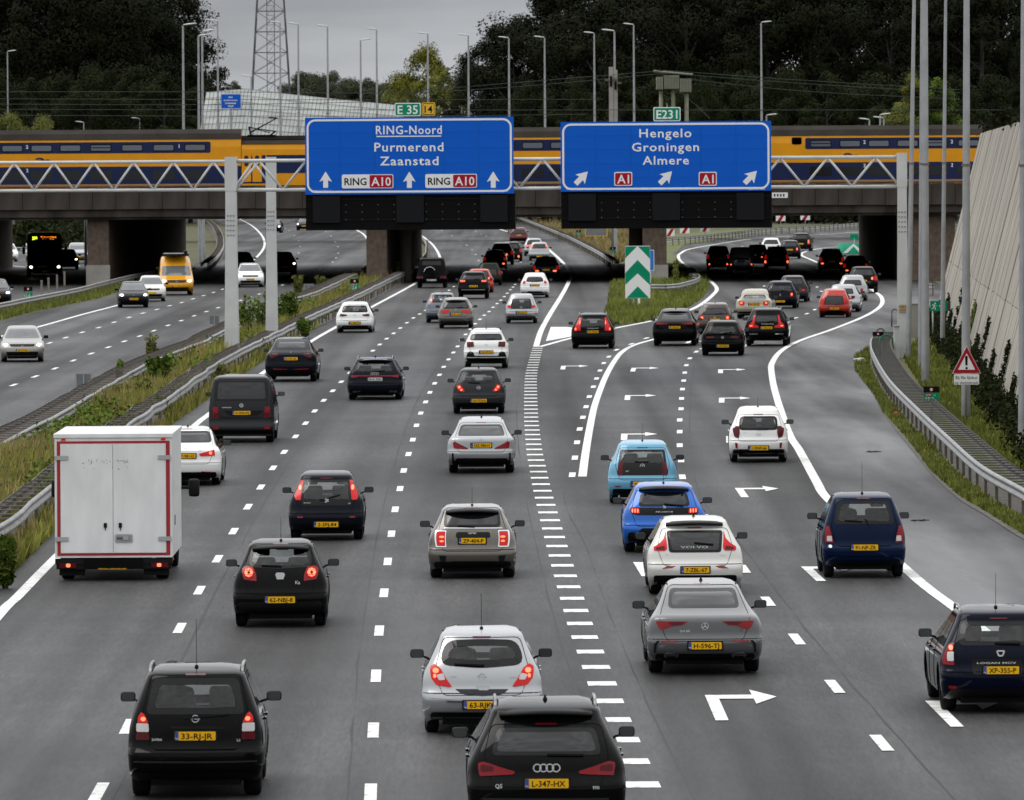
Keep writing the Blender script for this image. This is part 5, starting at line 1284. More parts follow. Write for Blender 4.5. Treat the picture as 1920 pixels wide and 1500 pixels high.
KIND = {   # w: half width (share) over height share; r/f: metres in from the rear/front end
 'hatch': dict(w=[(.13, .92), (.17, .962), (.26, .99), (.40, 1), (.50, .99), (.60, .952), (.68, .885), (.80, .785), (.90, .708), (.93, .688), (.955, .662), (.975, .622), (.99, .56), (1, .43)],
   r=[(.13, .30), (.17, .14), (.24, .02), (.34, 0), (.40, .03), (.44, .09), (.56, .13), (.64, .18), (.90, .55), (.935, .60), (.97, .78), (1, 1.25)],
   f=[(.13, .30), (.18, .1), (.28, 0), (.40, .02), (.47, .14), (.55, .42), (.61, .85), (.64, 1.02), (.90, 1.8), (.955, 2.05), (.98, 2.25), (1, 2.6)]),
 'wagon': dict(w=[(.13, .92), (.17, .962), (.26, .99), (.40, 1), (.52, .99), (.62, .938), (.70, .866), (.82, .76), (.90, .692), (.93, .672), (.955, .645), (.975, .605), (.99, .545), (1, .42)],
   r=[(.13, .26), (.18, .1), (.26, .01), (.36, 0), (.40, .02), (.44, .10), (.56, .12), (.64, .17), (.90, .50), (.94, .55), (.97, .75), (1, 1.3)],
   f=[(.13, .30), (.18, .1), (.28, 0), (.40, .02), (.48, .16), (.57, .6), (.62, 1.1), (.65, 1.3), (.90, 2.05), (.955, 2.3), (.98, 2.5), (1, 2.9)]),
 'mpv': dict(w=[(.13, .92), (.17, .962), (.26, .99), (.38, 1), (.52, .985), (.62, .945), (.74, .87), (.86, .785), (.92, .738), (.945, .718), (.965, .69), (.98, .65), (.992, .59), (1, .46)],
   r=[(.13, .24), (.18, .1), (.24, .01), (.34, 0), (.375, .02), (.40, .09), (.56, .11), (.64, .13), (.90, .34), (.94, .39), (.97, .55), (1, 1.0)],
   f=[(.13, .30), (.18, .1), (.28, 0), (.40, .02), (.48, .16), (.57, .55), (.61, .8), (.64, .95), (.90, 1.9), (.955, 2.15), (.98, 2.35), (1, 2.7)]),
 'suv': dict(w=[(.17, .92), (.21, .962), (.30, .99), (.42, 1), (.54, .985), (.62, .942), (.70, .876), (.82, .77), (.90, .702), (.93, .682), (.955, .655), (.975, .615), (.99, .555), (1, .43)],
   r=[(.17, .26), (.22, .1), (.28, .01), (.40, 0), (.44, .04), (.48, .09), (.58, .11), (.65, .16), (.90, .52), (.935, .56), (.97, .78), (1, 1.3)],
   f=[(.17, .30), (.22, .1), (.30, 0), (.44, .02), (.52, .14), (.60, .6), (.64, 1.1), (.66, 1.25), (.90, 2.0), (.955, 2.25), (.98, 2.45), (1, 2.8)]),
 'sedan': dict(w=[(.13, .92), (.17, .962), (.26, .99), (.42, 1), (.54, .985), (.63, .935), (.69, .855), (.75, .80), (.82, .755), (.90, .70), (.93, .68), (.955, .652), (.975, .61), (.99, .55), (1, .42)],
   r=[(.13, .26), (.18, .1), (.27, .01), (.38, 0), (.44, .05), (.52, .07), (.60, .08), (.635, .11), (.66, .30), (.69, .62), (.90, 1.30), (.95, 1.48), (.98, 1.75), (1, 2.15)],
   f=[(.13, .30), (.18, .1), (.28, 0), (.42, .02), (.50, .16), (.58, .6), (.63, 1.1), (.66, 1.3), (.90, 2.0), (.955, 2.25), (.98, 2.45), (1, 2.8)]),
 'fast': dict(w=[(.15, .92), (.19, .962), (.28, .99), (.42, 1), (.54, .985), (.62, .945), (.68, .875), (.74, .805), (.82, .735), (.90, .677), (.93, .657), (.955, .63), (.975, .588), (.99, .53), (1, .40)],
   r=[(.15, .26), (.2, .1), (.28, .01), (.38, 0), (.44, .05), (.54, .06), (.62, .07), (.65, .11), (.675, .28), (.90, 1.15), (.95, 1.4), (.98, 1.75), (1, 2.2)],
   f=[(.15, .30), (.2, .1), (.28, 0), (.42, .02), (.50, .16), (.58, .6), (.63, 1.1), (.66, 1.3), (.90, 2.0), (.955, 2.25), (.98, 2.45), (1, 2.8)]),
 'van': dict(w=[(.13, .92), (.17, .96), (.24, .99), (.36, 1), (.50, .995), (.62, .97), (.76, .93), (.88, .885), (.94, .85), (.965, .80), (.985, .72), (1, .5)],
   r=[(.13, .16), (.17, .05), (.20, 0), (.26, 0), (.28, .04), (.30, .06), (.5, .07), (.62, .09), (.90, .20), (.95, .25), (.975, .36), (1, .8)],
   f=[(.13, .30), (.18, .1), (.28, 0), (.36, .03), (.44, .18), (.50, .5), (.53, .75), (.56, .85), (.86, 1.7), (.93, 1.95), (.97, 2.2), (1, 2.6)]),
 'box4': dict(w=[(.19, .93), (.23, .97), (.28, 1), (.45, 1), (.50, .93), (.58, .90), (.70, .87), (.84, .825), (.92, .80), (.965, .775), (.985, .73), (1, .6)],
   r=[(.19, .12), (.23, .03), (.27, 0), (.34, 0), (.36, .1), (.5, .11), (.62, .12), (.90, .16), (.95, .2), (.98, .28), (1, .5)],
   f=[(.19, .2), (.24, .05), (.30, 0), (.50, .02), (.54, .1), (.56, .5), (.58, 1.4), (.60, 1.5), (.90, 1.95), (.95, 2.1), (.98, 2.3), (1, 2.6)]),
}
def paint(name, c, metal=0.0, rough=.32):
    m = mat('paint_' + name, c, rough, metal, .5 if metal > .2 else (.0 if max(c) < .07 else .08), coat=1.0)
    m.node_tree.nodes['Principled BSDF'].inputs['Coat IOR'].default_value = 1.19 if max(c) < .07 else 1.42
    return m
PB = paint('black', (.003, .003, .0033)); PDB = paint('dark_blue', (.002, .0035, .012)); PNV = paint('navy_black', (.006, .0068, .012), .1); PG = paint('dark_grey', (.028, .029, .032), .2)
PGR = paint('grey', (.085, .086, .09), .4); PSI = paint('silver', (.34, .35, .36), .65); PWH = paint('white', (.80, .80, .79)); PSW = paint('pearl_white', (.62, .61, .58), .15)
PTB = paint('taupe', (.088, .078, .062), .3); PBL = paint('sky_blue', (.12, .34, .50)); PRB = paint('racing_blue', (.002, .10, .45), .2); PMB = paint('mid_blue', (.0022, .009, .034), .1)
PGO = paint('champagne', (.36, .325, .25), .45); PRD = paint('red', (.40, .024, .007)); PMR = paint('maroon', (.085, .010, .018), .2); PBR = paint('brown', (.055, .040, .033), .3); PGN = paint('green_black', (.012, .017, .012)); PBG = paint('slate', (.11, .125, .155), .35)
PYL = paint('van_yellow', (.66, .30, .012)); PBE = paint('beige_silver', (.27, .258, .235), .5); PBM = paint('grey_brown', (.085, .078, .068), .35); PLG = paint('light_grey', (.30, .30, .31), .3)
BLKP = mat('black_plastic', (.007, .007, .0075), .5, spec=.15); TYRE = mat('tyre_rubber', (.007, .007, .0075), .8, spec=.15, var=.2, vscale=6); RIM = mat('alloy', (.38, .39, .40), .3, .85); UNDER = mat('underbody', (.004, .004, .004), .9, spec=.1)
CHROME = mat('chrome', (.62, .63, .65), .15, .95); LRED = mat('lamp_red', (.24, .003, .008), .25, spec=.25, coat=.12); LREDD = mat('lamp_dark_red', (.085, .002, .006), .25, spec=.2, coat=.12)
LLIT = mat('lamp_red_lit', (.38, .004, .008), .25, spec=.25, coat=.1, emit=(1.0, .02, .012), es=.13); LHOT = mat('lamp_bulb_lit', (.9, .2, .1), .3, emit=(1.0, .16, .06), es=1.2); LWHT = mat('lamp_clear', (.55, .53, .52), .2, coat=.6)
HLIT = mat('headlamp_lit', (.9, .9, .85), .2, emit=(1.0, .93, .80), es=4.0); HOFF = mat('headlamp_glass', (.45, .46, .47), .12, coat=.8)
PLY = mat('plate_yellow', (.80, .43, .006), .5, spec=.2); PLB = mat('plate_blue', (.01, .06, .30), .5); PLW = mat('plate_white', (.62, .62, .6), .45); SEATM = mat('seat_cloth', (.018, .018, .02), .9); REFL = mat('reflector_red', (.20, .005, .008), .25)
GLASSD = mat('tinted_glass', (.006, .006, .007), .05, spec=.5); FRIT = mat('glass_edge', (.005, .005, .0055), .12, spec=.22)
def glass_see():
    m = bpy.data.materials.new('clear_glass'); m.use_nodes = True; t = m.node_tree; b = t.nodes['Principled BSDF']; o = t.nodes['Material Output']
    tr = t.nodes.new('ShaderNodeBsdfTransparent'); tr.inputs[0].default_value = (.93, .965, .955, 1); gl = t.nodes.new('ShaderNodeBsdfGlossy'); gl.inputs['Roughness'].default_value = .03; gl.inputs[0].default_value = (.9, .9, .9, 1)
    fr = t.nodes.new('ShaderNodeFresnel'); fr.inputs[0].default_value = 1.5; mx = t.nodes.new('ShaderNodeMixShader'); t.links.new(fr.outputs[0], mx.inputs[0]); t.links.new(tr.outputs[0], mx.inputs[1]); t.links.new(gl.outputs[0], mx.inputs[2])
    t.links.new(mx.outputs[0], o.inputs[0]); return m
GLASSC = glass_see()
WH = {}
def wheel_meshes(r, w):
    k = (round(r, 3), round(w, 3))
    if k not in WH:
        n = 28; pr = [(-w / 2 + .01, r * .62), (-w / 2, r * .72), (-w / 2 + .012, r * .93), (-w / 2 + .04, r), (w / 2 - .04, r), (w / 2 - .012, r * .93), (w / 2, r * .72), (w / 2 - .01, r * .62)]
        mb = MB()
        for x, q in pr: mb.v += [(x, q * math.cos(6.2832 * i / n), q * math.sin(6.2832 * i / n)) for i in range(n)]
        for j in range(len(pr) - 1): mb.f += [(j * n + i, j * n + (i + 1) % n, (j + 1) * n + (i + 1) % n, (j + 1) * n + i) for i in range(n)]
        ty = mb.mesh('wheel', True); rm = MB(); q = r * .63
        rm.v = [(0, 0, 0)] + [(-w / 2 + .03, q * math.cos(6.2832 * i / n), q * math.sin(6.2832 * i / n)) for i in range(n)] + [(w / 2 - .03, q * math.cos(6.2832 * i / n), q * math.sin(6.2832 * i / n)) for i in range(n)]
        rm.f = [(1 + i, 1 + (i + 1) % n, 1 + n + (i + 1) % n, 1 + n + i) for i in range(n)] + [(0, 1 + n + (i + 1) % n, 1 + n + i) for i in range(n)]
        sp = MB()
        for s in (-1, 1):
            for i in range(5):
                a = 6.2832 * i / 5; c, si = math.cos(a), math.sin(a); wd = .035
                sp.v += [(s * (w / 2 - .02), yy, zz) for yy, zz in ((-si * wd, c * wd), (c * q - si * wd * 1.3, si * q + c * wd * 1.3), (c * q + si * wd * 1.3, si * q - c * wd * 1.3), (si * wd, -c * wd))]; k_ = len(sp.v); sp.f.append((k_ - 4, k_ - 3, k_ - 2, k_ - 1))
        rm2 = rm.mesh('rim', False); sp2 = MB(); sp2.v = sp.v; sp2.f = sp.f
        # rim dark bowl + bright spokes in one mesh with two slots
        mb2 = MB(); mb2.v = rm.v + sp.v; o_ = len(rm.v); mb2.f = rm.f + [tuple(i + o_ for i in f) for f in sp.f]
        me = mb2.mesh('rim'); me.materials.append(UNDER); me.materials.append(RIM)
        for i, p in enumerate(me.polygons): p.material_index = 1 if i >= len(rm.f) else 0
        bpy.data.meshes.remove(rm2); WH[k] = (ty, me)
    return WH[k]
def rbox(sx, sy, sz, r, name='block', seg=2):
    bm = bmesh.new(); bmesh.ops.create_cube(bm, size=1.0)
    for v in bm.verts: v.co = Vector((v.co.x * sx, v.co.y * sy, v.co.z * sz))
    bmesh.ops.bevel(bm, geom=bm.edges[:], offset=min(r, min(sx, sy, sz) * .49), segments=seg, affect='EDGES', profile=.6)
    me = bpy.data.meshes.new(name); bm.to_mesh(me); bm.free(); me.shade_smooth(); return me
def round_poly(pts, r, n=3):
    o = []; k = len(pts)
    for i in range(k):
        p, a, b = Vector(pts[i]), Vector(pts[i - 1]), Vector(pts[(i + 1) % k]); la, lb = (a - p).length, (b - p).length
        q = min(r, la * .45, lb * .45); s, e = p + (a - p).normalized() * q, p + (b - p).normalized() * q
        for j in range(n + 1):
            t = j / n; o.append(tuple((1 - t) ** 2 * s + 2 * t * (1 - t) * p + t * t * e))
    return o
SEAT = {}
def seat_mesh():
    if 'm' not in SEAT:
        bm = bmesh.new()
        for (cx, cy, cz, sx, sy, sz, r) in ((0, 0, .55, .46, .14, .62, .06), (0, .28, .22, .46, .5, .14, .05), (0, -.03, .97, .26, .09, .17, .04)):
            me = rbox(sx, sy, sz, r); t = bmesh.new(); t.from_mesh(me)
            for v in t.verts: v.co += Vector((cx, cy, cz))
            me2 = bpy.data.meshes.new('t'); t.to_mesh(me2); t.free(); bm.from_mesh(me2); bpy.data.meshes.remove(me); bpy.data.meshes.remove(me2)
        for x in (-.06, .06):
            pass
        me = bpy.data.meshes.new('seat'); bm.to_mesh(me); bm.free(); me.shade_smooth(); me.materials.append(SEATM); SEAT['m'] = me
    return SEAT['m']
CARS = []
EMB = mat('emblem_silver', (.62, .63, .64), .35, .25)
class Car:
    def __init__(s, label, kind, paintm, WHL, at, yaw=None, cat='car', front=False, lod=0, name='car', clear=None, cut=None):
        s.W, s.H, s.L = WHL; s.kind = kind; s.m = paintm; s.front = front; s.lod = lod
        k = KIND[kind]; H = s.H
        s.wf = Prof([(a * H, b * s.W / 2) for a, b in k['w']]); s.rf = Prof([(a * H, b) for a, b in k['r']]); fs = s.L / 4.3
        s.ff = Prof([(a * H, b * fs) for a, b in k['f']]); s.z0 = k['w'][0][0] * H
        s.Rr, s.Rf, s.p = .24, .42, 2.6
        if kind in ('van', 'box4'): s.Rr, s.p = .12, 3.0
        s.ohr = .68 if s.L < 3.8 else (.80 if s.L < 4.4 else .92); s.ohf = .72 if s.L < 3.8 else .88
        s.wr = .29 if s.L < 3.8 else (.31 if s.L < 4.5 else .33)
        if kind in ('suv', 'box4', 'van'): s.wr = .355
        g = P(*at); hd = 0.0 if yaw is None else R(yaw)     # yaw: degrees to the right of +Y
        if front: hd += math.pi; org = g + Vector((math.sin(hd), math.cos(hd), 0)) * (-(s.L - s.ohf))
        else: org = g + Vector((math.sin(hd), math.cos(hd), 0)) * (-s.ohr)
        org.z = .024; s.hd = hd; s.org = org
        s.root = empty(name, org, -hd); tag(s.root, label, cat, 'vehicles on the motorway')
        CARS.append(s); s.clear = (clear if clear is not None else (lod == 0)); s.win_z = None
    # --- surfaces
    def ry(s, u, z): return s.rf(z) + s.Rr * (1 - max(0.0, 1 - abs(u) ** s.p) ** (1 / s.p))
    def fy(s, u, z): return s.L - s.ff(z) - s.Rf * (1 - max(0.0, 1 - abs(u) ** s.p) ** (1 / s.p))
    def loc(s, px, py):          # photo pixel -> (x, z) on the rear (or front) plane of the car
        d = (s.org + Vector((math.sin(s.hd), math.cos(s.hd), 0)) * (s.L - .1 if s.front else .08)).y
        w = PD(px, py, d) - s.org; c, n = math.cos(s.hd), math.sin(s.hd)
        return (w.x * c - w.y * n, w.z)
    def zz(s, py): return s.loc(960, py)[1]
    def body(s, win=None, wsc=None):
        """win/wsc: (zb, zt, u) holes for rear window / windscreen"""
        H = s.H; lod = s.lod
        nu, ns, nf = ((22, 26, 14), (16, 16, 12), (12, 10, 8))[lod]
        zs = set()
        for a, b, n in ((s.z0, .62 * H, (17, 12, 9)[lod]), (.62 * H, .92 * H, (12, 8, 6)[lod]), (.92 * H, H, (8, 6, 5)[lod])):
            for i in range(n + 1): zs.add(round(a + (b - a) * i / n, 4))
        us = [math.sin((i / nu - .5) * math.pi) * .35 + (i / nu - .5) * 2 * .65 for i in range(nu + 1)]
        uf = [math.sin((i / nf - .5) * math.pi) * .35 + (i / nf - .5) * 2 * .65 for i in range(nf + 1)]
        def snap(lst, val):
            i = min(range(len(lst)), key=lambda q: abs(lst[q] - val)); lst[i] = val
        zl = sorted(zs)
        for h in (win, wsc):
            if h: snap(zl, h[0]); snap(zl, h[1])
        zl = sorted(zl)
        if win: snap(us, -win[2]); snap(us, win[2])
        if wsc: snap(uf, -wsc[2]); snap(uf, wsc[2])
        v = []; fidx = []; nr = len(us); ntot = nr + (ns - 1) + len(uf) + (ns - 1)
        side = []
        for z in zl:
            w = s.wf(z); ring = [(u * w, s.ry(u, z), z) for u in us]
            y0, y1 = s.ry(1, z), s.fy(1, z)
            if y1 < y0 + .1: y1 = y0 + .1
            ring += [(w, y0 + (y1 - y0) * i / ns, z) for i in range(1, ns)]
            fr = [(u * w, s.fy(u, z), z) for u in reversed(uf)]; fr = [(x, max(y, y0 + .1), zz_) for x, y, zz_ in fr]
            ring += fr
            ring += [(-w, y1 + (y0 - y1) * i / ns, z) for i in range(1, ns)]
            v += ring
        side_cols = set(range(nr - 1, nr + ns)) | set(range(nr + ns - 1 + len(uf) - 1, ntot + 1))
        N_ = ntot; wheels = [(s.ohr, s.wr), (s.L - s.ohf, s.wr)]; ra = s.wr + .055
        faces = []; inside = set()
        for i, (x, y, z) in enumerate(v):
            c = i % N_
            if (nr - 1 <= c <= nr + ns - 1) or c >= nr + ns - 1 + len(uf) - 1 or c == 0:
                for wy, wz in wheels:
                    if (y - wy) ** 2 + (z - wz) ** 2 < ra * ra: inside.add(i)
        for k in range(len(zl) - 1):
            zc = (zl[k] + zl[k + 1]) / 2
            for c in range(N_):
                a, b = k * N_ + c, k * N_ + (c + 1) % N_; q = (a, b, b + N_, a + N_)
                if c < nr - 1 and win and win[0] < zc < win[1] and abs((us[c] + us[c + 1]) / 2) < win[2]: continue
                fc = c - (nr - 1 + ns)
                if wsc and 0 <= fc < len(uf) - 1 and wsc[0] < zc < wsc[1] and abs((uf[::-1][fc] + uf[::-1][fc + 1]) / 2) < wsc[2]: continue
                if all(j in inside for j in q): continue
                faces.append(q)
        for i in inside:
            x, y, z = v[i]
            for wy, wz in wheels:
                d = math.hypot(y - wy, z - wz)
                if d < ra and d > 1e-5: v[i] = (x, wy + (y - wy) * ra / d, wz + (z - wz) * ra / d)
        k = (len(zl) - 1) * N_; faces.append(tuple(k + c for c in range(N_)))
        me = bpy.data.meshes.new('body'); me.from_pydata(v, [], faces); me.update(); me.validate(); smooth_by_angle(me, 38)
        b = ob('body', me, s.m, s.root)
        # underbody with wheel wells, axle
        u = MB(); u.box((0, s.L / 2, s.z0 + .07), (s.W * .66, s.L - .4, .24)); u.box((0, s.L / 2, s.z0 + .08), (s.W * .9, s.L - s.ohr - s.ohf - .8, .14)); u.box((0, s.ohr, s.wr), (s.W * .8, .09, .09))
        u.box((s.W * .2, s.ohr - .35, s.z0 + .03), (.3, .25, .16))
        u.build('underbody', UNDER, s.root)
        mb = MB()
        for sx in (-1, 1):
            for wy, wz in wheels:
                mbw = MB()
                x0, x1 = sx * s.W * .30, sx * (s.wf(s.wr + .2) - .015); n = 12; kk = len(mbw.v)
                for i in range(n + 1):
                    a = math.pi * i / n - .0; mbw.v += [(x0, wy + ra * math.cos(a), wz + ra * math.sin(a)), (x1, wy + ra * math.cos(a), wz + ra * math.sin(a))]
                mbw.f += [(kk + 2 * i, kk + 2 * i + 1, kk + 2 * i + 3, kk + 2 * i + 2) for i in range(n)]
                mbw.build('wheel_arch', UNDER, s.root)
        tw = .205 if s.W < 1.72 else .235; ty, rm = wheel_meshes(s.wr, tw)
        for wy, wz in wheels:
            for sx in (-1, 1):
                w_ = ob('wheel', ty, TYRE, s.root, (sx * (s.W / 2 - tw / 2 - .035), wy, wz - .004)); ob('rim', rm, None, w_)
        return b
    def patch(s, name, pts, m, off=.008, where='rear', parent=None, r=.02, thick=.02, step=None, uv=False):
        """thin shaped panel following the rear/front surface; pts in metres (x, z) on that face"""
        step = step or (.07, .10, .16)[s.lod]
        pts = round_poly(pts, r, 3 if s.lod < 2 else 2) if r else pts
        hw = s.W / 2; q = []
        for x, z in pts:
            w = s.wf(z); q.append((max(-.995, min(.995, x / w)) * hw, z))
        bm = bmesh.new(); vs_ = [bm.verts.new((x, 0, z)) for x, z in q]
        try: bm.faces.new(vs_)
        except ValueError: bm.free(); return None
        xs = [a for a, _ in q]; zs = [b for _, b in q]
        def cuts(lo, hi, ax):
            n = int((hi - lo) / step); 
            for i in range(1, n + 1):
                p_ = lo + (hi - lo) * i / (n + 1); co = (p_, 0, 0) if ax == 0 else (0, 0, p_)
                bmesh.ops.bisect_plane(bm, geom=bm.verts[:] + bm.edges[:] + bm.faces[:], plane_co=co, plane_no=(1, 0, 0) if ax == 0 else (0, 0, 1))
        cuts(min(xs), max(xs), 0); cuts(min(zs), max(zs), 2)
        be = [e for e in bm.edges if e.is_boundary]
        ext = bmesh.ops.extrude_edge_only(bm, edges=be); nv = set(g_ for g_ in ext['geom'] if isinstance(g_, bmesh.types.BMVert))
        for v in bm.verts:
            u = v.co.x / hw; z = v.co.z; x = u * s.wf(z)
            y = s.ry(u, z) - off if where == 'rear' else s.fy(u, z) + off
            if v in nv: y += thick if where == 'rear' else -thick
            v.co = Vector((x, y, z))
        me = bpy.data.meshes.new(name); bm.to_mesh(me); bm.free(); smooth_by_angle(me, 40)
        return ob(name, me, m, parent or s.root)
    def ring(s, name, outer, inner, m, off, where='rear', parent=None):
        n = len(outer); mb = MB(); hw = s.W / 2
        for pts in (outer, inner):
            for x, z in pts:
                w = s.wf(z); u = max(-.995, min(.995, x / w)); y = s.ry(u, z) - off if where == 'rear' else s.fy(u, z) + off
                mb.v.append((u * w, y, z))
        mb.f = [(i, (i + 1) % n, n + (i + 1) % n, n + i) for i in range(n)]
        return mb.build(name, m, parent or s.root)
    def densify(s, pts, d=.08):
        o = []
        for i in range(len(pts)):
            a, b = Vector(pts[i]), Vector(pts[(i + 1) % len(pts)]); n = max(1, int((b - a).length / d))
            o += [tuple(a + (b - a) * j / n) for j in range(n)]
        return o
    def window(s, zb, hb, zt, ht, where='rear', inset=.055, clear=None, r=.09, name='rear_window', band=None, bulge=0.0):
        out = [(-hb, zb), (hb, zb), (ht, zt), (-ht, zt)] if not bulge else [(-hb, zb), (0, zb - bulge), (hb, zb), (ht, zt), (0, zt + bulge * .4), (-ht, zt)]
        out = s.densify(round_poly(out, r, 4)); cz = (zb + zt) / 2
        hx, hz = (hb + ht) / 2, (zt - zb) / 2; kx, kz = (hx - inset) / hx, (hz - inset * .85) / hz
        inn = [(x * kx, cz + (z - cz) * kz) for x, z in out]
        fr = s.ring(name, out, inn, FRIT, .007, where)
        gl = s.patch('pane', inn, GLASSC if clear else GLASSD, .006, where, fr, 0, .006)
        if not clear: pass
        return fr
    def plate(s, z, text='', white=False, x=0.0, where='rear'):
        w = .52; y = (min(s.ry(q / s.wf(z), z + dz) for q in (0, .26) for dz in (-.055, .055)) - .022) if where == 'rear' else (max(s.fy(0, z + dz) for dz in (-.055, .055)) + .022)
        sg = 1 if where == 'rear' else -1
        if where == 'rear': ob('plate_frame', plate_mesh(rrect(w + .05, .145, .015, 2), .03), BLKP, s.root, (x, y + .006, z))
        pl = ob('number_plate', plate_mesh(rrect(w, .112, .012, 2), .018), PLW if white else PLY, s.root, (x, y, z), (0, 0, 0 if where == 'rear' else math.pi))
        ob('country_band', plate_mesh([(-.258, -.054), (-.216, -.054), (-.216, .054), (-.258, .054)], .003), PLB, pl, (0, -.0035, 0))
        if text: letters(text, .074, SIGNK, pl, (.020, -.004, 0), width=.40, bold=.012)
        if s.lod == 0: letters('NL', .022, SIGNW, pl, (-.237, -.0045, -.03))
        return pl
    def mirrors(s, m=None, z=None, size=1.0):
        z = z or s.H * .655; m = m or BLKP
        yb = s.L - s.ff(z) - s.Rf * 0 - .55 * s.L / 4.3; w = s.wf(z)
        for sx in (-1, 1):
            me = rbox(.20 * size, .10, .13 * size, .055, 'mirror', 3); mi = ob('mirror', me, m, s.root, (sx * (w + .155), yb, z + .05))
            ob('mirror_glass', plate_mesh(rrect(.17 * size, .11 * size, .04, 3), .004), mat('mirror_face', (.10, .11, .115), .08, .6), mi, (0, -.053, 0))
            MB().bar((sx * -.10, 0, -.05), (sx * -.19, .03, -.075), .05, .03).build('mirror_arm', BLKP, mi)
    def sides(s, zb=.63, zt=.9, y0=.25, y1=.70, split=(.5,)):
        """dark side windows as thin panels on the flank"""
        H = s.H; zb, zt = zb * H, zt * H
        for sx in (-1, 1):
            ya, yb_ = s.ry(1, zb) + .10, s.fy(1, zb) - .02; yc, yd = s.ry(1, zt) + .08, s.fy(1, zt) - .02
            cutsy = [0.0] + list(split) + [1.0]
            for a, b in zip(cutsy, cutsy[1:]):
                g_ = .03
                mb = MB(); n = 5
                for j in range(n + 1):
                    t = j / n; z = zb + (zt - zb) * t; p0, p1 = ya + (yc - ya) * t, yb_ + (yd - yb_) * t
                    x = sx * (s.wf(z) + .007)
                    mb.v += [(x, p0 + (p1 - p0) * a + g_, z), (x, p0 + (p1 - p0) * b - g_, z)]
                mb.f = [(2 * j, 2 * j + 1, 2 * j + 3, 2 * j + 2) for j in range(n)]
                mb.build('side_window', GLASSD, s.root)
    def seats(s, rear=True):
        H, L = s.H, s.L; zf = H - 1.20
        for x in (-.36, .36): ob('front_seat', seat_mesh(), None, s.root, (x * s.W / 1.75, L * .47, zf))
        if rear:
            mb = rbox(s.W * .66, .14, .55, .06, 'rear_bench'); ob('rear_bench', mb, SEATM, s.root, (0, L * .27, zf + .40))
        d = rbox(s.W * .76, .35, .28, .1, 'dashboard'); ob('dashboard', d, SEATM, s.root, (0, L * .69, H * .53))
        ob('cabin_floor', rbox(s.W * .84, L * .5, .06, .02), SEATM, s.root, (0, L * .45, H * .25))
        ob('inner_mirror', rbox(.22, .03, .06, .02), SEATM, s.root, (0, L * .62, H * .86))
    def light(s, polys, lit=None, bulbs=(), mirror=True, where='rear', m=None, name='tail_light'):
        """polys in (x, z); left side given, mirrored; bulbs = [(x, z, rx, rz)]"""
        for sg in ((1, -1) if mirror else (1,)):
            root = None
            for i, (mm, poly) in enumerate(polys):
                pp = [(x * sg, z) for x, z in poly]
                if sg < 0: pp = pp[::-1]
                o = s.patch(name if i == 0 else 'lens', pp, mm, .016 if i == 0 else .022, where, root, r=.02, thick=.03 if i == 0 else .006)
                if i == 0: root = o
            for (x, z, rx, rz, mm) in bulbs:
                s.patch('bulb', [(sg * x + rx * math.cos(t), z + rz * math.sin(t)) for t in [j * .785 for j in range(8)]], mm, .027, where, root, 0, .006)
    def antenna(s, y=None, h=.40, x=0.0):
        z = s.H - .012; y = y or (s.rf(s.H * .97) + .28)
        a = MB().tube((x, y, z - .02), (x, y - .10 * h, z + h), .0045, .003, 5).build('antenna', BLKP, s.root); ob('antenna_foot', rbox(.05, .09, .05, .02), BLKP, a, (x, y, z))
    def fin(s):
        z = s.H; y = s.rf(s.H * .97) + .35; mb = MB(); mb.v = [(-.03, y, z - .01), (.03, y, z - .01), (0, y + .22, z - .01), (0, y + .02, z + .06)]; mb.f = [(0, 1, 3), (1, 2, 3), (2, 0, 3)]; mb.build('antenna_fin', BLKP, s.root)
    def rails(s, m=None):
        z = s.H * .955; w = s.wf(z) - .02
        for sx in (-1, 1):
            y0, y1 = s.rf(z) + .22, s.L - s.ff(z) - .1
            MB().path([Vector((sx * w, y0, z - .02)), Vector((sx * w, y0 + .12, z + .065)), Vector((sx * w, (y0 + y1) / 2, z + .085)), Vector((sx * w, y1 - .12, z + .065)), Vector((sx * w, y1, z - .02))], .02, 6).build('roof_rail', m or GALV, s.root, True)
    def wiper(s, x0, z0, x1, z1, w=.022):
        n = 6; mb = MB(); pts = []
        for i in range(n + 1):
            t = i / n; x, z = x0 + (x1 - x0) * t, z0 + (z1 - z0) * t; pts.append(Vector((x, s.ry(x / s.wf(z), z) - .03, z)))
        for a, b in zip(pts, pts[1:]): mb.bar(a, b, .02, w)
        mb.build('wiper', BLKP, s.root)
    def spoiler(s, z=None, hw=None, m=None, t=.045, dep=.16):
        z = z or s.H * .925; hw = hw or s.wf(z) * .86; n = 10; mb = MB()
        for i in range(n + 1):
            u = -1 + 2 * i / n; x = u * hw; y = s.ry(x / s.wf(z), z); dz = -.03 * u * u
            mb.v += [(x, y - dep * (1 - .4 * u * u), z + dz + .006), (x, y + .06, z + .05 + dz), (x, y + .06, z - .03 + dz), (x, y - dep * (1 - .4 * u * u) + .005, z - t * .5 + dz)]
        for i in range(n):
            for j in range(4): mb.f.append((i * 4 + j, (i + 1) * 4 + j, (i + 1) * 4 + (j + 1) % 4, i * 4 + (j + 1) % 4))
        mb.f += [(3, 2, 1, 0), (n * 4, n * 4 + 1, n * 4 + 2, n * 4 + 3)]
        mb.build('spoiler', m or s.m, s.root, True)
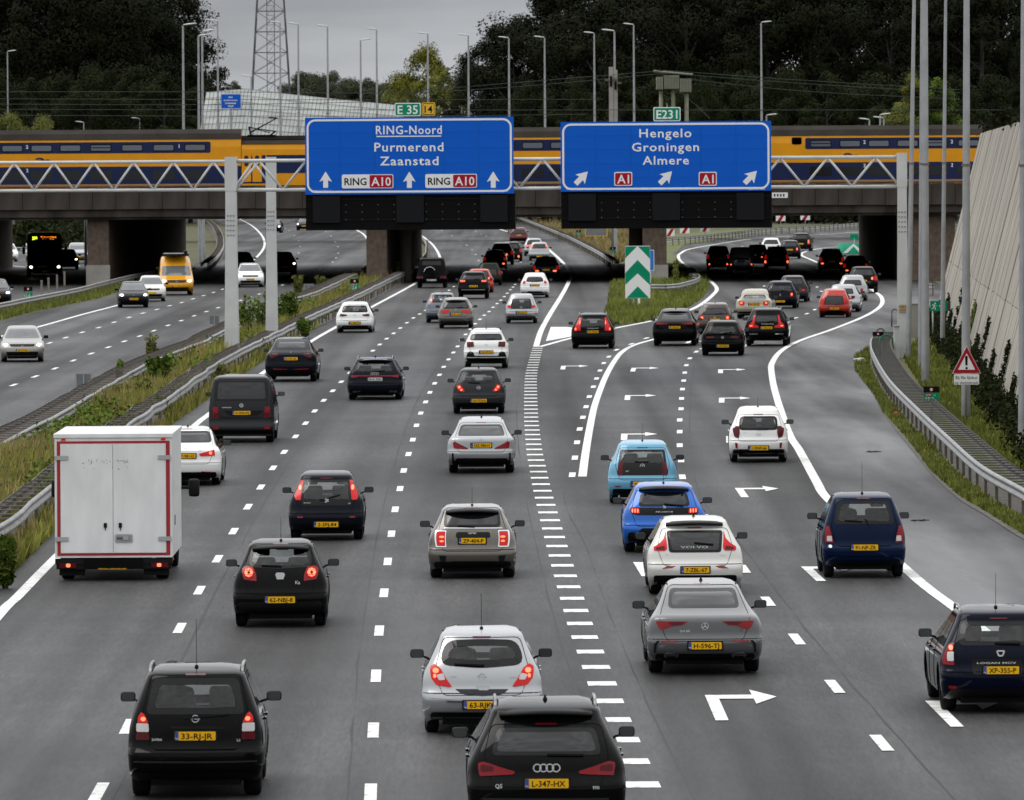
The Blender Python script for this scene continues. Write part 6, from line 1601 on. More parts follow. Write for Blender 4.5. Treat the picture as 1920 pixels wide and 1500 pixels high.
    def seam(s, pts, w=.012, name='panel_gap', m=None, closed=True):
        """thin dark gap line around the tailgate"""
        pts = s.densify(pts, .06) if closed else pts
        n = len(pts); mb = MB()
        for i in range(n):
            p = Vector(pts[i]); a, b = Vector(pts[i - 1] if (closed or i > 0) else pts[i]), Vector(pts[(i + 1) % n] if (closed or i < n - 1) else pts[i]); d = (b - a).normalized(); q = Vector((-d.y, d.x)) * w / 2
            for e in (p - q, p + q):
                wv = s.wf(e.y); u = max(-.99, min(.99, e.x / wv)); mb.v.append((u * wv, s.ry(u, e.y) - .0045, e.y))
        mb.f = [(2 * i, 2 * i + 1, 2 * ((i + 1) % n) + 1, 2 * ((i + 1) % n)) for i in range(n if closed else n - 1)]
        mb.build(name, m or UNDER, s.root)
    def trimlines(s):
        """roof gutters, bumper shut line and door gaps"""
        H = s.H; z = H * .968
        for sx in (-1, 1):
            x = sx * (s.wf(z) + .002); y0, y1 = s.ry(1, z) + .05, s.fy(1, z) - .05
            MB().bar((x, y0, z + .004), (x, y1, z + .004), .022, .012).build('roof_gutter', BLKP, s.root)
            for t in (.40, .62):
                yy = s.L * t; pts = [Vector((sx * (s.wf(q) + .002), yy + .1 * (q / H - .5), q)) for q in [H * (.2 + .43 * i / 8) for i in range(9)]]
                if s.lod == 0: MB().path(pts, .005, 4).build('door_gap', UNDER, s.root)
        zb = H * .405; n = 24
        s.seam([(-s.wf(zb) * .985 + 2 * s.wf(zb) * .985 * i / n, zb) for i in range(n + 1)], .009, 'bumper_gap', None, False)
    def emblem(s, kind, x, z, r=.045, where='rear'):
        u = x / s.wf(z); y = s.ry(u, z) - .014 if where == 'rear' else s.fy(u, z) + .014
        sg = -1 if where == 'rear' else 1
        def circ(cx, cz, rr, w, n=16):
            mb = MB()
            for i in range(n):
                a = 6.2832 * i / n
                for q in (rr, rr - w): mb.v.append((cx + q * math.cos(a), 0, cz + q * math.sin(a)))
            mb.f = [(2 * i, 2 * i + 1, 2 * ((i + 1) % n) + 1, 2 * ((i + 1) % n)) for i in range(n)]; return mb
        mb = MB()
        def add(o): k = len(mb.v); mb.v += o.v; mb.f += [tuple(i + k for i in f) for f in o.f]
        def stroke(a, b, w):
            a, b = Vector((a[0], 0, a[1])) * r, Vector((b[0], 0, b[1])) * r; d = (b - a).normalized(); q = Vector((-d.z, 0, d.x)) * w * r; k = len(mb.v); mb.v += [tuple(a - q), tuple(b - q), tuple(b + q), tuple(a + q)]; mb.f.append((k, k + 1, k + 2, k + 3))
        if kind == 'bolt': add(circ(0, 0, r, r * .22)); stroke((-1.25, .05), (.2, .12), .12); stroke((-.2, -.12), (1.25, -.05), .12)
        elif kind == 'vw':
            add(circ(0, 0, r, r * .16))
            for a, b in (((-.5, .75), (0, .05)), ((0, .05), (.5, .75)), ((-.8, .35), (-.4, -.7)), ((-.4, -.7), (0, -.1)), ((0, -.1), (.4, -.7)), ((.4, -.7), (.8, .35))): stroke(a, b, .10)
        elif kind == 'star':
            add(circ(0, 0, r, r * .12))
            for a in (90, 210, 330): stroke((0, 0), (.9 * math.cos(R(a)), .9 * math.sin(R(a))), .10)
        elif kind == 'rings':
            for i in range(4): add(circ((i - 1.5) * r * 1.45, 0, r, r * .26))
        elif kind == 'chevrons':
            for dz in (0, -.7): stroke((-1, -.35 + dz), (0, .5 + dz), .14); stroke((0, .5 + dz), (1, -.35 + dz), .14)
        elif kind == 'lion':
            for a, b in (((-.1, 1), (.1, .3)), ((.1, .3), (-.3, -.3)), ((-.3, -.3), (-.2, -1)), ((0, -.2), (.5, -.9)), ((.1, .5), (.7, .7)), ((.1, .3), (.7, .1)), ((-.1, 1), (-.5, .6))): stroke(a, b, .17)
        elif kind == 'wings': add(circ(0, 0, r * .6, r * .25)); stroke((-1.7, .35), (-.5, .3), .12); stroke((.5, .3), (1.7, .35), .12); stroke((-1.4, 0), (-.5, 0), .12); stroke((.5, 0), (1.4, 0), .12)
        elif kind == 'shield':
            for a, b in (((-1, .6), (1, .6)), ((-1, .6), (-.5, -.7)), ((1, .6), (.5, -.7)), ((-.5, -.7), (.5, -.7))): stroke(a, b, .2)
        elif kind == 'badge':
            k = len(mb.v); mb.v += [(px_ * r, 0, pz_ * r) for px_, pz_ in ((-1, .5), (-.7, .9), (.7, .9), (1, .5), (.6, -.7), (0, -1), (-.6, -.7))]; mb.f.append(tuple(range(k, k + 7)))
        elif kind == 'tee': stroke((-.7, .8), (.7, .8), .15); stroke((0, .8), (0, -.9), .17)
        elif kind == 'oval':
            o = circ(0, 0, r, r * .18); o.v = [(a * 1.5, b, c * .85) for a, b, c in o.v]; add(o); stroke((-.6, -.3), (-.6, .3), .12); stroke((-.6, 0), (0, .3), .1); stroke((.2, -.3), (.2, .3), .1); stroke((.5, -.3), (.7, .3), .1)
        else: add(circ(0, 0, r, r * .25))
        o = mb.build('emblem', EMB, s.root, loc=(x, y, z), rot=(0, 0, 0 if where == 'rear' else math.pi)); return o
    def text(s, t, x, z, h, width=None, m=None, space=1.0, where='rear'):
        u = x / s.wf(z); y = s.ry(u, z) - .014 if where == 'rear' else s.fy(u, z) + .014
        dy = (s.ry(min(.98, abs(u) + .05), z) - s.ry(max(0, abs(u) - .05), z)) / (.1 * s.wf(z)); rz = math.atan(dy) * (1 if x > 0 else -1)
        return letters(t, h, m or EMB, s.root, (x, y, z), width=width, bold=.02, rot=(0, 0, rz), space=space)
KIND['bus'] = dict(w=[(.10, .96), (.13, .985), (.2, 1), (.6, 1), (.85, .985), (.93, .96), (.96, .93), (.985, .85), (1, .7)],
   r=[(.10, .1), (.13, .03), (.2, 0), (.5, 0), (.9, .06), (.95, .1), (.98, .2), (1, .4)], f=[(.10, .2), (.13, .06), (.2, 0), (.38, .02), (.6, .12), (.88, .3), (.95, .42), (.98, .6), (1, .9)])
KIND['bigvan'] = dict(w=[(.12, .92), (.15, .96), (.22, .99), (.34, 1), (.45, .99), (.56, .965), (.70, .93), (.85, .885), (.93, .84), (.965, .80), (.985, .72), (1, .5)],
   r=KIND['van']['r'], f=[(.12, .30), (.16, .1), (.24, 0), (.32, .03), (.38, .18), (.44, .5), (.47, .72), (.49, .8), (.72, 1.5), (.82, 1.8), (.90, 2.2), (.96, 2.6), (.985, 2.8), (1, 3.1)])
MK = {'r': LRED, 'd': LREDD, 'l': LLIT, 'h': LHOT, 'w': LWHT, 'k': BLKP, 'c': CHROME}
def rear_car(label, kind, pm, WHL, at, yaw=0.0, win=None, lights=None, bulbs=(), plate=None, emblem=None, texts=(), dark=(), lod=0, clear=None, wiper=None, ant=0, fin=False, rails=None, spoil=None, refl=(), mir=None,
             white_plate=False, vz=.24, seam=True, bulge=0.0, extra=None, cat='car', trims=(), wr=.08, inset=.055, name='car', seats=True):
    s = Car(label, kind, pm, WHL, at, yaw, cat, False, lod, name, clear); H = s.H; L_ = s.loc
    if win:
        cx = at[0]; zb, zt = L_(cx, win[0])[1], L_(cx, win[2])[1]; k = s.org.y / F; hb, ht = win[1] * k, win[3] * k
    else:
        zb, zt = H * .655, H * .90; hb, ht = s.wf(zb) * .80, s.wf(zt) * .82
    zt = min(zt, H * .935)
    hole = wsc = None
    if s.clear:
        u = min((hb - .035) / s.wf(zb), (ht - .035) / s.wf(zt)); hole = (zb + .03, zt - .03, u); wsc = (H * .68, H * .90, .80)
    s.body(hole, wsc)
    fr = s.window(zb, hb, zt, ht, clear=s.clear, r=wr, bulge=bulge, inset=inset)
    # windscreen and side windows
    a, b = H * .665, H * .915
    s.patch('windscreen', [(-s.wf(a) * .86, a), (s.wf(a) * .86, a), (s.wf(b) * .84, b), (-s.wf(b) * .84, b)], GLASSC if s.clear else GLASSD, .006, 'front', None, .06, .006)
    s.sides(split=(.34, .66) if kind in ('wagon', 'mpv', 'suv', 'van') else (.5,))
    if s.clear and seats: s.seats(kind not in ('van',))
    for sub in (lights or []):
        polys = [(MK[c], [L_(*p) for p in pl]) for c, pl in sub]
        s.light(polys)
    if lights is None:
        z1, z2 = H * .47, H * .64; w1, w2 = s.wf(z1), s.wf(z2)
        s.light([(LRED if not bulbs else LLIT, [(-w1 * .97, z1), (-w1 * .74, z1), (-w2 * .80, z2), (-w2 * .95, z2)])])
    for (bx, bz, rx, rz, c) in bulbs:
        x, z = L_(bx, bz); k = s.org.y / F
        for sg in (1, -1): s.patch('bulb', [(sg * x + rx * k * math.cos(t), z + rz * k * math.sin(t)) for t in [j * .785 for j in range(8)]], MK[c], .030, 'rear', None, 0, .006)
    if plate is not None:
        s.plate(L_(at[0], plate[0])[1], plate[1], white_plate)
    else: s.plate(H * .46, '')
    zv = vz * H; z0 = s.z0 + .004
    s.patch('valance', [(-s.wf(z0) * .93, z0), (s.wf(z0) * .93, z0), (s.wf(zv) * .88, zv), (-s.wf(zv) * .88, zv)], BLKP, .006, 'rear', None, .06, .01)
    for nm, m_, pts in dark: s.patch(nm, [L_(*p) for p in pts], m_, .010, 'rear', None, .03, .012)
    if lod < 2 and kind not in ('van', 'box4'): s.trimlines()
    if seam and lod < 2:
        z1, z2 = H * .385, H * .62; s.seam(round_poly([(-s.wf(z1) * .66, z1), (s.wf(z1) * .66, z1), (s.wf(z2) * .84, z2), (s.wf(zt) * .9, zt + .04), (-s.wf(zt) * .9, zt + .04), (-s.wf(z2) * .84, z2)], .08, 3), .008)
    for pts in refl:
        for sg in (1, -1):
            pp = [(sg * L_(*p)[0], L_(*p)[1]) for p in pts]; s.patch('reflector', pp if sg > 0 else pp[::-1], REFL, .012, 'rear', None, .01, .01)
    for pts, m_ in trims:
        for sg in (1, -1):
            pp = [(sg * L_(*p)[0], L_(*p)[1]) for p in pts]; s.patch('trim', pp if sg > 0 else pp[::-1], m_, .014, 'rear', None, .015, .012)
    if emblem and lod < 2: s.emblem(emblem[0], 0.0, L_(at[0], emblem[1])[1], emblem[2] if len(emblem) > 2 else .045)
    for t in texts: s.text(t[0], L_(t[1], t[2])[0], L_(t[1], t[2])[1], t[3], t[4] if len(t) > 4 else None, space=t[5] if len(t) > 5 else 1.0)
    if wiper: a_, b_ = L_(*wiper[0]), L_(*wiper[1]); s.wiper(a_[0], a_[1], b_[0], b_[1])
    elif lod < 2 and kind not in ('sedan', 'fast') and wiper is None: s.wiper(0.02, zb + .03, .36, zb + .06)
    if ant: s.antenna(h=ant)
    if fin: s.fin()
    if rails: s.rails(rails if rails is not True else None)
    if spoil: s.spoiler(m=None if spoil is True else spoil)
    s.mirrors(mir or (BLKP if kind in ('van', 'bigvan') else None))
    if lod == 0:
        # high brake light and door handles
        s.patch('brake_light', [(-.13, zt + .035), (.13, zt + .035), (.13, zt + .055), (-.13, zt + .055)], LREDD, .010, 'rear', None, .005, .01)
        for sx in (-1, 1):
            for t in (.42, .62): MB().box((sx * (s.wf(H * .55) + .012), s.L * t, H * .55), (.03, .17, .03)).build('door_handle', s.m, s.root)
            zs_ = H * .2
    return s
VW = 'vw'
# ---- nearest first
s = rear_car('black seven-seat family car with roof rails, nearest in the left lane', 'mpv', PB, (1.74, 1.66, 4.32), (370, 1493), -.6, (1340, 93, 1274, 80),
    [[('l', [(257, 1356), (258, 1346), (264, 1336), (270, 1341), (278, 1356)]), ], [('w', [(255, 1357), (278, 1357), (279, 1373), (255, 1373)])], [('d', [(255, 1374), (279, 1374), (280, 1388), (254, 1388)])]], [(268, 1349, 5, 4, 'h')],
    (1380, '33-RJ-JR'), ('bolt', 1348, .05), [('ZAFIRA', 294, 1387, .03), ('2.2', 447, 1388, .03)], [('handle_strip', BLKP, [(320, 1362), (418, 1362), (418, 1367), (320, 1367)])], ant=.62, rails=GALV, wiper=((345, 1347), (430, 1340)), inset=.10,
    trims=[([(250, 1427), (369, 1427), (369, 1430), (250, 1430)], PG)], vz=.20)
s = rear_car('black sport utility car cut by the bottom picture edge', 'suv', PB, (1.90, 1.65, 4.66), (1024, 1572), -.6, (1417, 104, 1368, 92),
    [[('r', [(896, 1432), (907, 1429), (966, 1447), (963, 1452), (899, 1456)]), ('d', [(901, 1434), (925, 1437), (925, 1446), (901, 1448)])]], (), (1468, 'L-347-HX'), ('rings', 1440, .052), [('Q5', 935, 1473, .05), ('TFSI', 1117, 1476, .035)],
    rails=GALV, fin=True, clear=False, spoil=BLKP, wiper=((1026, 1415), (1095, 1416)), dark=[('bumper_step', PG, [(905, 1496), (1142, 1496), (1142, 1500), (905, 1500)])])
s = rear_car('silver small hatchback with lit tail lights before the black utility car', 'hatch', PSI, (1.71, 1.47, 4.0), (904, 1374), -.5, (1247, 81, 1204, 68),
    [[('l', [(806, 1251), (815, 1246), (826, 1254), (847, 1287), (843, 1288), (818, 1285), (808, 1272)]), ('w', [(818, 1266), (831, 1263), (835, 1275), (823, 1276)])]], [(817, 1258, 6, 5, 'h'), (815, 1268, 3, 4, 'h')], (1321, '63-RJK-4'), ('bolt', 1269, .055),
    [('CORSA', 850, 1269, .022), ('ecoFLEX', 962, 1270, .022)], [('handle_recess', PLG, [(892, 1286), (918, 1286), (919, 1296), (893, 1296)]), ('tailgate_base', PG, [(852, 1292), (955, 1292), (940, 1301), (905, 1304), (870, 1301)])],
    ant=.5, bulge=.05, wr=.16, inset=.10, wiper=((852, 1246), (908, 1248)), trims=[([(804, 1300), (846, 1306), (848, 1311), (806, 1308)], PSI), ([(836, 1313), (868, 1313), (868, 1317), (840, 1317)], PGR)], vz=.22)
s = rear_car('matte grey four-door coupe in the exit lane near the bottom', 'fast', PGR, (1.83, 1.41, 4.69), (1319, 1262), -.5, (1143, 68, 1110, 62),
    [[('r', [(1229, 1165), (1290, 1165), (1279, 1172), (1261, 1174), (1242, 1181), (1236, 1179)]), ('d', [(1252, 1167), (1284, 1166), (1277, 1171), (1260, 1172)])]], (), (1210, 'H-596-TJ'), ('star', 1174, .058), [('CLA 250', 1284, 1183, .032)],
    [('diffuser', BLKP, [(1238, 1226), (1400, 1226), (1396, 1240), (1242, 1240)])], fin=True, clear=False, refl=[[(1238, 1201), (1270, 1200), (1268, 1203), (1240, 1205)]],
    trims=[([(1244, 1228), (1250, 1225), (1273, 1227), (1270, 1234), (1247, 1234)], CHROME), ([(1247, 1229), (1252, 1227), (1270, 1228), (1268, 1232), (1249, 1233)], BLKP), ([(1226, 1208), (1232, 1201), (1237, 1201), (1231, 1208), (1229, 1224), (1226, 1224)], BLKP)], vz=.24)
s = rear_car('silver-white hatchback with tall red lights and black tailgate glass', 'hatch', PSW, (1.80, 1.43, 4.37), (1302, 1114), -.3, (1036, 49, 996, 53),
    [[('l', [(1249, 997), (1251, 1023), (1251, 1029), (1247, 1033), (1226, 1033), (1226, 1026), (1236, 1020), (1245, 1011)]), ('d', [(1230, 1027), (1246, 1024), (1247, 1031), (1230, 1031)])]], (), (1068, '7-ZBL-67'), None,
    [('VOLVO', 1302, 1026, .045, .52, 1.0), ('T2', 1250, 1040, .025), ('R-line', 1355, 1041, .025)], [('plate_recess', PSW, [(1258, 1058), (1346, 1058), (1362, 1078), (1242, 1078)]), ('lower_bumper', BLKP, [(1232, 1092), (1250, 1079), (1355, 1079), (1372, 1092), (1372, 1098), (1232, 1098)])],
    fin=True, spoil=BLKP, clear=False, refl=[[(1241, 1066), (1251, 1061), (1267, 1061), (1260, 1065)]], wiper=((1302, 1018), (1338, 1021)), vz=.26, wr=.06)
s = rear_car('bright blue small hatchback with a black rear light band', 'hatch', PRB, (1.745, 1.42, 4.05), (1245, 1035), .2, (950, 49, 924, 43),
    [[('l', [(1182, 953), (1199, 954), (1200, 963), (1184, 962)]), ('k', [(1186, 954), (1187, 954), (1188, 962), (1187, 962)])]], [(1186, 958, 1.3, 4, 'h'), (1191, 958, 1.3, 4, 'h'), (1196, 958, 1.3, 4, 'h')], (999, 'R-248-XK'), ('lion', 953, .05), [('PEUGEOT', 1246, 960, .03, .36)],
    [('light_band', BLKP, [(1181, 952), (1310, 952), (1309, 964), (1296, 966), (1196, 966), (1183, 963)]), ('bumper_panel', BLKP, [(1194, 1000), (1204, 990), (1290, 990), (1300, 1000), (1296, 1020), (1196, 1020)])], ant=.4, clear=False, spoil=BLKP, wiper=((1246, 945), (1282, 949)), vz=.3)
s = rear_car('pale sky-blue city car with black glass tailgate', 'hatch', PBL, (1.645, 1.47, 3.6), (1205, 944), .9, (891, 48, 844, 42),
    [[('d', [(1160, 866), (1168, 867), (1168, 891), (1159, 891)]), ('d', [(1161, 870), (1163, 870), (1163, 887), (1161, 887)])]], (), (907, 'N-941-JK'), (VW, 874, .06), [('up!', 1176, 883, .045)], ant=.42, inset=.06, wr=.05,
    dark=[('glass_lower', FRIT, [(1161, 868), (1249, 868), (1253, 890), (1157, 890)])], refl=[[(1152, 911), (1164, 911), (1164, 913), (1154, 913)]], wiper=((1190, 866), (1216, 866)))
s = rear_car('dark blue minivan driving partly over the shoulder line', 'mpv', PMB, (1.62, 1.63, 3.54), (1618, 1083), -.7, (983, 57, 940, 47),
    [[('r', [(1549, 987), (1555, 986), (1560, 1003), (1563, 1018), (1547, 1017)]), ('w', [(1551, 1005), (1560, 1005), (1561, 1015), (1551, 1015)])]], (), (1026, '91-NP-ZR'), None, (), ant=.62, inset=.07, wiper=((1585, 976), (1616, 978)),
    dark=[('sticker', SIGNW, [(1554, 1021), (1560, 1021), (1560, 1027), (1554, 1027)]), ('bumper_line', PDB, [(1550, 1041), (1686, 1041), (1686, 1044), (1550, 1044)])], vz=.2)
MB().path([Vector((.02, s.ry(0, s.zz(978)) - .035, s.zz(978))), Vector((.12, s.ry(.1, s.zz(994)) - .03, s.zz(994)))], .012, 5).build('wiper_arm', BLKP, s.root)
s = rear_car('dark navy estate car with roof rails cut by the right picture edge', 'wagon', PDB, (1.74, 1.52, 4.5), (1869, 1333), -.9, (1211, 78, 1168, 70),
    [[('r', [(1769, 1246), (1768, 1238), (1776, 1218), (1782, 1208), (1790, 1206), (1790, 1248)]), ('w', [(1777, 1223), (1789, 1222), (1789, 1240), (1777, 1240)])]], [(1784, 1215, 4, 5, 'h')], (1256, 'XP-355-P'), ('shield', 1225, .055), [('LOGAN MCV', 1869, 1243, .028, .58)],
    [('plate_recess', BLKP, [(1822, 1236), (1917, 1236), (1916, 1264), (1824, 1264)])], ant=.5, rails=GALV, refl=[[(1779, 1286), (1793, 1286), (1793, 1291), (1779, 1291)]], inset=.075, wiper=((1866, 1206), (1914, 1207)))
s = rear_car('black rounded city car with circular tail lights and chrome badge', 'hatch', PB, (1.66, 1.49, 3.62), (527, 1175), -.5, (1064, 60, 1026, 54),
    [[('r', [(453, 1067), (460, 1062), (474, 1064), (480, 1077), (481, 1090), (457, 1087)])]], [(466, 1074, 10.5, 10.5, 'l'), (466, 1074, 8, 8, 'h'), (466, 1074, 3, 3, 'd')], (1124, '62-NBJ-8'), ('badge', 1082, .085), [('Ka', 558, 1092, .06)],
    ant=.40, spoil=BLKP, wiper=((490, 1061), (528, 1062)), vz=.30, bulge=.03, wr=.12)
s = rear_car('dark grey city car with black glass hatch and oval mirrors', 'hatch', PNV, (1.63, 1.46, 3.43), (613, 1013), -.2, (948, 46, 902, 46),
    [[('l', [(554, 938), (551, 930), (562, 903), (568, 901), (564, 938)])]], [(562, 915, 3, 5, 'h')], (983, '2-SFJ-84'), ('lion', 941, .075), [('PEUGEOT', 576, 943, .025), ('107', 655, 944, .03)], inset=.05, wr=.08,
    dark=[('glass_lower', FRIT, [(568, 936), (657, 936), (654, 948), (571, 948)])], refl=[[(557, 968), (568, 968), (568, 971), (558, 971)]], wiper=((600, 938), (637, 928)), vz=.22)
s = rear_car('grey-brown compact with chrome-ringed tail lights and black handle bar', 'hatch', PTB, (1.727, 1.41, 3.85), (886, 1084), -.2, (989, 54, 958, 51),
    [[('c', [(816, 995), (837, 995), (837, 1026), (817, 1026)]), ('l', [(818.5, 997), (835, 997), (835, 1024), (819, 1024)])]], [(828, 1007, 5, 2, 'h'), (828, 1015, 4, 2, 'h')], (1014, 'ZP-404-P'), ('wings', 1001, .05), (),
    [('handle_bar', BLKP, [(856, 998), (918, 998), (920, 1008), (854, 1008)]), ('chrome_strip', CHROME, [(832, 990), (942, 990), (942, 991.5), (832, 991.5)]), ('lower_bumper', BLKP, [(846, 1052), (930, 1052), (936, 1066), (840, 1066)])],
    ant=.36, spoil=BLKP, clear=False, trims=[([(823, 1041), (837, 1042), (835, 1054), (826, 1053)], BLKP)], wiper=((858, 987), (890, 988)))
s = rear_car('silver four-door coupe in the middle lane', 'fast', PSI, (1.78, 1.42, 4.63), (903, 887), 0, (818, 45, 798, 38),
    [[('r', [(848.7, 830), (853, 828), (878, 840.5), (876.5, 842), (851, 841)])]], (), (835, 'NZ-986-H'), ('star', 825, .05), (), [('diffuser', BLKP, [(856, 859), (951, 859), (956, 872), (850, 872)])], fin=True, clear=False,
    trims=[([(847, 850), (850, 849), (851, 863), (848, 865)], BLKP)])
s = rear_car('dark grey small hatchback with bright lit tail lights', 'hatch', PG, (1.71, 1.47, 4.0), (898, 776), .2, (717.5, 32.5, 699, 29),
    [[('l', [(855, 723), (863, 721), (871, 732), (870.5, 735), (860, 733)])]], [(861, 726, 2.5, 2.5, 'h'), (865, 731, 2, 2, 'h')], (751, '56-TDJ-8'), ('bolt', 727, .06), (), ant=.45, bulge=.04, wr=.14, inset=.09, lod=0, wiper=((878, 717), (900, 718)))
s = rear_car('white crossover with black lower cladding and roof rails', 'suv', PWH, (1.76, 1.56, 4.15), (912, 691), .3, (638, 31, 626, 27),
    [[('d', [(875, 641), (888, 641), (889, 650), (876, 651)])]], (), (660, 'XL-973-R'), ('chevrons', 646, .05), (), [('cladding', BLKP, [(874, 682), (876, 662), (880, 659), (887, 660), (890, 667), (934, 667), (937, 660), (944, 659), (948, 662), (950, 682)])], ant=.4, rails=BLKP, lod=1)
s = rear_car('white city car in the right exit lane', 'hatch', PWH, (1.595, 1.48, 3.6), (1422, 867), 1.1, (806.5, 37, 781, 35),
    [[('d', [(1373.5, 804), (1381, 799), (1387, 800), (1387, 812), (1385, 822), (1377, 819)])]], (), (840, '1-SNF-66'), ('oval', 815, .05), [('picanto', 1397, 811, .025)], [('lower_trim', PLG, [(1384, 857), (1396, 848), (1448, 848), (1462, 857)])], ant=.3, refl=[[(1378, 830), (1383, 831), (1383, 841), (1379, 840)]], wr=.12, inset=.06, wiper=((1420, 805), (1440, 804)))
# partly hidden white saloon behind the truck
s = rear_car('white sports saloon half hidden behind the box truck', 'sedan', PWH, (1.81, 1.43, 4.63), (350, 910), -.3, (832, 48, 809, 42),
    [[('l', [(293, 844), (322, 851), (319, 856), (292, 855)])]], [(300, 850, 3, 3, 'h')], (855, 'XT-981-D'), ('ring', 843, .04), [('330i', 375, 845, .025)], [('diffuser', BLKP, [(302, 886), (398, 886), (402, 897), (298, 897)])], fin=True, clear=False, refl=[[(300, 885), (318, 884), (318, 886), (301, 887)]])
s = rear_car('dark grey panel van with tinted rear window', 'van', PG, (1.90, 1.96, 4.9), (455, 830), .2, (751, 49, 714, 46.5),
    [[('r', [(399, 763), (409, 763), (410, 784), (399, 784)]), ('d', [(400, 774), (409, 774), (409, 783), (400, 783)])]], (), (774, 'V-943-PJ'), (VW, 760, .06), [('TRANSPORTER', 425, 764, .03)], [('handle_recess', BLKP, [(420, 770), (494, 770), (484, 779), (430, 779)]), ('bumper', BLKP, [(400, 806), (510, 806), (510, 818), (400, 818)]), ('gap', UNDER, [(400, 783.5), (510, 783.5), (510, 784.3), (400, 784.3)])],
    clear=False, refl=[[(399, 799), (410, 799), (410, 805), (399, 805)]], cat='van', vz=.16, name='panel_van', wiper=False)
s = rear_car('dark blue-black electric crossover with sloping glass roof', 'fast', PNV, (1.92, 1.61, 4.75), (547, 716), .7, (654, 29, 637, 27),
    [[('d', [(505, 667), (513, 660), (524, 665), (508, 672)])]], (), (672.5, 'R-107-XL'), ('tee', 662, .05), (), clear=False, lod=1, refl=[[(512, 691), (540, 692), (540, 693), (512, 693)]])
s = rear_car('black estate car with a light bar and German-style white plate', 'wagon', PNV, (1.89, 1.46, 4.94), (704, 750), .4, (698, 34, 680, 30.5),
    [[('r', [(658, 703), (672, 704.5), (670, 707), (658, 709)])]], (), (711, 'M AL 8300'), ('rings', 701, .045), (), [('light_bar', LRED, [(668, 703.6), (740, 703.6), (740, 705.8), (668, 705.8)])], white_plate=True, rails=GALV, fin=True, clear=True, lod=1, trims=[([(661, 733), (676, 733), (675, 737), (662, 737)], CHROME)], spoil=True)
s = rear_car('white hatchback in the left lane beyond the dark crossover', 'hatch', PWH, (1.79, 1.46, 4.26), (666, 624), .6, (585.5, 25, 573, 21.5),
    [[('d', [(636, 592), (639, 588.4), (651, 590), (650, 592), (642, 593.5)])]], (), (605.5, 'K-588-XS'), (VW, 591, .05), (), [('lower_bumper', BLKP, [(638, 618), (642, 611), (691, 611), (696, 618)])], lod=1, clear=True)
# ---- middle distance, main lanes
s = rear_car('grey-brown hatchback with boomerang tail lights in the middle lane', 'hatch', PBM, (1.695, 1.49, 3.95), (855, 616), .6, (578.5, 25, 565.5, 20.5), [[('l', [(827, 585), (827.5, 582), (843, 581), (842.5, 584.5), (831, 588)])]], (), (589, 'H-221-GB'), lod=1, clear=False, spoil=True, emblem=('oval', 580, .04))
s = rear_car('slate blue small car half behind the grey-brown hatchback', 'hatch', PBG, (1.66, 1.5, 3.85), (829, 605.5), .6, (567, 20, 552, 18), [[('l', [(805, 566), (806, 561), (811, 561), (810, 567)])]], [(808, 563, 2, 2.5, 'h')], (589, 'TX-NL-24'), lod=1, clear=True, ant=.3)
s = rear_car('silver-white city car with dark glass hatch in the right main lane', 'hatch', PSI, (1.615, 1.47, 3.43), (978, 606.5), .8, (579, 21, 560, 17), [[('l', [(951, 576.5), (952, 572), (958, 573.5), (960, 578)])]], (), (585.5, '88-ZXT-3'), lod=1, clear=True, emblem=('oval', 576, .04))
s = rear_car('white small hatchback with high tail lights near the bridge shade', 'hatch', PWH, (1.72, 1.48, 3.95), (1003, 558.5), .7, (528, 17, 519.5, 14), [[('l', [(980, 532.5), (980.5, 528), (985, 526), (985.5, 531)])]], (), (535, '2-KVN-35'), dark=[('lower_bumper', BLKP, [(985, 554), (990, 546), (1016, 546), (1020, 554)])], lod=1, clear=False, bulge=.03, wr=.12)
s = rear_car('black crossover with claw-shaped lit tail lights', 'suv', PB, (1.84, 1.62, 4.45), (888, 560.5), .7, (524.5, 20, 516, 18), [[('l', [(862.5, 524.7), (872.5, 525), (872, 529), (863, 529)])]], [(864.5, 527, .8, 1.6, 'h'), (867.5, 527, .8, 1.6, 'h'), (870.5, 527, .8, 1.6, 'h')], (536.5, 'ZK-771-B'), lod=1, clear=False, trims=[([(865, 542.5), (888, 542.5), (888, 544), (865, 544)], CHROME)])
s = rear_car('red car mostly hidden behind the black crossover', 'hatch', PRD, (1.74, 1.47, 4.1), (899, 549), .8, None, None, [(880, 522, 1.5, 2, 'h')], lod=2, clear=False)
s = rear_car('dark green small car ahead of the red car', 'hatch', PGN, (1.70, 1.5, 3.9), (917, 535.5), 1.0, (516, 17, 504, 14), None, (), (519, ''), lod=2, clear=False)
s = rear_car('black boxy off-road car with a spare wheel on its back door', 'box4', PB, (1.93, 1.94, 4.7), (810, 540.5), .8, (498, 19, 489, 18), [[('d', [(783, 517), (793, 517), (793, 522), (783, 522)])]], (), (525, ''), white_plate=True, lod=1, clear=False, seam=False, wiper=False)
zc = s.zz(510); ty_, rm_ = wheel_meshes(.36, .24); w_ = ob('spare_wheel', ty_, TYRE, s.root, (-.12, -.10, zc), (0, 0, R(90))); ob('wheel_cover', plate_mesh([(.34 * math.cos(t), .34 * math.sin(t)) for t in [i * .2618 for i in range(24)]], .05), PB, s.root, (-.12, -.24, zc))
mb = MB(); 
for i in range(9): a, b = R(20 + i * 17.5), R(20 + (i + 1) * 17.5); mb.tube((.36 * math.cos(a), 0, .36 * math.sin(a)), (.36 * math.cos(b), 0, .36 * math.sin(b)), .025, .025, 5)
mb.build('chrome_ring', CHROME, s.root, True, (-.12, -.24, zc))
for x in (-.27, .27): MB().box((x, -.03, s.zz(524)), (.09, .05, .12)).build('plate_lamp', CHROME, s.root)
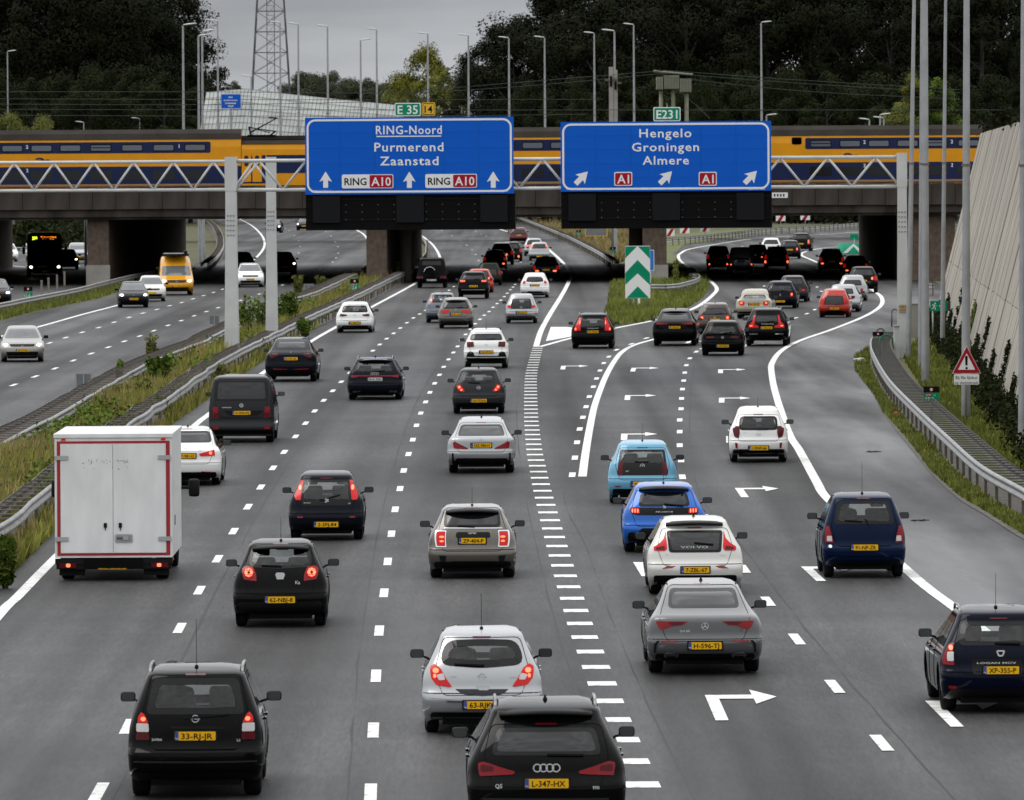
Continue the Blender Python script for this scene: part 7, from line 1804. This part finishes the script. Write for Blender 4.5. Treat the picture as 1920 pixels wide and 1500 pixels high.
# ---- in the bridge shade and beyond, main lanes
for lb, kd, pm, dim, at, yw, lt in [
    ('dark car in the bridge shade left of the big dark utility car', 'hatch', PB, (1.78, 1.5, 4.3), (928, 507), .9, (911, 494.5, 2.8, 1.8)),
    ('large dark utility car in the bridge shade with red lights', 'suv', PB, (1.88, 1.75, 4.7), (941, 497), .9, (931, 478, 2.0, 3)),
    ('dark hatchback just ahead of the large dark utility car', 'hatch', PB, (1.76, 1.6, 4.2), (959, 491), .7, (945, 481, 2.0, 2.5)),
    ('dark crossover with bright brake lights in the right bridge shade', 'suv', PNV, (1.86, 1.62, 4.5), (1024, 527), .9, (1007, 508, 4, 1.8))]:
    s = rear_car(lb, kd, pm, dim, at, yw, None, None, [(lt[0], lt[1], lt[2], lt[3], 'h')], lod=2, clear=False)
s = rear_car('silver hatchback beyond the bridge in the right main lane', 'hatch', PSI, (1.72, 1.5, 4.0), (1011, 489), .2, None, [[('l', [(995.5, 466), (995.7, 459.5), (999, 459), (999, 465.5)])]], [(997, 461, 1.2, 1.8, 'h')], (480.5, ''), lod=2, clear=False)
s = rear_car('pale car tucked behind the silver hatchback beyond the bridge', 'hatch', PSI, (1.74, 1.5, 4.1), (1001, 480), 0, None, [[('l', [(987, 463.5), (987.5, 458), (991.5, 458), (991, 463)])]], [(989, 461, 1.4, 1.6, 'h')], lod=2, clear=False)
s = rear_car('maroon hatchback farthest ahead under the left matrix board', 'hatch', PMR, (1.78, 1.5, 4.2), (972.5, 455), -1.5, (438, 15, 431.5, 12), None, (), (441, ''), lod=2, clear=False)
# ---- exit lanes
s = rear_car('black estate car with tall glowing red lights beside the gore patch', 'wagon', PB, (1.86, 1.53, 4.8), (1112, 654), 1.6, (614, 25, 596, 22.5), [[('l', [(1076, 621), (1077.5, 614), (1086, 595), (1089, 596), (1089, 620)])]], [(1079, 617, 1.5, 2.5, 'h'), (1087, 605, .8, 4, 'h')], (622, 'ST-TN-81'), (), [('VOLVO', 1111.5, 615.5, .05, .5)], rails=True, lod=1, clear=True)
s = rear_car('black sloping-back electric utility car with a thin light bar', 'fast', PB, (1.935, 1.6, 4.9), (1266, 648.5), 3.2, (600, 27, 588, 25), [[('r', [(1230, 604.5), (1252, 605.5), (1252, 608), (1231, 608.7)])]], (), (613.7, 'R-770-KZ'), None, (), [('light_bar', LREDD, [(1250, 605.6), (1283, 605.6), (1283, 607), (1250, 607)])], fin=True, lod=1, clear=False, spoil=True)
s = rear_car('black hatchback with dark red lights in the exit lanes', 'hatch', PB, (1.79, 1.45, 4.26), (1355.5, 667), 2.4, (626, 27, 612, 22.5), [[('d', [(1324, 631), (1339, 630), (1339, 634), (1325, 634.5)])]], (), (648.7, 'J-979-KX'), (VW, 632.5, .055), lod=1, clear=True)
s = rear_car('black sport utility car with L-shaped lit lights at the exit line', 'suv', PB, (1.90, 1.65, 4.7), (1438.5, 649), 3.8, (604.5, 23, 591, 21), [[('l', [(1403, 615), (1403.7, 608.7), (1410, 603.7), (1413.7, 590), (1416, 591), (1414.5, 608.7), (1422.5, 611), (1422, 614.5)])]], [(1408, 611, 3, 1.2, 'h')], (614.5, 'L-601-NP'), None, [('VOLVO', 1439, 607.5, .05, .55)], rails=True, lod=1, clear=False, trims=[([(1405, 625.5), (1421, 625.5), (1421, 627), (1405, 627)], CHROME)])
s = rear_car('brown small hatchback with square lit tail lights', 'hatch', PBR, (1.68, 1.46, 3.97), (1341, 627), 3.0, (590, 25, 578, 21), [[('l', [(1312, 592), (1320, 591.5), (1320, 600), (1312.5, 600)])]], [(1316, 596, 2.5, 2.5, 'h')], lod=1, clear=False, ant=.4, emblem=(VW, 595, .05))
s = rear_car('champagne saloon in the exit lane beyond the chevron sign', 'sedan', PGO, (1.86, 1.49, 4.85), (1415, 597.5), 4.5, (563, 25, 553, 19), [[('l', [(1386, 564), (1396, 566), (1395.5, 573), (1387, 573)])]], [(1390, 568, 2, 2, 'h')], (570.5, '98-XBT-4'), lod=1, clear=True)
s = rear_car('dark hatchback ahead of the champagne saloon', 'hatch', PNV, (1.81, 1.49, 4.28), (1464, 578.5), 4.5, (546.5, 23, 535.5, 19), [[('l', [(1438.5, 549), (1443.5, 548.5), (1444, 556), (1439, 556)])]], [(1441, 552, 1.6, 2, 'h')], (565, '59-GZD-1'), ('lion', 553, .05), lod=1, clear=True)
s = rear_car('grey estate car ahead of the dark exit-lane hatchback', 'wagon', PG, (1.76, 1.5, 4.6), (1487, 566.5), 4.5, None, [[('l', [(1462, 543), (1470, 541), (1470, 545), (1463, 546)])]], lod=2, clear=False)
s = rear_car('bright red city car with black hatch on the outer exit lane', 'hatch', PRD, (1.615, 1.46, 3.45), (1565, 595.5), 4.8, (572, 19, 555, 16), [[('l', [(1540, 571), (1541, 565), (1545, 555), (1547, 556), (1545, 571)])]], (), (578.5, 'J-580-VR'), lod=1, clear=False, ant=.25, dark=[('lower_bumper', BLKP, [(1546, 592), (1550, 583), (1580, 583), (1584, 592)])])
s = rear_car('silver hatchback beside the red city car', 'hatch', PSI, (1.78, 1.45, 4.3), (1582, 585), 4.5, (551, 20, 541, 17), [[('l', [(1560, 556), (1574, 556), (1574, 560), (1561, 561)])]], [(1566, 558, 3, 1, 'h')], lod=2, clear=False)
s = rear_car('grey hatchback leading the silver one towards the bridge', 'hatch', PLG, (1.68, 1.47, 3.97), (1599, 564.5), 3.5, (535, 18, 525, 15), [[('r', [(1578, 541), (1584, 541), (1584, 547), (1579, 547)])]], lod=2, clear=False)
s = rear_car('black car entering the bridge shade on the outer exit lane', 'suv', PB, (1.84, 1.6, 4.4), (1618, 549.5), 3.0, None, None, [(1600, 522, 2, 3, 'h')], lod=2, clear=False)
for lb, kd, pm, dim, at, yw, lt in [
    ('dark utility car with red lights at the right bridge shade', 'suv', PB, (1.86, 1.68, 4.6), (1559, 511), 1.0, (1542, 494, 3, 1.6)),
    ('dark car low in the shade near the right abutment', 'hatch', PB, (1.8, 1.5, 4.3), (1604, 521), 2.0, (1588, 507, 3, 1.5)),
    ('dark people carrier at the left of the shaded exit group', 'mpv', PB, (1.80, 1.75, 4.6), (1347, 506), 2.0, (1330, 495.5, 1.6, 1.8)),
    ('dark utility car between the grey van and the light-edged one', 'suv', PB, (1.8, 1.7, 4.5), (1420, 501), 2.0, (1411, 482, 1.5, 1.2)),
    ('dark utility car with tall red lights in the shaded exit group', 'suv', PB, (1.88, 1.7, 4.7), (1456, 506), 2.0, (1435, 491, 2, 3))]:
    s = rear_car(lb, kd, pm, dim, at, yw, None, None, [(lt[0], lt[1], lt[2], lt[3], 'h')], lod=2, clear=False, rails=True if kd == 'suv' else None)
s = rear_car('grey van with two low red lights in the shaded exit group', 'van', PLG, (1.75, 1.85, 4.4), (1390, 512.5), 2.0, (497, 15, 483, 14), [[('r', [(1369, 500), (1371, 490), (1373, 490), (1373, 500)])]], [(1370.5, 496, 1.4, 1.6, 'h')], lod=2, clear=False, cat='van', name='panel_van')
s = rear_car('white hatchback at the head of the shaded exit group', 'hatch', PWH, (1.78, 1.5, 4.2), (1446, 480), 3.0, None, [[('l', [(1432, 470), (1432, 466), (1437, 466), (1437, 470)])]], lod=2, clear=False, rails=True)
s = rear_car('dark silver-roofed hatchback beyond the bridge on the exit road', 'hatch', PNV, (1.78, 1.5, 4.2), (1481, 485.5), 3.0, None, [[('l', [(1465, 470), (1466, 464), (1469, 464), (1469, 470)])]], [(1466.5, 467, 1.2, 2, 'h')], (468, ''), lod=2, clear=False)
s = rear_car('black estate farthest ahead on the exit curve', 'wagon', PB, (1.88, 1.6, 4.7), (1502, 471), 5.0, None, [[('l', [(1483, 458), (1485, 449), (1488, 449), (1488, 458)])]], [(1486, 453, 1.2, 3, 'h')], (457, ''), lod=2, clear=False)

# ================================================================= oncoming vehicles (seen from the front)
def front_car(label, kind, pm, WHL, at, yaw, lamps=True, lod=1, cat='car', name='car', plate='', grille=None, roofm=None, halo=1.0):
    s = Car(label, kind, pm, WHL, at, yaw, cat, True, lod, name, False); H = s.H
    s.body()
    k = KIND[kind]; a, b = (.665 * H, .925 * H) if kind not in ('bigvan',) else (.50 * H, .74 * H)
    s.patch('windscreen', [(-s.wf(a) * .90, a), (s.wf(a) * .90, a), (s.wf(b) * .88, b), (-s.wf(b) * .88, b)], mat('windscreen_glass', (.11, .115, .12), .06, spec=.7), .008, 'front', None, .07, .006)  # pale base colour stands in for sky reflected in the glass
    if kind != 'bigvan': s.sides(split=(.5,))
    z1, z2 = (.44 * H, .535 * H) if kind != 'bigvan' else (.335 * H, .40 * H)
    for sg in (1, -1):
        pp = [(sg * s.wf(z1) * .62, z1), (sg * s.wf(z1) * .93, z1 + .02), (sg * s.wf(z2) * .92, z2), (sg * s.wf(z2) * .64, z2 - .03)]
        h = s.patch('headlight', pp if sg > 0 else pp[::-1], HOFF, .012, 'front', None, .04, .03)
        if lamps: s.patch('bulb', [(sg * s.wf(z1) * .76 + .09 * halo * math.cos(t), (z1 + z2) / 2 + .055 * halo * math.sin(t)) for t in [j * .785 for j in range(8)]], HLIT, .02, 'front', h, 0, .006)
    zg = .40 * H if kind != 'bigvan' else .30 * H
    s.patch('grille', [(-s.W * .27, zg + .06), (s.W * .27, zg + .06), (s.W * .29, zg + .16 if not grille else zg + .22), (-s.W * .29, zg + .16 if not grille else zg + .22)], BLKP, .012, 'front', None, .04, .012)
    z3 = .19 * H if kind != 'bigvan' else .14 * H
    s.patch('air_intake', [(-s.W * .34, z3), (s.W * .34, z3), (s.W * .37, z3 + .15), (-s.W * .37, z3 + .15)], BLKP, .012, 'front', None, .05, .012)
    s.plate(.335 * H if kind != 'bigvan' else .235 * H, plate, where='front'); s.mirrors(BLKP if kind == 'bigvan' else None)
    if roofm: pass
    # rear side so that it is whole from behind
    zb, zt = H * .66, H * .90; s.window(zb, s.wf(zb) * .8, zt, s.wf(zt) * .8); zl, zh = H * .47, H * .6
    s.light([(LRED, [(-s.wf(zl) * .97, zl), (-s.wf(zl) * .76, zl), (-s.wf(zh) * .8, zh), (-s.wf(zh) * .95, zh)])])
    return s
front_car('beige-silver hatchback with headlights on at the left picture edge', 'hatch', PBE, (1.80, 1.45, 4.26), (42, 679), -3.5, plate='GZ-712-K', lod=0).emblem(VW, 0, .62, .06, 'front')
front_car('dark grey hatchback with headlights on leading the oncoming group', 'hatch', PNV, (1.74, 1.45, 4.2), (250, 577), -4.0, plate='6-KTB-24').emblem('ring', 0, .66, .05, 'front')
front_car('silver-white small hatchback beside the yellow delivery van', 'hatch', PSW, (1.69, 1.50, 3.9), (284, 565.5), -4.0, lamps=False)
v = front_car('yellow high-roof delivery van with roof rack', 'bigvan', PYL, (2.06, 2.4, 5.5), (331, 554), -4.0, cat='van', name='delivery_van', grille=True, halo=1.3, plate='V-112-XB')
MB().box((0, v.L * .40, v.H + .12), (1.4, 2.6, .05)).build('roof_rack', GALV, v.root)
for y_ in (.25, .45, .65): MB().box((0, v.L * y_, v.H + .05), (1.6, .06, .12)).build('rack_foot', BLKP, v.root)
MB().tube((-.6, v.L * .35, v.H + .22), (-.6, v.L * .72, v.H + .22), .1, .1, 10).build('rack_tube', BLKP, v.root, True)
v.emblem('oval', 0, v.H * .345, .06, 'front')
front_car('white electric hatchback with dark roof between the gantry posts', 'hatch', PWH, (1.81, 1.56, 4.26), (469, 539), -3.5, plate='N-551-RD').emblem(VW, 0, .80, .05, 'front')
front_car('dark car in the bridge shade left of the front gantry post', 'hatch', PB, (1.8, 1.5, 4.3), (455, 511), -4.5, lamps=False, lod=2)
front_car('dark car in the bridge shade right of the rear gantry post', 'hatch', PB, (1.82, 1.62, 4.4), (533, 515), -4.5, lod=2)
front_car('dark car on the far oncoming curve behind the rear gantry post', 'hatch', PNV, (1.8, 1.5, 4.3), (513, 437), 3.0, lod=2)
front_car('dark car on the far oncoming curve half hidden by the matrix board', 'hatch', PNV, (1.8, 1.5, 4.3), (570, 432), 2.0, lod=2)
front_car('dark car leaving the left picture edge on the parallel road', 'hatch', PNV, (1.8, 1.5, 4.3), (-8, 573), -5, lod=2)
front_car('white hatchback with headlights on behind the coach', 'hatch', PWH, (1.78, 1.5, 4.2), (14, 491), -5, lod=2, plate='')
front_car('dark car half hidden by the coach with one headlight showing', 'hatch', PB, (1.8, 1.55, 4.3), (126, 505), -4, lod=2)
front_car('grey utility car approaching beside the left bridge pier', 'suv', PLG, (1.82, 1.65, 4.4), (146, 494), -4, lod=2)
# coach
c = Car('black coach with lit orange destination display', 'bus', PB, (2.5, 3.15, 12.0), (84, 520), -4.0, 'coach', True, 1, 'coach', False); c.wr = .48; c.ohf, c.ohr = 2.6, 3.0; c.body()
a, b = .36 * c.H, .80 * c.H; c.patch('windscreen', [(-1.18, a), (1.18, a), (1.14, b), (-1.14, b)], GLASSD, .01, 'front', None, .1, .01)
db = c.patch('destination_display', [(-1.0, .835 * c.H), (1.0, .835 * c.H), (1.0, .935 * c.H), (-1.0, .935 * c.H)], BLKP, .012, 'front', None, .03, .01)
AMB = mat('display_amber', (.5, .15, .0), .5, emit=(1.0, .22, .01), es=1.6); LIM = mat('display_lime', (.4, .5, .0), .5, emit=(.75, 1.0, .03), es=1.4)
yd = lambda z: c.fy(.4, z) + .05
letters('Buitenveldert', .13, AMB, db, (-.28, yd(.91 * c.H), .905 * c.H), width=1.1, bold=.03, rot=(0, 0, math.pi)); letters('Station Zuid', .12, AMB, db, (-.24, yd(.87 * c.H), .852 * c.H), width=.8, bold=.03, rot=(0, 0, math.pi))
letters('300', .24, LIM, db, (.70, yd(.88 * c.H), .882 * c.H), width=.36, bold=.05, rot=(0, 0, math.pi))
for sg in (1, -1):
    h = c.patch('headlight', [(sg * .8, .20 * c.H), (sg * 1.15, .20 * c.H), (sg * 1.15, .26 * c.H), (sg * .8, .26 * c.H)][::sg], HOFF, .012, 'front', None, .03, .02)
    c.patch('bulb', [(sg * .98 + .11 * math.cos(t), .23 * c.H + .08 * math.sin(t)) for t in [j * .785 for j in range(8)]], HLIT, .02, 'front', h, 0, .01)
    ob('mirror', rbox(.2, .14, .5, .06), BLKP, c.root, (sg * 1.5, c.L - .1, 1.9)); MB().bar((sg * 1.2, c.L - .5, 2.7), (sg * 1.5, c.L - .1, 2.2), .05, .05).build('mirror_arm', BLKP, c.root)
    c.patch('marker_lamp', [(sg * 1.0 + .05 * math.cos(t), .96 * c.H + .03 * math.sin(t)) for t in [j * .785 for j in range(8)]], HOFF, .02, 'front', None, 0, .01)
    MB().box((sg * 1.252, c.L * .48, 2.1), (.012, c.L * .8, .95)).build('side_glass', GLASSD, c.root)
c.plate(.42, '', where='front')

# ================================================================= box truck
g = P(215, 1089); tk = empty('box_truck', g + Vector((0, 0, .024)), R(.1)); tag(tk, 'white box truck with red edging in the left lane', 'truck', 'vehicles on the motorway')
TWH = mat('truck_white', (.74, .74, .735), .5, var=.09, vscale=2.5, stretch=(1, 1, .3), coat=.2); TRED = mat('truck_red', (.34, .010, .016), .45); TSTEEL = mat('truck_steel', (.45, .46, .47), .35, .7)
k = g.y / F; yb = 1089
def tz_(py): return (yb - py) * k
x0, x1 = -110 * k, 109 * k; w = x1 - x0; zt, zbm = tz_(820), tz_(1046)
MB().box((0, 1.95, (zt + zbm) / 2), (w, 4.6, zt - zbm)).build('cargo_box', TWH, tk)
yr_ = 1.95 - 2.3
def tp(name, xa, za, xb, zb_, m, y=-.008, t=.02, r=0.0, par=None): return ob(name, plate_mesh(rrect(abs(xb - xa), abs(zb_ - za), r) if r else [(-abs(xb - xa) / 2, -abs(zb_ - za) / 2), (abs(xb - xa) / 2, -abs(zb_ - za) / 2), (abs(xb - xa) / 2, abs(zb_ - za) / 2), (-abs(xb - xa) / 2, abs(zb_ - za) / 2)], t), m, par or tk, ((xa + xb) / 2, yr_ + y, (za + zb_) / 2) if par is None else ((xa + xb) / 2, y, (za + zb_) / 2))
X = lambda px: (px - 215) * k
# red frame, then the two doors
for nm, a_, b_, c_, d_ in (('red_edge', 110, 828, 116, 1042), ('red_edge', 314, 828, 321, 1042), ('red_edge', 116.3, 828, 313.7, 832.5), ('red_edge', 116.3, 1038, 313.7, 1042)): tp(nm, X(a_), tz_(d_), X(c_), tz_(b_), TRED, -.012)
d1 = tp('door', X(116.6), tz_(1037), X(214), tz_(833), TWH, -.03, .03); d2 = tp('door', X(215.2), tz_(1037), X(313.4), tz_(833), TWH, -.03, .03)
for py in (859, 1011):
    for a_, b_ in ((106, 131), (299, 323)): tp('hinge', X(a_), tz_(py + 4), X(b_), tz_(py - 4), TSTEEL, -.05, .02, .01)
for px in (200, 228): h_ = tp('latch', X(px - 3), tz_(990), X(px + 3), tz_(981), BLKP, -.05, .03, .01); tp('latch_pin', X(px - .8), tz_(995), X(px + .8), tz_(990.3), BLKP, -.045, .02)
lk = tp('lock_plate', X(218), tz_(1018), X(251), tz_(1002), TSTEEL, -.045, .02, .03); tp('lock_recess', X(220.5), tz_(1015.5), X(248.5), tz_(1004.5), PLG, -.052, .01, .02); tp('lock_handle', X(233), tz_(1013), X(243), tz_(1006), TSTEEL, -.075, .03, .01)
for i_ in range(5): tp('lock_label', X(222 + i_ * 2.2), tz_(1012), X(223.2 + i_ * 2.2), tz_(1008), SIGNK, -.058, .004)
MB().box((0, 1.95, zt + .02), (w + .04, 4.66, .07)).build('roof_edge', TWH, tk)
for px in (122, 309): tp('marker_lamp', X(px - 4), tz_(826.5), X(px + 4), tz_(823), LLIT, -.02, .02)
# scuff marks of removed lettering
rs_ = random.Random(4); SC_ = mat('scuff', (.22, .22, .22), .8)
for i_ in range(46): px = rs_.uniform(156, 245); py = rs_.choice([864, 865, 867, 877]) + rs_.uniform(-3, 3); tp('scuff_mark', X(px), tz_(py + rs_.uniform(.6, 2.5)), X(px + rs_.uniform(.5, 2)), tz_(py), SC_, -.0325, .002)
# chassis, bumper, lamps, plate, wheels, cab
MB().box((0, 2.4, zbm - .10), (w * .5, 5.6, .2)).build('chassis', UNDER, tk); MB().box((0, yr_ + .1, tz_(1053)), (w, .22, .10)).build('step_beam', BLKP, tk); MB().box((0, yr_ + .06, tz_(1060)), (w * .98, .08, .16)).build('bumper_beam', BLKP, tk)
for sg in (-1, 1):
    tp('tail_light', X(215 + sg * 102), tz_(1065), X(215 + sg * 70), tz_(1056), LREDD, -.02, .03, .01); tp('bulb', X(215 + sg * 89), tz_(1063.5), X(215 + sg * 81), tz_(1057), LHOT, -.03, .01, .02)
    MB().box((sg * w * .36, yr_ + .25, tz_(1066)), (w * .22, .02, .3)).build('mud_flap', BLKP, tk)
pl = tp('number_plate', X(186), tz_(1068), X(239), tz_(1058), PLY, -.03, .02, .01); letters('V-GP-77-S', .075, SIGNK, pl, (0, -.004, 0), width=.4, bold=.02)
ty_, rm_ = wheel_meshes(.35, .26)
for sg in (-1, 1):
    for y_ in (.35, 4.9): w_ = ob('wheel', ty_, TYRE, tk, (sg * (w / 2 - .22), y_, .35)); ob('rim', rm_, None, w_)
ob('cab', rbox(2.0, 2.0, 1.75, .25, 'cab', 3), PWH, tk, (0, 5.4, 1.3)); MB().box((0, 6.42, 1.75), (1.7, .05, .6)).build('windscreen', GLASSD, tk)
for sg in (-1, 1):
    ob('mirror', rbox(.22, .14, .36, .06), BLKP, tk, (sg * (w / 2 + .24), 4.7, tz_(936))); MB().bar((sg * .95, 4.8, tz_(936)), (sg * (w / 2 + .2), 4.7, tz_(936)), .06, .06).build('mirror_arm', BLKP, tk)
MB().box((w / 2 + .006, 1.0, tz_(982)), (.012, .12, .2)).build('side_latch', BLKP, tk); MB().box((w / 2 + .01, yr_ + .3, tz_(1050)), (.02, .06, .06)).build('side_marker', ORANGE, tk)

# ================================================================= drivers seen through the rear glass
def seated_person(label, car, x, cloth, hair):
    """one skinned body: head, neck, torso, arms on the wheel, thighs"""
    H = car.H; zf = H - 1.20; y = car.L * .47 + .16; o3 = Vector((x, y, zf + .30))
    pts = [(0, 0, 0), (0, -.02, .28), (0, -.04, .50), (0, 0, .60), (0, .02, .68), (0, .03, .80), (-.19, -.02, .48), (-.27, .14, .28), (-.16, .42, .36), (.19, -.02, .48), (.27, .14, .28), (.16, .42, .36), (-.11, .08, -.02), (-.14, .48, .02), (.11, .08, -.02), (.14, .48, .02), (-.14, .55, -.3), (.14, .55, -.3)]
    rad = [(.17, .14), (.17, .12), (.17, .10), (.06, .06), (.085, .095), (.075, .085), (.075, .075), (.055, .055), (.035, .035), (.075, .075), (.055, .055), (.035, .035), (.10, .09), (.075, .075), (.10, .09), (.075, .075), (.06, .06), (.06, .06)]
    ed = [(0, 1), (1, 2), (2, 3), (3, 4), (4, 5), (2, 6), (6, 7), (7, 8), (2, 9), (9, 10), (10, 11), (0, 12), (12, 13), (0, 14), (14, 15), (13, 16), (15, 17)]
    me = bpy.data.meshes.new('person'); me.from_pydata(pts, ed, []); o = bpy.data.objects.new('person', me); COL.objects.link(o); me.materials.append(cloth)
    o.location = car.root.matrix_basis @ o3; o.rotation_euler = (0, 0, -car.hd); tag(o, label, 'person')
    md = o.modifiers.new('skin', 'SKIN'); md.use_smooth_shade = True
    for i, v in enumerate(me.skin_vertices[0].data): v.radius = rad[i]
    me.skin_vertices[0].data[0].use_root = True
    sb = o.modifiers.new('sub', 'SUBSURF'); sb.levels = 2; sb.render_levels = 2
    hm = rbox(.20, .21, .17, .085, 'hair', 3); ob('hair', hm, hair, o, (0, .0, .80))
CL1 = mat('cloth_dark', (.03, .03, .035), .9); HR1 = mat('hair_dark', (.02, .016, .012), .8)
for lb_, lab in (('black seven-seat family car', 'driver in dark clothes inside the black family car'), ('dark blue minivan', 'driver in dark clothes leaning over the wheel of the blue minivan'), ('silver small hatchback', 'driver in dark clothes inside the silver hatchback'), ('white city car in', 'driver in dark clothes inside the white city car')):
    for c_ in CARS:
        if c_.root['label'].startswith(lb_): seated_person(lab, c_, -.36 * c_.W / 1.75, CL1, HR1)
